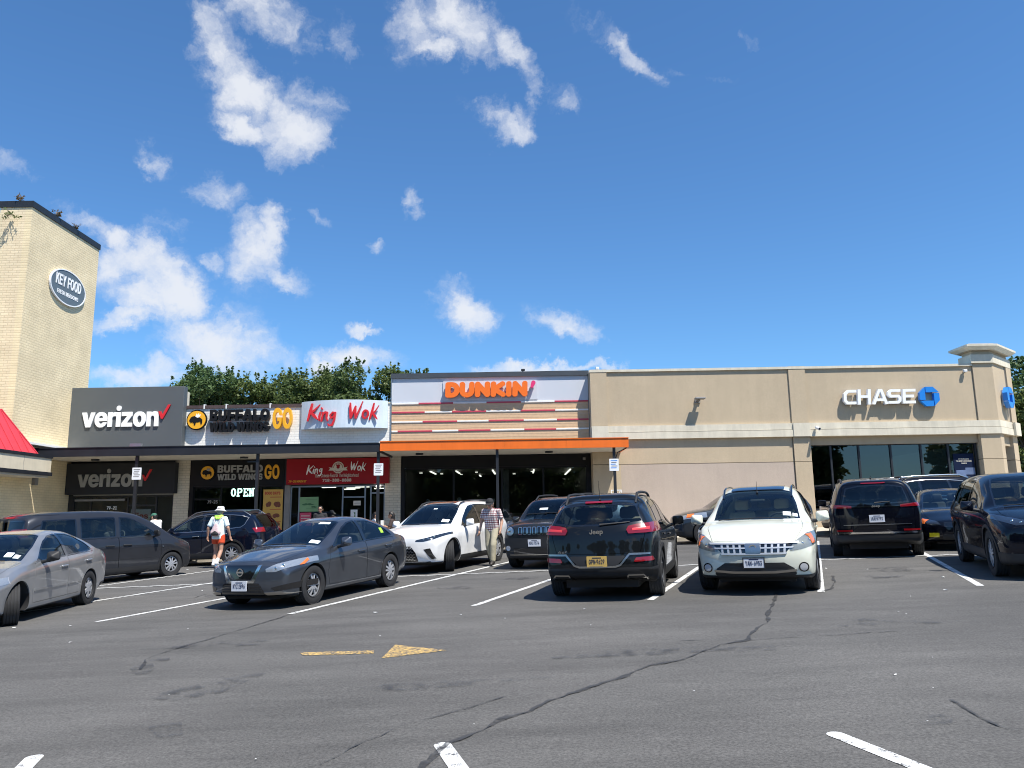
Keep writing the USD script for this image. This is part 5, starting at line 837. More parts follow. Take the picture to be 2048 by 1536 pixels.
# ---- body templates: stations s run from the nose (0) to the tail, z from the ground
def remap(sp, L, W, H, wb, fo):
    """stretches a template to another length, wheelbase, width and height"""
    bl, bw, bf, bh = sp['L'], sp['wb'], sp['fo'], sp['H']; fs = lambda x: np.interp(x, [-1, 0, bf, bf+bw, bl, bl+1], [-1, 0, fo, fo+wb, L, L+1]); kz, ky = H/bh, W/sp['W']; o = dict(sp)
    for k in ('top', 'belt', 'bot'): o[k] = [(float(fs(a)), b*kz if k != 'bot' else b) for a, b in sp[k]]
    o['plan'] = [(float(fs(a)), b) for a, b in sp['plan']]
    for k in ('nz', 'tz'): o[k] = [(a*kz, b) for a, b in sp[k]]
    side = lambda g: shapely.transform(g, lambda v: np.stack([fs(v[:, 0]), v[:, 1]*kz], 1)); top = lambda g: shapely.transform(g, lambda v: np.stack([fs(v[:, 0]), v[:, 1]*ky], 1)); rear = lambda g: shapely.transform(g, lambda v: np.stack([v[:, 0]*ky, v[:, 1]*kz], 1))
    for k in ('side_glass', 'doors', 'clad', 'skirt', 'dlo_poly'):
        if k in sp: o[k] = [side(g) for g in sp[k]]
    for k in ('ws', 'hood', 'trunk'):
        if k in sp: o[k] = top(sp[k])
    o['rw'] = (rear if sp.get('rw_axis') == 'rear' else top)(sp['rw'])
    if 'gate' in sp: o['gate'] = rear(sp['gate'])
    o['mirror'] = (float(fs(sp['mirror'][0])), sp['mirror'][1]*kz); o['handles'] = [(float(fs(a)), b*kz) for a, b in sp['handles']]; o['seats'] = [float(fs(a)) for a in sp['seats']]; o['dash'] = float(fs(sp['dash'])); o['dash_z'] = sp['dash_z']*kz; o['fw'] = float(fs(sp['fw'])); o['seat_z'] = sp['seat_z']*kz
    o.update(L=L, W=W, H=H, wb=wb, fo=fo); return o
SEDAN = dict(L=4.495, W=1.74, H=1.455, wb=2.62, fo=.88, R=.325, rim=.205, spokes=(5, 'split'), bf=.34, br=.24, pf=2.4, tumble=.26, nroof=2.4, rr=.05,
    top=[(0, .70), (.12, .755), (.3, .81), (.6, .885), (1.0, .955), (1.22, .995), (1.5, 1.12), (1.85, 1.28), (2.2, 1.405), (2.6, 1.455), (3.0, 1.44), (3.4, 1.36), (3.8, 1.19), (4.0, 1.10), (4.2, 1.07), (4.4, 1.045), (4.495, 1.0)],
    belt=[(0, .60), (.15, .68), (.4, .76), (.85, .835), (1.3, .89), (2.0, .925), (3.0, .965), (3.6, .99), (4.1, .985), (4.495, .90)], bot=[(0, .23), (.25, .19), (.6, .18), (3.7, .19), (4.2, .27), (4.495, .33)],
    plan=[(0, .90), (.15, .94), (.5, .985), (.9, 1.0), (3.5, 1.0), (4.0, .98), (4.3, .945), (4.495, .90)], nz=[(.1, .14), (.25, .05), (.42, .0), (.55, .01), (.66, .05), (.76, .13), (.95, .3)], tz=[(.2, .12), (.4, .02), (.6, 0), (.8, .01), (.95, .03), (1.1, .1)],
    side_glass=[poly((1.56, .955), (1.82, 1.10), (2.08, 1.245), (2.3, 1.325), (2.52, 1.355), (2.55, .985)), poly((2.65, .99), (2.62, 1.358), (2.95, 1.35), (3.22, 1.285), (3.48, 1.16), (3.60, 1.045), (3.45, 1.025))], side_mats=['glass_clear', 'glass_mid'],
    ws=poly((1.27, -.66), (1.18, -.4), (1.16, 0), (1.18, .4), (1.27, .66), (1.75, .60), (2.16, .50), (2.2, 0), (2.16, -.50), (1.75, -.60)), rw=poly((3.16, -.47), (3.12, 0), (3.16, .47), (3.55, .52), (3.86, .56), (3.9, 0), (3.86, -.56), (3.55, -.52)), ws_mat='glass_clear', rw_mat='glass_mid',
    doors=[poly((1.36, .28), (1.30, .5), (1.34, .74), (1.42, .905), (1.60, .935), (2.59, .965), (2.59, .28)), poly((2.60, .28), (2.60, .965), (3.66, 1.0), (3.60, .86), (3.36, .70), (3.12, .50), (3.06, .28))],
    hood=poly((.22, -.60), (.13, -.3), (.11, 0), (.13, .3), (.22, .60), (.7, .70), (1.16, .70), (1.10, 0), (1.16, -.70), (.7, -.70)), trunk=poly((3.95, -.56), (3.93, 0), (3.95, .56), (4.42, .52), (4.46, 0), (4.42, -.52)),
    mirror=(1.66, .955), handles=[(2.38, .80), (3.38, .84)], seats=[2.35, 3.2], dash=1.35, dash_z=.93, fw=1.12, seat_z=.50, skirt=[poly((-.1, .0), (-.1, .225), (.5, .225), (.5, 0)), poly((4.0, 0), (4.0, .36), (4.7, .40), (4.7, 0))], cavtail=.5)
SUV = dict(L=4.62, W=1.86, H=1.68, wb=2.70, fo=.93, R=.36, rim=.235, spokes=(5, 'split'), bf=.28, br=.20, pf=2.6, tumble=.22, nroof=2.8, rr=.05, arch=.06,
    top=[(0, .88), (.12, .95), (.4, 1.02), (.9, 1.085), (1.18, 1.12), (1.45, 1.27), (1.8, 1.48), (2.1, 1.61), (2.5, 1.67), (3.1, 1.68), (3.7, 1.66), (4.2, 1.60), (4.45, 1.565), (4.62, 1.53)],
    belt=[(0, .76), (.15, .84), (.5, .93), (1.0, 1.0), (1.3, 1.03), (2.2, 1.06), (3.2, 1.09), (4.0, 1.13), (4.4, 1.14), (4.62, 1.10)], bot=[(0, .26), (.25, .23), (.6, .22), (3.9, .23), (4.3, .30), (4.62, .36)],
    plan=[(0, .90), (.2, .95), (.55, .985), (.93, 1.0), (3.6, 1.0), (4.1, .985), (4.4, .955), (4.62, .91)], nz=[(.1, .16), (.3, .05), (.5, 0), (.7, .01), (.85, .05), (.95, .12), (1.1, .3)], tz=[(.2, .12), (.45, .01), (.7, 0), (.95, .02), (1.12, .08), (1.3, .22), (1.5, .42), (1.7, .62)],
    side_glass=[poly((1.55, 1.075), (1.8, 1.25), (2.08, 1.425), (2.3, 1.515), (2.55, 1.545), (2.57, 1.095)), poly((2.66, 1.10), (2.64, 1.55), (3.0, 1.555), (3.42, 1.53), (3.5, 1.14), (3.45, 1.125)), poly((3.56, 1.15), (3.5, 1.525), (3.85, 1.49), (4.06, 1.42), (4.0, 1.25), (3.9, 1.18))], side_mats=['glass_clear', 'glass_tint', 'glass_tint'],
    ws=poly((1.26, -.70), (1.16, -.4), (1.13, 0), (1.16, .4), (1.26, .70), (1.7, .65), (2.06, .57), (2.1, 0), (2.06, -.57), (1.7, -.65)), rw_axis='rear', rw=poly((-.66, 1.13), (-.56, 1.47), (-.3, 1.515), (0, 1.525), (.3, 1.515), (.56, 1.47), (.66, 1.13), (0, 1.11)), ws_mat='glass_clear', rw_mat='glass_tint',
    doors=[poly((1.36, .34), (1.32, .6), (1.38, .9), (1.46, 1.03), (1.6, 1.055), (2.61, 1.075), (2.61, .34)), poly((2.62, .34), (2.62, 1.075), (3.52, 1.11), (3.46, .95), (3.28, .76), (3.16, .52), (3.12, .34))],
    hood=poly((.2, -.62), (.11, -.3), (.09, 0), (.11, .3), (.2, .62), (.7, .74), (1.14, .72), (1.08, 0), (1.14, -.72), (.7, -.74)), gate=poly((-.72, .60), (-.74, 1.0), (-.6, 1.54), (.6, 1.54), (.74, 1.0), (.72, .60)),
    mirror=(1.62, 1.075), handles=[(2.42, .92), (3.36, .97)], seats=[2.35, 3.25], dash=1.32, dash_z=1.05, fw=1.1, seat_z=.62, clad=[poly((1.3, .2), (1.3, .40), (3.3, .40), (3.3, .2))], skirt=[poly((-.2, 0), (-.2, .40), (.55, .42), (.55, 0)), poly((4.05, 0), (4.05, .46), (4.8, .50), (4.8, 0))], cavtail=.10)
def lamp(parts, c, g, base='lamp_grey', both=True, eyes=(), eye_r=.05, lo=-.012, axis='front', hi=.004):
    m = c.over(g, axis, hi-.003, lo); parts.append(('headlight', m, base)); parts.append(('headlight', mir(m), base))
    cov = c.over(g, axis, hi+.004, hi); parts += [('lamp_cover', cov, 'lamp_cover'), ('lamp_cover', mir(cov), 'lamp_cover')]
    for y, z in eyes:
        for sd in (1, -1): x = c.xs(y, z); parts.append(('lamp_lens', m3.Manifold.sphere(eye_r, 20).scale([.35, 1, 1]).translate([x-.012, sd*y, z]), 'chrome'))
def bars(parts, c, zs_, y0, y1, h, mat, hi=.018, lo=-.005, name='grille_bar'):
    for z in zs_: parts.append((name, c.over(sg.box(y0, z-h/2, y1, z+h/2), 'front', hi, lo), mat))
CARS = {}
FL = [.90, .95, .966, .974, .988, 1.0, .987, .965, .935]
STALL = 68.9
def base(tpl, L, W, H, wb, fo, **kw): o = remap(tpl, L, W, H, wb, fo); o['flank'] = FL; o.update(kw); return o
def roof_rails(t, c, s0, s1, yf, mat, h=.05, r=.018):
    for sd in (1, -1):
        xs = np.linspace(s0, s1, 9); y = sd*c.hw*yf; P = [[c.nose-x, y, c.zs(x, abs(y))+h*(1 if 0 < i < 8 else -.2)] for i, x in enumerate(xs)]; obj('roof_rail', tube(P, r, 8), mat, t, smooth=60)
def antenna(t, c, s, L=.25, lean=.4, y=0.0):
    z = c.zs(s, y); x = c.nose-s; obj('antenna', join(tube([[x, y, z-.01], [x-L*lean, y, z+L]], [.006, .003], 6), tube([[x+.03, y, z-.01], [x-.03, y, z+.02]], [.02, .014], 8)), 'black_plastic', t)
def wiper_front(t, c, s):
    for y0, y1 in ((.45, -.12), (-.08, -.62)):
        P = [[c.nose-(s+.02*(k/4)), y0+(y1-y0)*k/4, c.zs(s+.02*(k/4), y0+(y1-y0)*k/4)+.02] for k in range(5)]; obj('wiper', tube(P, .010, 5), 'black_plastic', t)
def rear_wiper(t, c, z, y0, y1, dz=.05):
    P = []
    for k in range(5): y, zz = y0+(y1-y0)*k/4, z+dz*k/4; P.append([c.xs(y, zz, True)-.02, y, zz])
    obj('wiper', tube(P, [.018, .014, .012, .010, .008], 6), 'black_plastic', t)
# --- 1 silver sedan, cut by the left edge
carpaint('paint_silver', (.36, .365, .37), .65, .3)
sp = base(SEDAN, 4.69, 1.72, 1.46, 2.62, .95, paint='paint_silver', steer=28, spokes=(6, 'wide'), rim=.20, R=.315, mirror_mat='black_plastic')
def ed(c, P): lamp(P, c, poly((.42, .60), (.50, .72), (.80, .76), (.84, .66), (.6, .58)), 'lamp_grey'); P.append(('grille', c.over(rnd(sg.box(-.38, .60, .38, .68), .03), 'front', .006, -.01), 'gloss_black')); P.append(('lower_grille', c.over(rnd(sg.box(-.5, .30, .5, .42), .04), 'front', .006, -.01), 'black_plastic'))
sp['extra'] = [('side_moulding', 'side', sg.box(1.42, .47, 2.57, .50), 'paint_silver', .014, -.004, True), ('side_moulding', 'side', sg.box(2.63, .47, 3.15, .50), 'paint_silver', .014, -.004, True), ('tail_light', 'side', poly((4.42, .72), (4.40, .92), (4.75, .95), (4.75, .72)), 'tail_red', .004, -.01, True)]
sp['ed'] = ed
t, c, _ = make_car(sp, 'silver sedan cut off by the left edge with its front wheel turned', 'car', at(22, 1250)+.745*np.array([-.994, -.108]), -83.8)
wiper_front(t, c, 1.24); sticker(t, c, 1.42, .52, .09, .10); sticker(t, c, 1.45, .38, .12, .12)
# --- 2 charcoal van
VAN = dict(SUV, L=4.82, W=1.83, H=1.84, wb=3.06, fo=.87, R=.325, rim=.21, tumble=.13, nroof=3.6, bf=.30, br=.10, re=.5, arch=.05,
    top=[(0, .93), (.12, 1.0), (.4, 1.09), (.8, 1.19), (1.05, 1.33), (1.5, 1.60), (1.85, 1.74), (2.3, 1.81), (3.0, 1.84), (4.0, 1.84), (4.5, 1.81), (4.7, 1.78), (4.82, 1.74)], belt=[(0, .80), (.2, .88), (.6, .98), (1.0, 1.07), (1.5, 1.10), (2.5, 1.12), (4.0, 1.13), (4.6, 1.13), (4.82, 1.10)],
    bot=[(0, .24), (.25, .20), (.6, .19), (4.2, .20), (4.5, .26), (4.82, .32)], plan=[(0, .90), (.2, .95), (.5, .985), (.87, 1.0), (4.2, 1.0), (4.5, .985), (4.7, .97), (4.82, .95)], nz=[(.1, .14), (.3, .04), (.5, 0), (.75, .02), (.9, .08), (1.05, .2)], tz=[(.2, .08), (.45, .0), (.9, 0), (1.2, .03), (1.5, .09), (1.8, .18)],
    side_glass=[poly((1.30, 1.14), (1.62, 1.36), (1.95, 1.545), (2.1, 1.60), (2.34, 1.62), (2.36, 1.16)), poly((2.52, 1.17), (2.50, 1.625), (3.38, 1.63), (3.38, 1.17)), poly((3.54, 1.18), (3.54, 1.62), (4.30, 1.61), (4.36, 1.4), (4.36, 1.2))], side_mats=['glass_clear', 'glass_clear', 'glass_tint'], dlo_poly=[rnd(poly((1.2, 1.12), (1.62, 1.39), (1.95, 1.575), (2.1, 1.63), (2.38, 1.65), (2.39, 1.13)), .02), rnd(sg.box(2.48, 1.15, 3.41, 1.66), .05), rnd(poly((3.50, 1.16), (3.50, 1.65), (4.32, 1.64), (4.40, 1.4), (4.40, 1.17)), .05)],
    ws=poly((.98, -.72), (.88, -.4), (.85, 0), (.88, .4), (.98, .72), (1.45, .68), (1.84, .60), (1.88, 0), (1.84, -.60), (1.45, -.68)), rw=rnd(sg.box(-.66, 1.16, .66, 1.66), .06), hood=poly((.2, -.60), (.11, 0), (.2, .60), (.6, .72), (.84, .70), (.80, 0), (.84, -.70), (.6, -.72)), gate=rnd(sg.box(-.78, .52, .78, 1.76), .05),
    doors=[poly((1.24, .30), (1.20, .6), (1.22, 1.0), (1.3, 1.10), (2.42, 1.12), (2.42, .30)), poly((2.43, .30), (2.43, 1.12), (3.46, 1.13), (3.46, .62), (3.44, .30))], mirror=(1.42, 1.13), handles=[(2.2, .92), (2.68, .92)], seats=[2.2, 3.1, 3.9], dash=1.1, dash_z=1.12, fw=.9, seat_z=.70, clad=[poly((1.2, .2), (1.2, .36), (3.6, .36), (3.6, .2))], skirt=[poly((-.2, 0), (-.2, .40), (.5, .40), (.5, 0)), poly((4.3, 0), (4.3, .42), (5, .44), (5, 0))], cavtail=.08, cavz=.45)
carpaint('paint_charcoal', (.027, .029, .035), .3, .38, .8)
sp = dict(VAN, paint='paint_charcoal', spokes=(5, 'split'), flank=FL, mirror_mat='black_plastic', handle_mat='black_plastic', extra=[('tail_light', 'side', sg.box(4.66, .95, 4.9, 1.45), 'tail_red', .006, -.01, True), ('side_track', 'side', sg.box(3.5, .90, 4.55, .93), 'black_plastic', .006, -.008, True), ('body_line', 'side', sg.box(1.3, .56, 3.9, .568), 'black_plastic', .002, -.006, True), ('brake_light', 'rear', sg.box(-.18, 1.71, .18, 1.745), 'tail_red', .008, -.01, False), ('headlight', 'side', poly((.10, .80), (.34, .86), (.62, 1.0), (.5, .99), (.2, .93), (.05, .88)), 'lamp_dark', .005, -.01, True)])
th = 60.0; h = np.array([math.cos(math.radians(th)), math.sin(math.radians(th))]); t, c, _ = make_car(sp, 'charcoal grey passenger van behind the silver sedan', 'van', at(337, 1152)+.77*np.array([-h[1], h[0]]), th)
obj('fuel_badge', cyl([c.nose-1.16, -c.ys(1.16, .82)-.004, .82], [c.nose-1.16, -c.ys(1.16, .82)-.012, .82], .022, 10), 'chrome', t)
# --- 3 navy crossover by the wings shop
carpaint('paint_navy', (.003, .005, .013), 0, .3)
sp = base(SUV, 4.65, 1.84, 1.72, 2.70, .93, paint='paint_navy', chrome_dlo='chrome_dull', spokes=(5, 'split'), handle_mat='chrome_dull')
def ed(c, P): lamp(P, c, poly((.45, .78), (.50, .84), (.86, .96), (.9, .88), (.7, .78)), 'lamp_grey'); g = poly((4.42, 1.0), (4.30, 1.14), (4.8, 1.17), (4.8, 1.02)); m = c.over(g, 'side', .006, -.01, .5, c.hw+.3); P += [('tail_light', m, 'tail_red'), ('tail_light', mir(m), 'tail_red')]
sp['ed'] = ed; t, c, _ = make_car(sp, 'dark navy crossover parked along the kerb before the wings shop', 'suv', (-11.5, 26.25), 171, fine=.8); roof_rails(t, c, 1.9, 4.1, .58, 'chrome_dull')
# --- 4 grey sedan in front
carpaint('paint_gunmetal', (.078, .087, .103), .7, .3)
sp = base(SEDAN, 4.495, 1.74, 1.455, 2.62, .88, paint='paint_gunmetal', spokes=(5, 'split'), R=.325, bf=.27, handle_mat='paint_gunmetal')
sp['top'] = [(0, .775), (.1, .81), (.3, .855), (.6, .91), (1.0, .965)]+sp['top'][5:]; sp['belt'] = [(0, .66), (.15, .72), (.4, .785)]+sp['belt'][3:]; sp['nz'] = [(.1, .10), (.25, .02), (.42, 0), (.58, .01), (.7, .03), (.78, .08), (.95, .2)]
def ed(c, P):
    P.append(('grille', c.over(rnd(poly((-.33, .735), (.33, .735), (.22, .50), (-.22, .50)), .025), 'front', .004, -.015), 'gloss_black')); P.append(('grille_surround', c.over(poly((-.40, .735), (-.345, .735), (-.235, .485), (.235, .485), (.345, .735), (.40, .735), (.275, .445), (-.275, .445)), 'front', .014, -.004), 'chrome'))
    P.append(('lower_grille', c.over(rnd(poly((-.36, .44), (.36, .44), (.46, .25), (-.46, .25)), .03), 'front', .005, -.015), 'gloss_black')); bars(P, c, (.30, .345, .39), -.40, .40, .012, 'black_plastic', .012)
    lamp(P, c, poly((.47, .615), (.46, .665), (.60, .735), (.90, .835), (.92, .80), (.84, .70), (.62, .61)), 'lamp_grey', eyes=[(.60, .665), (.70, .705)], eye_r=.035)
    m = c.over(poly((.50, .70), (.72, .80), (.74, .765), (.60, .70)), 'side', .012, .008, .25, c.hw+.3); P += [('indicator', m, 'amber'), ('indicator', mir(m), 'amber')]
    m = c.over(poly((.56, .36), (.86, .43), (.86, .33), (.62, .30)), 'front', .006, -.01); P += [('fog_bezel', m, 'gloss_black'), ('fog_bezel', mir(m), 'gloss_black')]; m = c.over(poly((.44, .285), (.48, .235), (.84, .245), (.70, .30)), 'front', .014, -.004); P += [('bumper_blade', m, 'chrome_dull'), ('bumper_blade', mir(m), 'chrome_dull')]
    m = c.over(poly((4.22, .88), (4.20, .99), (4.5, 1.03), (4.6, .86)), 'side', .005, -.01, .25, c.hw+.3); P += [('tail_light', m, 'tail_red'), ('tail_light', mir(m), 'tail_red')]
sp['ed'] = ed; sp['skirt'] = [poly((-.1, 0), (-.1, .215), (.5, .215), (.5, 0)), poly((4.05, 0), (4.05, .30), (4.7, .34), (4.7, 0))]
t, c, _ = make_car(sp, 'dark grey sedan parked alone in the front row left of centre', 'car', at(615, 1208)+.71*np.array([-.933, .36]), -111.1, fine=1.25)
plate(t, c, .40, 'KYZ·2896'); emblem_ring(t, c, .62, .065); wiper_front(t, c, 1.2); sticker(t, c, 1.34, .50, .20, .09); sticker(t, c, 2.0, -.28+.55, .24, .07)
obj('sticker', c.shell(-.0045, -.013) ^ c.prism(sg.box(3.30, 1.09, 3.40, 1.19), 'side', .3, c.hw+.3), 'sticker_green', t)
# --- 5 white luxury crossover
carpaint('paint_white', (.66, .66, .65), 0, .35)
sp = base(SUV, 4.89, 1.92, 1.70, 2.85, .99, paint='paint_white', spokes=(5, 'split'), R=.375, rim=.255, steer=28, clad=[poly((1.36, .2), (1.36, .36), (3.5, .36), (3.5, .2))], arch=.012, handle_mat='paint_white', bf=.32)
def ed(c, P):
    g = poly((-.30, .66), (.30, .66), (.42, .50), (.46, .30), (-.46, .30), (-.42, .50)); P.append(('grille', c.over(rnd(g, .03), 'front', .005, -.02), 'gloss_black'))
    for r_ in range(9):
        z = .33+r_*.037; hw_ = .44 if z < .5 else .44-(z-.5)*.8
        for q in range(-7, 8):
            y = q*.075+(.037 if r_ % 2 else 0)
            if abs(y) < hw_-.03: P.append(('grille_mesh', c.over(poly((y-.034, z), (y, z+.011), (y+.034, z), (y, z-.011)), 'front', .014, -.002), 'paint_white' if z > .60 else 'chrome_dull'))
    lamp(P, c, poly((.40, .76), (.42, .80), (.66, .85), (.97, .96), (.96, .90), (.80, .80), (.60, .755)), 'lamp_dark', eyes=[(.58, .79), (.68, .81), (.78, .845)], eye_r=.026)
    m = c.over(poly((.60, .58), (.74, .60), (.84, .36), (.76, .34)), 'front', .006, -.02); P += [('side_intake', m, 'gloss_black'), ('side_intake', mir(m), 'gloss_black')]; P.append(('bumper_lip', c.over(poly((-.6, .27), (.6, .27), (.72, .30), (.74, .24), (-.74, .24), (-.72, .30)), 'front', .02, -.004), 'black_plastic'))
    P.append(('sunroof', c.over(rnd(sg.box(2.2, -.42, 3.0, .42), .06), 'top', .004, -.01, .5, 2.6), 'gloss_black'))
sp['ed'] = ed; sp['skirt'] = [poly((-.2, 0), (-.2, .27), (.55, .27), (.55, 0)), poly((4.3, 0), (4.3, .44), (5.1, .48), (5.1, 0))]
t, c, _ = make_car(sp, 'white crossover with wide mesh grille beside the man in plaid', 'suv', at(897, 1142)+.79*np.array([-.933, .36]), -111.6, fine=1.15)
roof_rails(t, c, 2.0, 4.2, .60, 'black_plastic', .045); wiper_front(t, c, 1.2); sticker(t, c, 1.40, .52, .20, .10); sticker(t, c, 1.92, .0, .10, .05); antenna(t, c, 4.1, .06, .6); plate(t, c, .47, '·03', mat='plate_gold', y=-.12)
# --- 6 boxy dark suv with seven slots
BOXY = dict(SUV, nroof=4.4, tumble=.13, bf=.17, br=.12, nz=[(.1, .14), (.3, .04), (.5, 0), (.8, 0), (.95, .02), (1.05, .07), (1.2, .2)], top=[(0, 1.02), (.1, 1.06), (.4, 1.09), (.9, 1.12), (1.2, 1.14), (1.45, 1.32), (1.7, 1.50), (1.95, 1.61), (2.4, 1.67), (3.1, 1.68), (3.8, 1.67), (4.3, 1.64), (4.5, 1.62), (4.62, 1.60)], belt=[(0, .90), (.15, .95), (.5, 1.01), (1.0, 1.05), (1.3, 1.07), (2.2, 1.09), (3.2, 1.11), (4.0, 1.13), (4.4, 1.14), (4.62, 1.12)], tz=[(.2, .12), (.45, .01), (.7, 0), (1.1, .02), (1.3, .06), (1.5, .14), (1.7, .24)])
carpaint('paint_granite', (.032, .034, .035), .55, .35, .8)
sp = base(BOXY, 4.23, 1.80, 1.69, 2.57, .80, paint='paint_granite', spokes=(5, 'wide'), R=.35)
def ed(c, P):
    P.append(('grille', c.over(rnd(sg.box(-.44, .80, .44, 1.01), .03), 'front', .003, -.02), 'paint_granite'))
    for k in range(7): y = (k-3)*.118; g = rnd(sg.box(y-.046, .815, y+.046, .995), .02); P.append(('grille_slot', c.over(g.buffer(-.012), 'front', .007, -.03), 'gloss_black')); P.append(('slot_ring', c.over(g.difference(g.buffer(-.011)), 'front', .013, -.005), 'chrome'))
    g = sg.Point(.64, .905).buffer(.125, 24); m = c.over(g.difference(g.buffer(-.016)), 'front', .014, -.01); P += [('lamp_ring', m, 'gloss_black'), ('lamp_ring', mir(m), 'gloss_black')]; lamp(P, c, g.buffer(-.017), 'lamp_grey', eyes=[(.64, .905)], eye_r=.07)
    P.append(('bumper', c.over(rnd(sg.box(-1, .44, 1, .735), .05), 'front', .012, -.02), 'black_plastic')); P.append(('lower_grille', c.over(rnd(sg.box(-.55, .36, .55, .50), .03), 'front', .016, -.02), 'gloss_black')); m = c.over(sg.Point(.70, .50).buffer(.06, 16), 'front', .018, -.01); P += [('fog_lamp', m, 'lamp_grey'), ('fog_lamp', mir(m), 'lamp_grey')]; P.append(('bumper_trim', c.over(sg.box(-.66, .335, .66, .355), 'front', .022, -.005), 'chrome_dull'))
sp['ed'] = ed
t, c, _ = make_car(sp, 'dark grey boxy suv with seven slot grille facing out between white and black cars', 'suv', (.78, 19.3), -111.1)
roof_rails(t, c, 1.8, 3.9, .62, 'black_plastic', .06, .022); plate(t, c, .62, 'KHL·7574'); emblem_text(t, c, 'Jeep', 1.055, .055, .16, False, 'chrome'); sticker(t, c, 1.9, .42, .12, .06); sticker(t, c, 1.42, .40, .07, .1); sticker(t, c, 1.36, -.2, .22, .05); wiper_front(t, c, 1.22)
# --- 7 blue grey crossover behind
carpaint('paint_bluegrey', (.075, .10, .145), .5, .35)
sp = base(SUV, 4.55, 1.82, 1.66, 2.65, .92, paint='paint_bluegrey', spokes=(5, 'wide')); t, c, _ = make_car(sp, 'blue grey crossover mostly hidden behind the seven slot suv', 'suv', (.32, 25.9), 180, fine=.7)
# --- 8 black suv seen from behind
carpaint('paint_black', (.009, .0105, .012), .3, .3, .7)
sp = base(SUV, 4.62, 1.86, 1.67, 2.70, .93, paint='paint_black', spokes=(5, 'split'), R=.365, br=.24, tz=[(.2, .14), (.40, .03), (.55, 0), (.72, .03), (.95, .06), (1.1, .10), (1.25, .22), (1.5, .45), (1.7, .66)])
sp['belt'] = [(a, b+.03) for a, b in sp['belt']]
def ed(c, P):
    g = poly((.50, 1.03), (.47, 1.09), (.50, 1.145), (.62, 1.17), (.80, 1.185), (1.0, 1.20), (1.0, 1.05), (.75, 1.035)); m = c.over(rnd(g, .015), 'rear', .022, -.02); P += [('tail_light', m, 'tail_red'), ('tail_light', mir(m), 'tail_red')]; m = c.over(poly((.56, 1.075), (.56, 1.11), (.82, 1.13), (.82, 1.085)), 'rear', .026, .02); P += [('tail_light_strip', m, 'tail_bright'), ('tail_light_strip', mir(m), 'tail_bright')]
    m = c.over(rnd(poly((.56, .60), (.60, .665), (.84, .675), (.86, .61)), .012), 'rear', .012, -.02); P += [('reflector', m, 'tail_red'), ('reflector', mir(m), 'tail_red')]
    b = rnd(poly((-.95, .28), (.95, .28), (.95, .50), (.5, .52), (-.5, .52), (-.95, .50)), .05); P.append(('lower_bumper', c.over(b, 'rear', .008, -.02), 'black_plastic'))
    tr = sg.LineString([(-.80, .72), (-.50, .72), (-.36, .56), (-.28, .535), (.28, .535), (.36, .56), (.50, .72), (.80, .72)]).buffer(.014); P.append(('bumper_trim', c.over(tr, 'rear', .016, -.01), 'chrome_dull')); P.append(('plate_recess', c.over(rnd(poly((-.46, .70), (.46, .70), (.30, .55), (-.30, .55)), .02), 'rear', .006, -.02), 'black_plastic'))
    g = rnd(poly((.42, .30), (.46, .41), (.70, .41), (.76, .34), (.72, .29)), .02); m = c.over(g.difference(g.buffer(-.018)), 'rear', .024, -.01); P += [('exhaust_ring', m, 'chrome_dull'), ('exhaust_ring', mir(m), 'chrome_dull')]; m = c.over(g.buffer(-.018), 'rear', .01, -.03); P += [('exhaust', m, 'rim_back'), ('exhaust', mir(m), 'rim_back')]
    P.append(('brake_light', c.over(sg.box(-.22, 1.515, .22, 1.545), 'rear', .02, -.02), 'tail_red')); tr = sg.LineString([(-.75, .36), (-.42, .30), (.42, .30), (.75, .36)]).buffer(.008); P.append(('bumper_trim', c.over(tr, 'rear', .014, -.01), 'chrome_dull'))
sp['ed'] = ed; sp['gate'] = poly((-.66, .73), (-.74, 1.0), (-.6, 1.55), (.6, 1.55), (.74, 1.0), (.66, .73)); sp['rw'] = rnd(poly((-.74, 1.19), (-.60, 1.47), (-.3, 1.50), (.3, 1.50), (.60, 1.47), (.74, 1.19), (.4, 1.155), (-.4, 1.155)), .03); sp['rw_mat'] = 'glass_mid'
ra = (at(1130, 1190)+at(1312, 1190))/2; t, c, _ = make_car(sp, 'black suv seen from behind with amber plate and wide red tail lights', 'suv', ra+np.array([.28, .96])*2.72, 73.7, fine=1.25)
plate(t, c, .62, 'GPN·9629', True, 'plate_gold'); emblem_text(t, c, 'Jeep', 1.06, .07, .22, True, 'chrome'); emblem_text(t, c, '4x4', .76, .04, .16, True, 'chrome_dull', .55); roof_rails(t, c, 1.9, 4.0, .62, 'black_plastic', .05, .022); antenna(t, c, 4.0, .32, .25); rear_wiper(t, c, 1.175, -.05, -.52, .03)
# --- 9 dark grey crossover along the bank wall
carpaint('paint_slate', (.030, .037, .046), .45, .35)
sp = base(SUV, 4.60, 1.82, 1.69, 2.66, .90, paint='paint_slate', spokes=(5, 'wide'), R=.36, rim=.245, clad=[], arch=.0)
def ed(c, P):
    g = poly((.46, .78), (.52, .90), (.80, 1.0), (.95, 1.02), (.95, .86), (.7, .78)); lamp(P, c, g, 'lamp_grey'); m = c.over(poly((.34, .86), (.42, .97), (.62, .98), (.52, .87)), 'side', .014, .008, .25, c.hw+.3); P += [('indicator', m, 'amber'), ('indicator', mir(m), 'amber')]
sp['ed'] = ed; t, c, _ = make_car(sp, 'slate grey crossover by the bank wall behind the cream suv', 'suv', (6.15, 26.1), 180, fine=.8); roof_rails(t, c, 2.0, 4.1, .6, 'black_plastic')
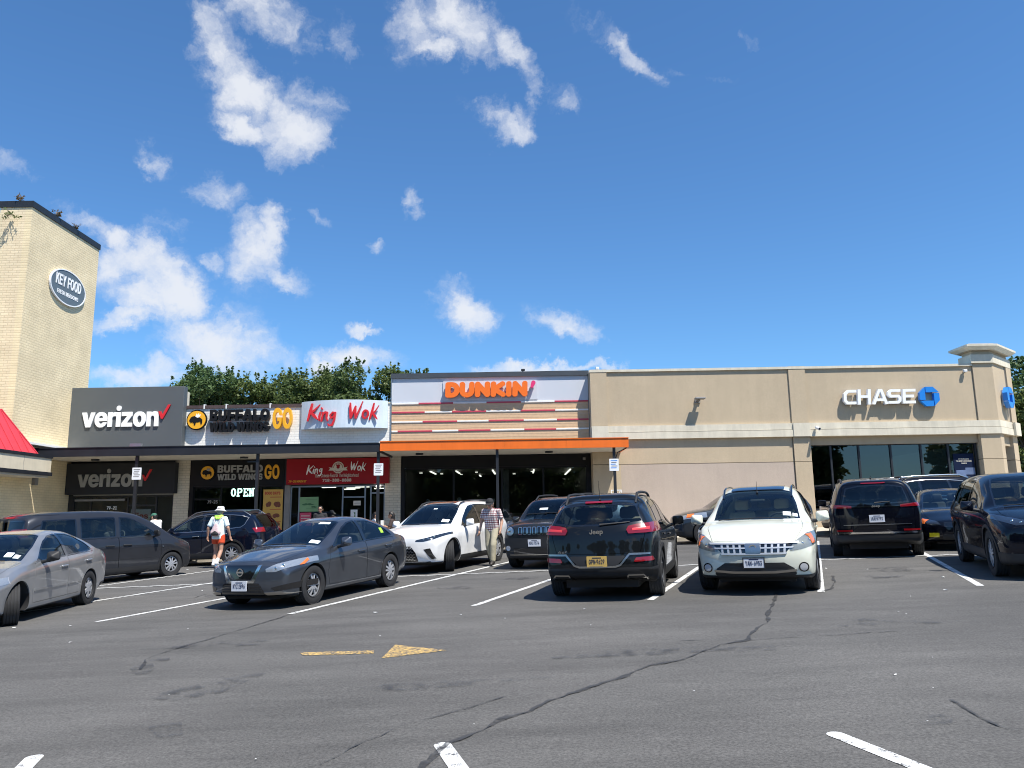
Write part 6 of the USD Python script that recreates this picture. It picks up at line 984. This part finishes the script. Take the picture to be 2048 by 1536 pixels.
# --- 10 cream white suv facing out
carpaint('paint_cream', (.60, .61, .515), 0, .35)
sp = base(SUV, 4.77, 1.88, 1.69, 2.825, .97, paint='paint_cream', spokes=(5, 'wide'), R=.365, arch=.0, clad=[], seat_mat='seat_tan', bf=.34, steer=-4)
sp['top'] = [(0, .83), (.12, .905)]+sp['top'][2:]; sp['nz'] = [(.1, .2), (.25, .10), (.42, .01), (.55, 0), (.68, .015), (.78, .05), (.9, .14), (1.1, .32)]
def ed(c, P):
    band = poly((-.62, .80), (.62, .80), (.47, .635), (-.47, .635)); P.append(('grille', c.over(band, 'front', .004, -.02), 'gloss_black')); P.append(('grille_surround', c.over(poly((-.68, .81), (.68, .81), (.66, .785), (-.66, .785)).union(poly((-.50, .650), (.50, .650), (.48, .625), (-.48, .625))), 'front', .02, -.005), 'satin')); P.append(('grille_bar', c.over(poly((-.60, .735), (.60, .735), (.58, .715), (-.58, .715)), 'front', .016, -.005), 'satin'))
    for k in range(-5, 6):
        if k == 0: continue
        y = k*.092; P.append(('grille_rib', c.over(poly((y-.016, .64), (y+.016, .64), (y+.03, .79), (y-.002, .79)) if k > 0 else poly((y-.016, .64), (y+.016, .64), (y+.002, .79), (y-.03, .79)), 'front', .012, -.005), 'satin'))
    P.append(('badge_panel', c.over(rnd(sg.box(-.11, .64, .11, .795), .01), 'front', .022, -.01), 'chrome_dull'))
    lamp(P, c, rnd(poly((.52, .66), (.60, .80), (.80, .92), (.92, .94), (.96, .84), (.92, .74), (.70, .685)), .02), 'lamp_hazy', eyes=[(.72, .77), (.82, .81)], eye_r=.026); m = c.over(poly((.40, .76), (.48, .90), (.62, .91), (.54, .77)), 'side', .016, .009, .25, c.hw+.3); P += [('indicator', m, 'amber'), ('indicator', mir(m), 'amber')]
    g = poly((-.44, .50), (.44, .50), (.58, .41), (.62, .30), (-.62, .30), (-.58, .41)); P.append(('lower_grille', c.over(rnd(g, .03), 'front', .005, -.02), 'black_plastic')); P.append(('bumper_blade', c.over(sg.LineString([(-.60, .375), (-.3, .355), (.3, .355), (.60, .375)]).buffer(.018), 'front', .02, -.004), 'chrome_dull'))
    g = sg.Point(.72, .42).buffer(.075, 20); m = c.over(g, 'front', .006, -.02); P += [('fog_bezel', m, 'gloss_black'), ('fog_bezel', mir(m), 'gloss_black')]; m = c.over(g.buffer(-.02), 'front', .014, .006); P += [('fog_lamp', m, 'lamp_grey'), ('fog_lamp', mir(m), 'lamp_grey')]
    P.append(('sunroof', c.over(rnd(sg.box(2.15, -.46, 2.95, .46), .05), 'top', .01, -.01, .5, 2.6), 'gloss_black'))
sp['ed'] = ed; sp['skirt'] = [poly((-.2, 0), (-.2, .295), (.6, .30), (.6, 0)), poly((4.2, 0), (4.2, .44), (5, .48), (5, 0))]
t, c, _ = make_car(sp, 'cream white suv facing out with hazy headlights and tan seats', 'suv', (at(1430, 1178)+at(1618, 1178))/2, -111.3, fine=1.25)
x = plate(t, c, .50, 'YAN-6953'); emblem_ring(t, c, .715, .06); roof_rails(t, c, 1.95, 4.2, .62, 'gloss_black', .05, .02); wiper_front(t, c, 1.2); antenna(t, c, 2.05, .2, .2); sticker(t, c, 1.38, .50, .13, .09); sticker(t, c, 1.37, .64, .10, .08)
obj('plate_frame', (lambda fr: fr.put(ext(sg.box(-.165, .415, .165, .585).difference(sg.box(-.15, .43, .15, .57)), .012)))(Frame((x+.012, 0, 0), (0, 1, 0), (1, 0, 0))), 'black_plastic', t); obj('rear_view_mirror', blob([(c.nose-1.95, -.1, 1.42), (c.nose-1.95, .1, 1.42)], .035), 'black_plastic', t); obj('sunshade', box(c.nose-1.5, c.nose-1.42, -.52, -.1, 1.06, 1.13, .01), 'seat_tan', t)
# --- 11 black suv with slim lights seen from behind, right
carpaint('paint_midnight', (.003, .0035, .007), .1, .28, .8)
sp = base(BOXY, 4.91, 1.97, 1.80, 2.96, .92, paint='paint_midnight', spokes=(5, 'split'), R=.385, rim=.26, br=.16, nroof=3.4, tumble=.2, chrome_dlo='chrome_dull', arch=.0, clad=[poly((1.3, .2), (1.3, .40), (3.5, .40), (3.5, .2))], handle_mat='chrome_dull')
def ed(c, P):
    m = c.over(rnd(poly((.50, 1.125), (.50, 1.175), (.98, 1.22), (.98, 1.13)), .008), 'rear', .014, -.02); P += [('tail_light', m, 'tail_red'), ('tail_light', mir(m), 'tail_red')]; P.append(('tail_strip', c.over(sg.box(-.5, 1.135, .5, 1.165), 'rear', .008, -.01), 'gloss_black'))
    P.append(('bumper_trim', c.over(sg.box(-.84, .545, .84, .585), 'rear', .018, -.01), 'chrome')); P.append(('gate_trim', c.over(sg.box(-.70, .74, .70, .752), 'rear', .012, -.01), 'chrome_dull')); m = c.over(sg.box(.52, .60, .86, .64), 'rear', .010, -.01); P += [('reflector', m, 'tail_red'), ('reflector', mir(m), 'tail_red')]; P.append(('lower_bumper', c.over(rnd(sg.box(-1, .30, 1, .52), .04), 'rear', .01, -.02), 'black_plastic')); P.append(('brake_light', c.over(sg.box(-.25, 1.66, .25, 1.685), 'rear', .02, -.02), 'tail_red'))
sp['ed'] = ed; ra = (at(1685, 1110)+at(1830, 1110))/2
t, c, _ = make_car(sp, 'glossy black suv seen from behind with slim red lights and chrome strip', 'suv', ra+np.array([.36, .933])*2.96, STALL, fine=1.15)
plate(t, c, .88, 'UUE·5792', True); emblem_text(t, c, 'Jeep', 1.15, .05, .18, True, 'chrome'); roof_rails(t, c, 1.9, 4.4, .66, 'black_plastic', .05, .022); antenna(t, c, 4.2, .08, .8); rear_wiper(t, c, 1.23, .02, -.30, .02)
# --- 12 large black suv with chrome trim behind it
sp = base(BOXY, 5.0, 2.0, 1.86, 2.95, .98, paint='paint_midnight', spokes=(5, 'wide'), R=.40, rim=.27, chrome_dlo='chrome', arch=.0, clad=[], handle_mat='chrome', tumble=.16)
def ed(c, P): lamp(P, c, rnd(sg.box(.56, .84, .9, 1.06), .03), 'lamp_grey'); P.append(('grille', c.over(sg.box(-.52, .66, .52, 1.06), 'front', .006, -.01), 'gloss_black')); bars(P, c, (.74, .84, .94, 1.03), -.5, .5, .02, 'chrome')
sp['ed'] = ed; sp['extra'] = [('side_moulding', 'side', sg.box(1.4, .55, 3.5, .575), 'chrome', .012, -.004, True), ('beltline', 'side', sg.box(1.3, 1.08, 4.4, 1.12), 'chrome_dull', .004, -.01, True)]
t, c, _ = make_car(sp, 'large black suv with chrome window trim and silver roof rails at the bank', 'suv', (11.55, 26.35), 180, fine=.8); roof_rails(t, c, 2.0, 4.5, .68, 'chrome', .06, .03)
# --- 13 black sedan facing out on the right
sp = base(SEDAN, 4.6, 1.78, 1.46, 2.70, .92, paint='paint_midnight', spokes=(5, 'wide'), R=.33)
def ed(c, P):
    lamp(P, c, poly((.46, .62), (.52, .70), (.86, .80), (.88, .70), (.64, .60)), 'lamp_dark'); m = c.over(poly((.34, .64), (.40, .74), (.58, .76), (.5, .66)), 'side', .014, .008, .25, c.hw+.3); P += [('indicator', m, 'amber'), ('indicator', mir(m), 'amber')]; P.append(('grille', c.over(rnd(sg.box(-.4, .56, .4, .68), .03), 'front', .006, -.01), 'gloss_black'))
    m = c.over(sg.box(.52, .33, .72, .43), 'front', .014, -.01); P += [('fog_lamp', mir(m), 'fog_yellow'), ('fog_lamp', m, 'fog_yellow')]; P.append(('lower_grille', c.over(rnd(sg.box(-.45, .26, .45, .40), .03), 'front', .006, -.01), 'black_plastic'))
sp['ed'] = ed; t, c, _ = make_car(sp, 'black sedan facing out with yellow fog lamps behind the rightmost suv', 'car', (10.95, 19.35), -111, fine=.9)
# --- 14 black suv cut by the right edge
sp = base(SUV, 5.0, 1.98, 1.745, 2.90, .95, paint='paint_midnight', spokes=(5, 'split'), R=.385, rim=.25, chrome_dlo='gloss_black', handle_mat='chrome_dull', nroof=3.4, arch=.05, ws_mat='glass_clear')
def ed(c, P): lamp(P, c, poly((.50, .88), (.52, .94), (.98, 1.06), (.98, .98), (.7, .87)), 'lamp_dark', eyes=[(.62, .91), (.72, .93)], eye_r=.025); P.append(('grille', c.over(rnd(poly((-.44, .98), (.44, .98), (.32, .62), (-.32, .62)), .03), 'front', .005, -.02), 'gloss_black')); P.append(('grille_surround', c.over(poly((-.52, .98), (-.45, .98), (-.33, .60), (.33, .60), (.45, .98), (.52, .98), (.38, .56), (-.38, .56)), 'front', .016, -.004), 'chrome'))
sp['ed'] = ed; t, c, _ = make_car(sp, 'black suv cut off by the right edge casting a wide shadow', 'suv', at(1985, 1152)+.98*np.array([.933, -.36]), -110.5, fine=1.1); wiper_front(t, c, 1.2); sticker(t, c, 1.95, .25, .3, .06); antenna(t, c, 4.2, .07, .8)
# ---------------------------------------------------------------- people
pm('skin', (.44, .25, .17), .55, var=.08, vscale=9); pm('skin_b', (.40, .23, .15), .55, var=.08); pm('hair_dark', (.012, .010, .009), .5, var=.2, vscale=30); pm('hair_grey', (.25, .24, .23), .6, var=.2)
pm('cloth_white', (.78, .78, .79), .9, var=.05, vscale=6, bump=.3, bscale=14); pm('cloth_mint', (.66, .78, .78), .9, var=.06, vscale=6, bump=.4, bscale=14); pm('cloth_lime', (.42, .74, .10), .9, var=.08); pm('cloth_red', (.62, .07, .02), .85, var=.1, bump=.3, bscale=16); pm('cloth_khaki', (.36, .33, .24), .9, var=.12, vscale=7, bump=.5, bscale=13); pm('cloth_black', (.015, .015, .017), .85, var=.2); pm('cloth_green', (.03, .12, .08), .8, var=.1); pm('cloth_brown', (.06, .04, .035), .85, var=.2); pm('bag_pink', (.62, .47, .47), .8, var=.2, vscale=14); pm('shoe_dark', (.03, .025, .022), .6, var=.1); pm('shoe_white', (.7, .7, .68), .6, var=.1); pm('eye_dark', (.01, .008, .008), .2, var=0)
def plaid():
    n = {'t': ('texture_coordinate', {}), 's': ('separate_xyz', {}), 'p': ('principled_bsdf', dict(roughness=.9, specular_ior_level=.2)), 'bn': ('noise_texture', dict(scale=12.0, detail=3.0)), 'bu': ('bump', dict(strength=.5, distance=.02))}; L = [('t.object', 's.vector'), ('t.object', 'bn.vector'), ('bn.fac', 'bu.height'), ('bu.normal', 'p.normal')]
    n['yx'] = ('math', dict(math_type='multiply_add', value2=.35)); L += [('s.x', 'yx.value1'), ('s.y', 'yx.value3')]
    for k, src in (('a', 's.z'), ('b', 'yx.value')):
        n['m'+k] = ('math', dict(math_type='multiply', value2=17.0)); n['f'+k] = ('math', dict(math_type='fraction')); n['r'+k] = ('rgb_ramp', dict(ramp=[(0, (.80, .76, .74)), (.42, (.80, .76, .74)), (.44, (.30, .05, .06)), (.62, (.30, .05, .06)), (.64, (.75, .70, .70)), (.72, (.05, .05, .10)), (.80, (.05, .05, .10)), (.82, (.8, .76, .74))])); L += [(src, f'm{k}.value1'), (f'm{k}.value', f'f{k}.value1'), (f'f{k}.value', f'r{k}.fac')]
    n['x'] = ('mix_color', dict(blend_type='multiply', fac=.75)); L += [('ra.color', 'x.a'), ('rb.color', 'x.b'), ('x.result', 'p.base_color')]
    return mk('cloth_plaid', n, L, 'p.BSDF')
plaid()
def chain(bones):
    out = None
    for a, b, ra, rb in bones:
        m = blob([a, b], [ra, rb]); out = m if out is None else out+m
    return out
def soft(m, edge=.03, it=8):
    mm = m.refine_to_length(edge).to_mesh(); T = trimesh.Trimesh(np.array(mm.vert_properties)[:, :3], np.array(mm.tri_verts), process=True); trimesh.smoothing.filter_taubin(T, .5, .53, it); return T
def slab(a, b, w0, w1, d0, d1):
    """a torso piece: rounded, W wide, D deep, from a to b"""
    pts, r = [], []
    for p, w, d in ((a, w0, d0), (b, w1, d1)):
        for s in (-1, 1): pts.append(np.array(p)+[0, s*(w-d), 0]); r.append(d)
    return blob(pts, r)
def hand(wr, di, up, s=1.0):
    """palm, four unequal bent fingers and a thumb; DI points along the fingers, UP out of the thumb side"""
    wr, di, up = np.array(wr, float), np.array(di, float), np.array(up, float); di /= np.linalg.norm(di); up -= di*(up@di); up /= np.linalg.norm(up); pn = np.cross(di, up); o = blob([wr, wr+di*.085*s+up*.03*s, wr+di*.085*s-up*.03*s], [.024*s, .017*s, .017*s])
    for k, L in enumerate((.068, .078, .072, .056)):
        b = wr+di*.085*s+up*(.033-.022*k)*s; m = b+di*L*.5*s+pn*.012*s; o = o+blob([b, m], [.0095*s, .009*s])+blob([m, m+di*L*.4*s+pn*.024*s], [.009*s, .008*s])
    b = wr+di*.03*s+up*.025*s; m = b+di*.035*s+up*.03*s; return o+blob([b, m], [.013*s, .011*s])+blob([m, m+di*.03*s+pn*.008*s], [.011*s, .009*s])
def person(label, xy, face, J, wear, z=None, group=None, scale=1.0):
    """J: joints in metres, x forward, y left, z up; wear: what to put on"""
    th = math.radians(face); mt = np.eye(4); mt[:3, :3] = Rot.from_euler('z', th).as_matrix()*scale; mt[:3, 3] = [*xy, float(gz(*xy)) if z is None else z]; t = thing('person', label, 'person', matrix=mt, group=group); g = lambda k: np.array(J[k], float)
    hd = g('head'); hf = g('look')/np.linalg.norm(g('look')); hu = np.cross(np.cross(hf, [0, 0, 1.]), hf)
    hu /= np.linalg.norm(hu); hl = np.cross(hu, hf)
    sk = blob([hd+hu*.02, hd+hu*.05-hf*.025, hd-hu*.075+hf*.045, hd-hu*.02+hf*.03], [.088, .085, .05, .075])+blob([hd-hu*.10-hf*.015, g('neck')], [.055, .06])+blob([hd+hf*.10-hu*.005, hd+hf*.115-hu*.03], [.010, .015])
    for s_ in (1, -1): sk = sk+blob([hd+hl*s_*.09-hf*.01+hu*.01, hd+hl*s_*.092-hf*.015-hu*.03], [.016, .012])
    sk = sk+slab(g('pelvis'), g('chest'), .16, .17, .10, .105)
    for sd in ('l', 'r'):
        sh, el, wr = g('sh_'+sd), g('el_'+sd), g('wr_'+sd); sk = sk+chain([(sh, el, .052, .042), (el, wr, .043, .027)])+blob([g('chest'), sh], [.09, .055])+hand(wr, wr-el+np.array(J.get('hd', (0, 0, -.05))), [1, 0, .2])
        hp, kn, an, to = g('hp_'+sd), g('kn_'+sd), g('an_'+sd), g('to_'+sd); sk = sk+chain([(hp, kn, .088, .057), (kn, kn*.62+an*.38, .056, .058), (kn*.62+an*.38, an, .058, .036), (an, to, .04, .028)])
    obj('body', soft(sk, .024, 6), wear.get('skin', 'skin'), t, smooth=True)
    for s_ in (1, -1): obj('eye', trimesh.creation.icosphere(1, .013).apply_translation(hd+hf*.092+hl*s_*.034+hu*.02), 'eye_dark', t)
    obj('mouth', blob([hd+hf*.093-hu*.062+hl*.02, hd+hf*.093-hu*.062-hl*.02], [.007, .007]), 'hair_dark' if False else 'letter_red', t)
    def sleeve(m, el, sh, k):
        n = (sh-el)/np.linalg.norm(sh-el); c = sh+(el-sh)*k; return m.trim_by_plane(list(n), float(n@c))
    if 'shirt' in wear:
        mat, ln, hem = wear['shirt']; m = slab(g('pelvis')+[0, 0, hem], g('chest')+[0, 0, -.02], .19, .20, .128, .125)+slab(g('chest'), g('neck')+[0, 0, -.04], .19, .10, .12, .075)
        for sd in ('l', 'r'): sh, el, wr = g('sh_'+sd), g('el_'+sd), g('wr_'+sd); s1 = blob([g('chest')+[0, 0, .04], sh], [.10, .07])+sleeve(blob([sh, sh+(el-sh)*1.25], [.073, .068]), el, sh, ln); m = m+s1
        m = m.trim_by_plane([0, 0, 1], float(g('pelvis')[2]+hem-.03)); obj('shirt', soft(m, .03, 5), mat, t, smooth=True)
    if 'collar' in wear: obj('towel', soft(blob([g('neck')+hl*.08-[.02, 0, 0], g('neck')-hl*.08-[.02, 0, 0], g('neck')+[.05, 0, 0]], .062)+blob([g('neck')+[-.04, .07, -.02], g('chest')+[-.12, .03, .10]], [.05, .03])+blob([g('neck')+[-.04, -.07, -.02], g('chest')+[-.12, -.03, .10]], [.05, .03]), .03, 4), wear['collar'], t, smooth=True)
    if 'legs' in wear:
        mat, ln = wear['legs']; m = slab(g('pelvis')+[0, 0, -.04], g('pelvis')+[0, 0, .06], .185, .18, .128, .122)
        for sd in ('l', 'r'):
            hp, kn, an = g('hp_'+sd), g('kn_'+sd), g('an_'+sd)
            if ln <= 1: m = m+sleeve(blob([hp, hp+(kn-hp)*1.2], [.112, .10]), kn, hp, ln)
            else: m = m+blob([hp, kn], [.112, .08])+sleeve(blob([kn, kn+(an-kn)*1.15], [.08, .066]), an, kn, ln-1)
        obj('trousers' if ln > 1 else 'shorts', soft(m, .03, 5), mat, t, smooth=True)
    for sd in ('l', 'r'):
        an, to = g('an_'+sd), g('to_'+sd); d = to-an; obj('shoe', soft(blob([an-d*.25-[0, 0, .035], an+[0, 0, .0], to+[0, 0, .0], to*.6+an*.4+[0, 0, .01]], [.045, .05, .042, .048]), .03, 3), wear.get('shoe', 'shoe_dark'), t, smooth=True)
        if 'socks' in wear: kn = g('kn_'+sd); obj('sock', soft(blob([an, an+(kn-an)*.3], [.043, .055]), .03, 3), wear['socks'], t, smooth=True)
    if 'hair' in wear:
        mat, ln = wear['hair']; m = blob([hd+hu*.045-hf*.01, hd+hu*.02-hf*.04, hd-hu*.03-hf*.05], [.098, .096, .075])
        if ln: m = m+blob([hd-hf*.06-hu*.03, hd-hf*.075-np.array([0, 0, ln])], [.085, .06])
        m = m-blob([hd+hf*.12-hu*.03, hd+hf*.12-hu*.2, hd+hf*.2], [.095, .09, .1]); m = m.trim_by_plane(list(-hf), float(-(hf@(hd+hf*.045)))); obj('hair', soft(m, .03, 4), mat, t, smooth=True)
    if wear.get('hat') == 'bucket':
        def at_(m): R = np.eye(4); R[:3, 0], R[:3, 1], R[:3, 2] = hf, hl, hu; R[:3, 3] = hd; m.apply_transform(R); return m
        obj('hat', at_(trimesh.creation.revolve(np.array([(0, .150), (.07, .148), (.098, .13), (.108, .07), (.112, .05), (.178, .012), (.176, .004), (.108, .038), (.09, .06), (0, .06)]), sections=28)), wear['hat_mat'], t, smooth=50)
    if wear.get('hat') == 'cap':
        m = blob([hd+hu*.05, hd+hu*.045-hf*.03], [.106, .103]).trim_by_plane(list(hu), float(hu@(hd+hu*.045))); m = m+(m3.Manifold.batch_hull([m3.Manifold.cylinder(.012, .085, .08, 20).transform(np.column_stack([hf, hl, hu, hd+hf*k+hu*.047])) for k in (.05, .13)])); obj('cap', m, wear['hat_mat'], t, smooth=50)
    if 'glasses' in wear: obj('sunglasses', join(*[cyl(hd+hf*.094+hl*s_*.036+hu*.02, hd+hf*.106+hl*s_*.036+hu*.02, .028, 14) for s_ in (1, -1)], tube([hd+hl*.095+hu*.02, hd+hf*.10+hl*.06+hu*.025, hd+hf*.104-hl*.06+hu*.025, hd-hl*.095+hu*.02], .005, 5)), 'gloss_black', t)
    return t
STAND = dict(pelvis=(0, 0, .96), chest=(.01, 0, 1.33), neck=(0, 0, 1.48), head=(.03, 0, 1.62), look=(1, 0, -.05), sh_l=(0, .19, 1.42), sh_r=(0, -.19, 1.42), el_l=(-.02, .25, 1.14), el_r=(-.02, -.25, 1.14), wr_l=(.05, .26, .90), wr_r=(.05, -.26, .90), hp_l=(0, .09, .93), hp_r=(0, -.09, .93), kn_l=(.03, .10, .50), kn_r=(.03, -.10, .50), an_l=(0, .10, .09), an_r=(0, -.10, .09), to_l=(.14, .11, .045), to_r=(.14, -.11, .045))
def pose(**k): d = dict(STAND); d.update(k); return d
# man in plaid walking towards the camera, looking down
t = person('man in plaid shirt, dark cap and khaki trousers walking beside the white crossover', at(985, 1131), -108, pose(pelvis=(-.02, 0, .95), chest=(.06, 0, 1.31), neck=(.10, 0, 1.45), head=(.17, 0, 1.57), look=(1, .12, -.42), sh_l=(.05, .20, 1.39), sh_r=(.05, -.20, 1.39), el_l=(.0, .27, 1.12), el_r=(.06, -.27, 1.12), wr_l=(.12, .27, .90), wr_r=(.16, -.28, .90), hp_l=(0, .09, .92), hp_r=(0, -.09, .92), kn_l=(.20, .10, .52), kn_r=(.02, -.10, .50), an_l=(.22, .09, .10), an_r=(-.22, -.09, .14), to_l=(.36, .09, .05), to_r=(-.09, -.09, .05)), dict(shirt=('cloth_plaid', .72, -.06), legs=('cloth_khaki', 1.96), hat='cap', hat_mat='cloth_black', hair=('hair_grey', 0), shoe='shoe_dark'))
# man in bucket hat walking away
PX = np.array([-9.10, 24.1])
t = person('man in white bucket hat, pale tee and red shorts walking away with a drawstring bag', PX, 84, pose(look=(1, .05, -.15), head=(.05, 0, 1.64), el_l=(-.05, .30, 1.15), el_r=(-.03, -.30, 1.15), wr_l=(.0, .33, .92), wr_r=(.06, -.33, .92), kn_l=(.10, .11, .50), kn_r=(-.02, -.11, .50), an_l=(-.02, .10, .12), an_r=(-.24, -.10, .16), to_l=(.12, .11, .05), to_r=(-.12, -.11, .06)), dict(shirt=('cloth_mint', .8, -.10), legs=('cloth_red', .52), socks='cloth_white', shoe='shoe_white', hat='bucket', hat_mat='cloth_white', collar='cloth_lime', hair=('hair_grey', 0)), scale=1.04)
bag = m3.Manifold.batch_hull([m3.Manifold.sphere(r, 18).scale([.5, 1, 1]).translate(p) for p, r in (((-.19, .06, 1.02), .10), ((-.19, -.06, 1.02), .10), ((-.17, 0, 1.22), .07))])
def seat_on(label, cat, name, parts, xy, face, scale=1.0):
    th = math.radians(face); mt = np.eye(4); mt[:3, :3] = Rot.from_euler('z', th).as_matrix()*scale; mt[:3, 3] = [*xy, float(gz(*xy))]; t = thing(name, label, cat, matrix=mt)
    for nm, m, mat in parts: obj(nm, m, mat, t, smooth=50)
seat_on('pink and grey drawstring backpack on the back of the man in bucket hat', 'bag', 'backpack', [('bag', bag, 'bag_pink'), ('pocket', blob([(-.235, .07, .98), (-.235, -.07, .98), (-.23, 0, 1.03)], .045), 'cloth_black'), ('cord', join(tube([(-.16, .02, 1.27), (-.15, .10, 1.42), (-.03, .13, 1.50), (.10, .13, 1.40)], .009, 5), tube([(-.16, -.02, 1.27), (-.15, -.10, 1.42), (-.03, -.13, 1.50), (.10, -.13, 1.40)], .009, 5)), 'bag_pink')], PX, 84, 1.04)
wz = lambda x, y: float(gz(x, y))+.13
person('person in green cap and white shirt behind the navy crossover hood', (-12.75, 27.95), 160, pose(chest=(.08, 0, 1.30), neck=(.13, 0, 1.43), head=(.20, 0, 1.55), look=(1, 0, -.3), sh_l=(.08, .19, 1.38), sh_r=(.08, -.19, 1.38), el_l=(.15, .24, 1.12), el_r=(.15, -.24, 1.12), wr_l=(.32, .2, 1.05), wr_r=(.32, -.2, 1.05)), dict(shirt=('cloth_white', .8, -.06), legs=('cloth_khaki', 1.95), hat='cap', hat_mat='cloth_green', hair=('hair_dark', 0)), z=wz(-12.75, 27.95), scale=.96)
person('woman with dark hair and sunglasses behind the grey sedan roof', (-6.95, 28.0), -85, pose(), dict(shirt=('cloth_black', .8, -.06), legs=('cloth_black', 1.95), hair=('hair_dark', .14), glasses=1, skin='skin_b'), z=wz(-6.95, 28.0), scale=.93)
SIT = pose(pelvis=(0, 0, .52), chest=(.05, 0, .90), neck=(.07, 0, 1.05), head=(.12, 0, 1.19), look=(1, 0, -.3), sh_l=(.05, .18, 1.0), sh_r=(.05, -.18, 1.0), el_l=(.14, .22, .75), el_r=(.14, -.22, .75), wr_l=(.38, .12, .80), wr_r=(.38, -.12, .80), hp_l=(.03, .09, .51), hp_r=(.03, -.09, .51), kn_l=(.46, .10, .52), kn_r=(.46, -.10, .52), an_l=(.46, .10, .10), an_r=(.46, -.10, .10), to_l=(.6, .1, .05), to_r=(.6, -.1, .05), hd=(.1, 0, 0))
BX, BY = -4.75, 28.7
bt = thing('bench', 'low dark bench under the canopy by the restaurant pier', 'bench', (BX, BY, wz(BX, BY)))
o = np.array([BX, BY, wz(BX, BY)])
for k in range(3): obj('seat_slat', box(o[0]-.9, o[0]+.9, o[1]-.2+.14*k, o[1]-.08+.14*k, o[2]+.38, o[2]+.42), 'fixture_grey', bt)
for s_ in (-.75, .75): obj('leg', box(o[0]+s_-.03, o[0]+s_+.03, o[1]-.18, o[1]+.18, o[2], o[2]+.38), 'dark_metal', bt)
person('woman with long dark hair sitting in profile beside the white crossover bonnet', (BX+.35, BY), 178, SIT, dict(shirt=('cloth_brown', .9, -.04), legs=('cloth_black', 1.95), hair=('hair_dark', .30), skin='skin_b'), z=wz(BX, BY))
person('person in white shirt sitting half hidden behind the sign post', (BX-.45, BY), 5, SIT, dict(shirt=('cloth_white', .8, -.04), legs=('cloth_black', 1.95), hair=('hair_dark', .1)), z=wz(BX, BY))
pp = thing('paper', 'white sheet of paper in the hands of the sitting woman', 'paper', (BX-.1, BY, wz(BX, BY)+.8)); obj('sheet', box(BX-.12, BX-.04, BY-.16, BY+.12, wz(BX, BY)+.80, wz(BX, BY)+1.02), 'paper', pp)
# ---------------------------------------------------------------- trees across the road, behind the viewer (they show in the windows)
proto = None
r6 = np.random.default_rng(61)
for i in range(48):
    x = -92+(i % 24)*6.8+(3.4 if i > 23 else 0)+r6.uniform(-1.2, 1.2); y = (-38 if i < 24 else -47)+r6.uniform(-3, 3)
    if 40 < x < 58: continue
    k = r6.uniform(.8, 1.25)
    if proto is None:
        tree(x, y, 11.5, 4.9, 'leaf_a', 'leafy tree in the row across the road behind the viewer', 300, n=6500, low=.06, leafs=.42); proto = sorted(p for p in USED if p[1] == 'tree')and numbered('/World', 'tree').rsplit('_', 1)[0] and None or True
        last = [p.GetPath() for p in stage.GetPrimAtPath('/World').GetChildren() if p.GetName().startswith('tree')][-1]; stage.GetPrimAtPath(last).SetCustomDataByKey('group', 'trees across the road')
    else:
        p = UsdGeom.Xform.Define(stage, numbered('/World', 'tree')); p.GetPrim().GetReferences().AddInternalReference(last); p.GetPrim().SetInstanceable(True); p.ClearXformOpOrder(); a = r6.uniform(0, 6.28); c_, s_ = math.cos(a)*k, math.sin(a)*k
        p.GetPrim().RemoveProperty('xformOp:transform'); p.AddTransformOp().Set(Gf.Matrix4d(c_, s_, 0, 0, -s_, c_, 0, 0, 0, 0, k, 0, x, y, float(gz(x, y)), 1)); meta(p.GetPrim(), 'leafy tree in the row across the road behind the viewer', 'tree', 'trees across the road')
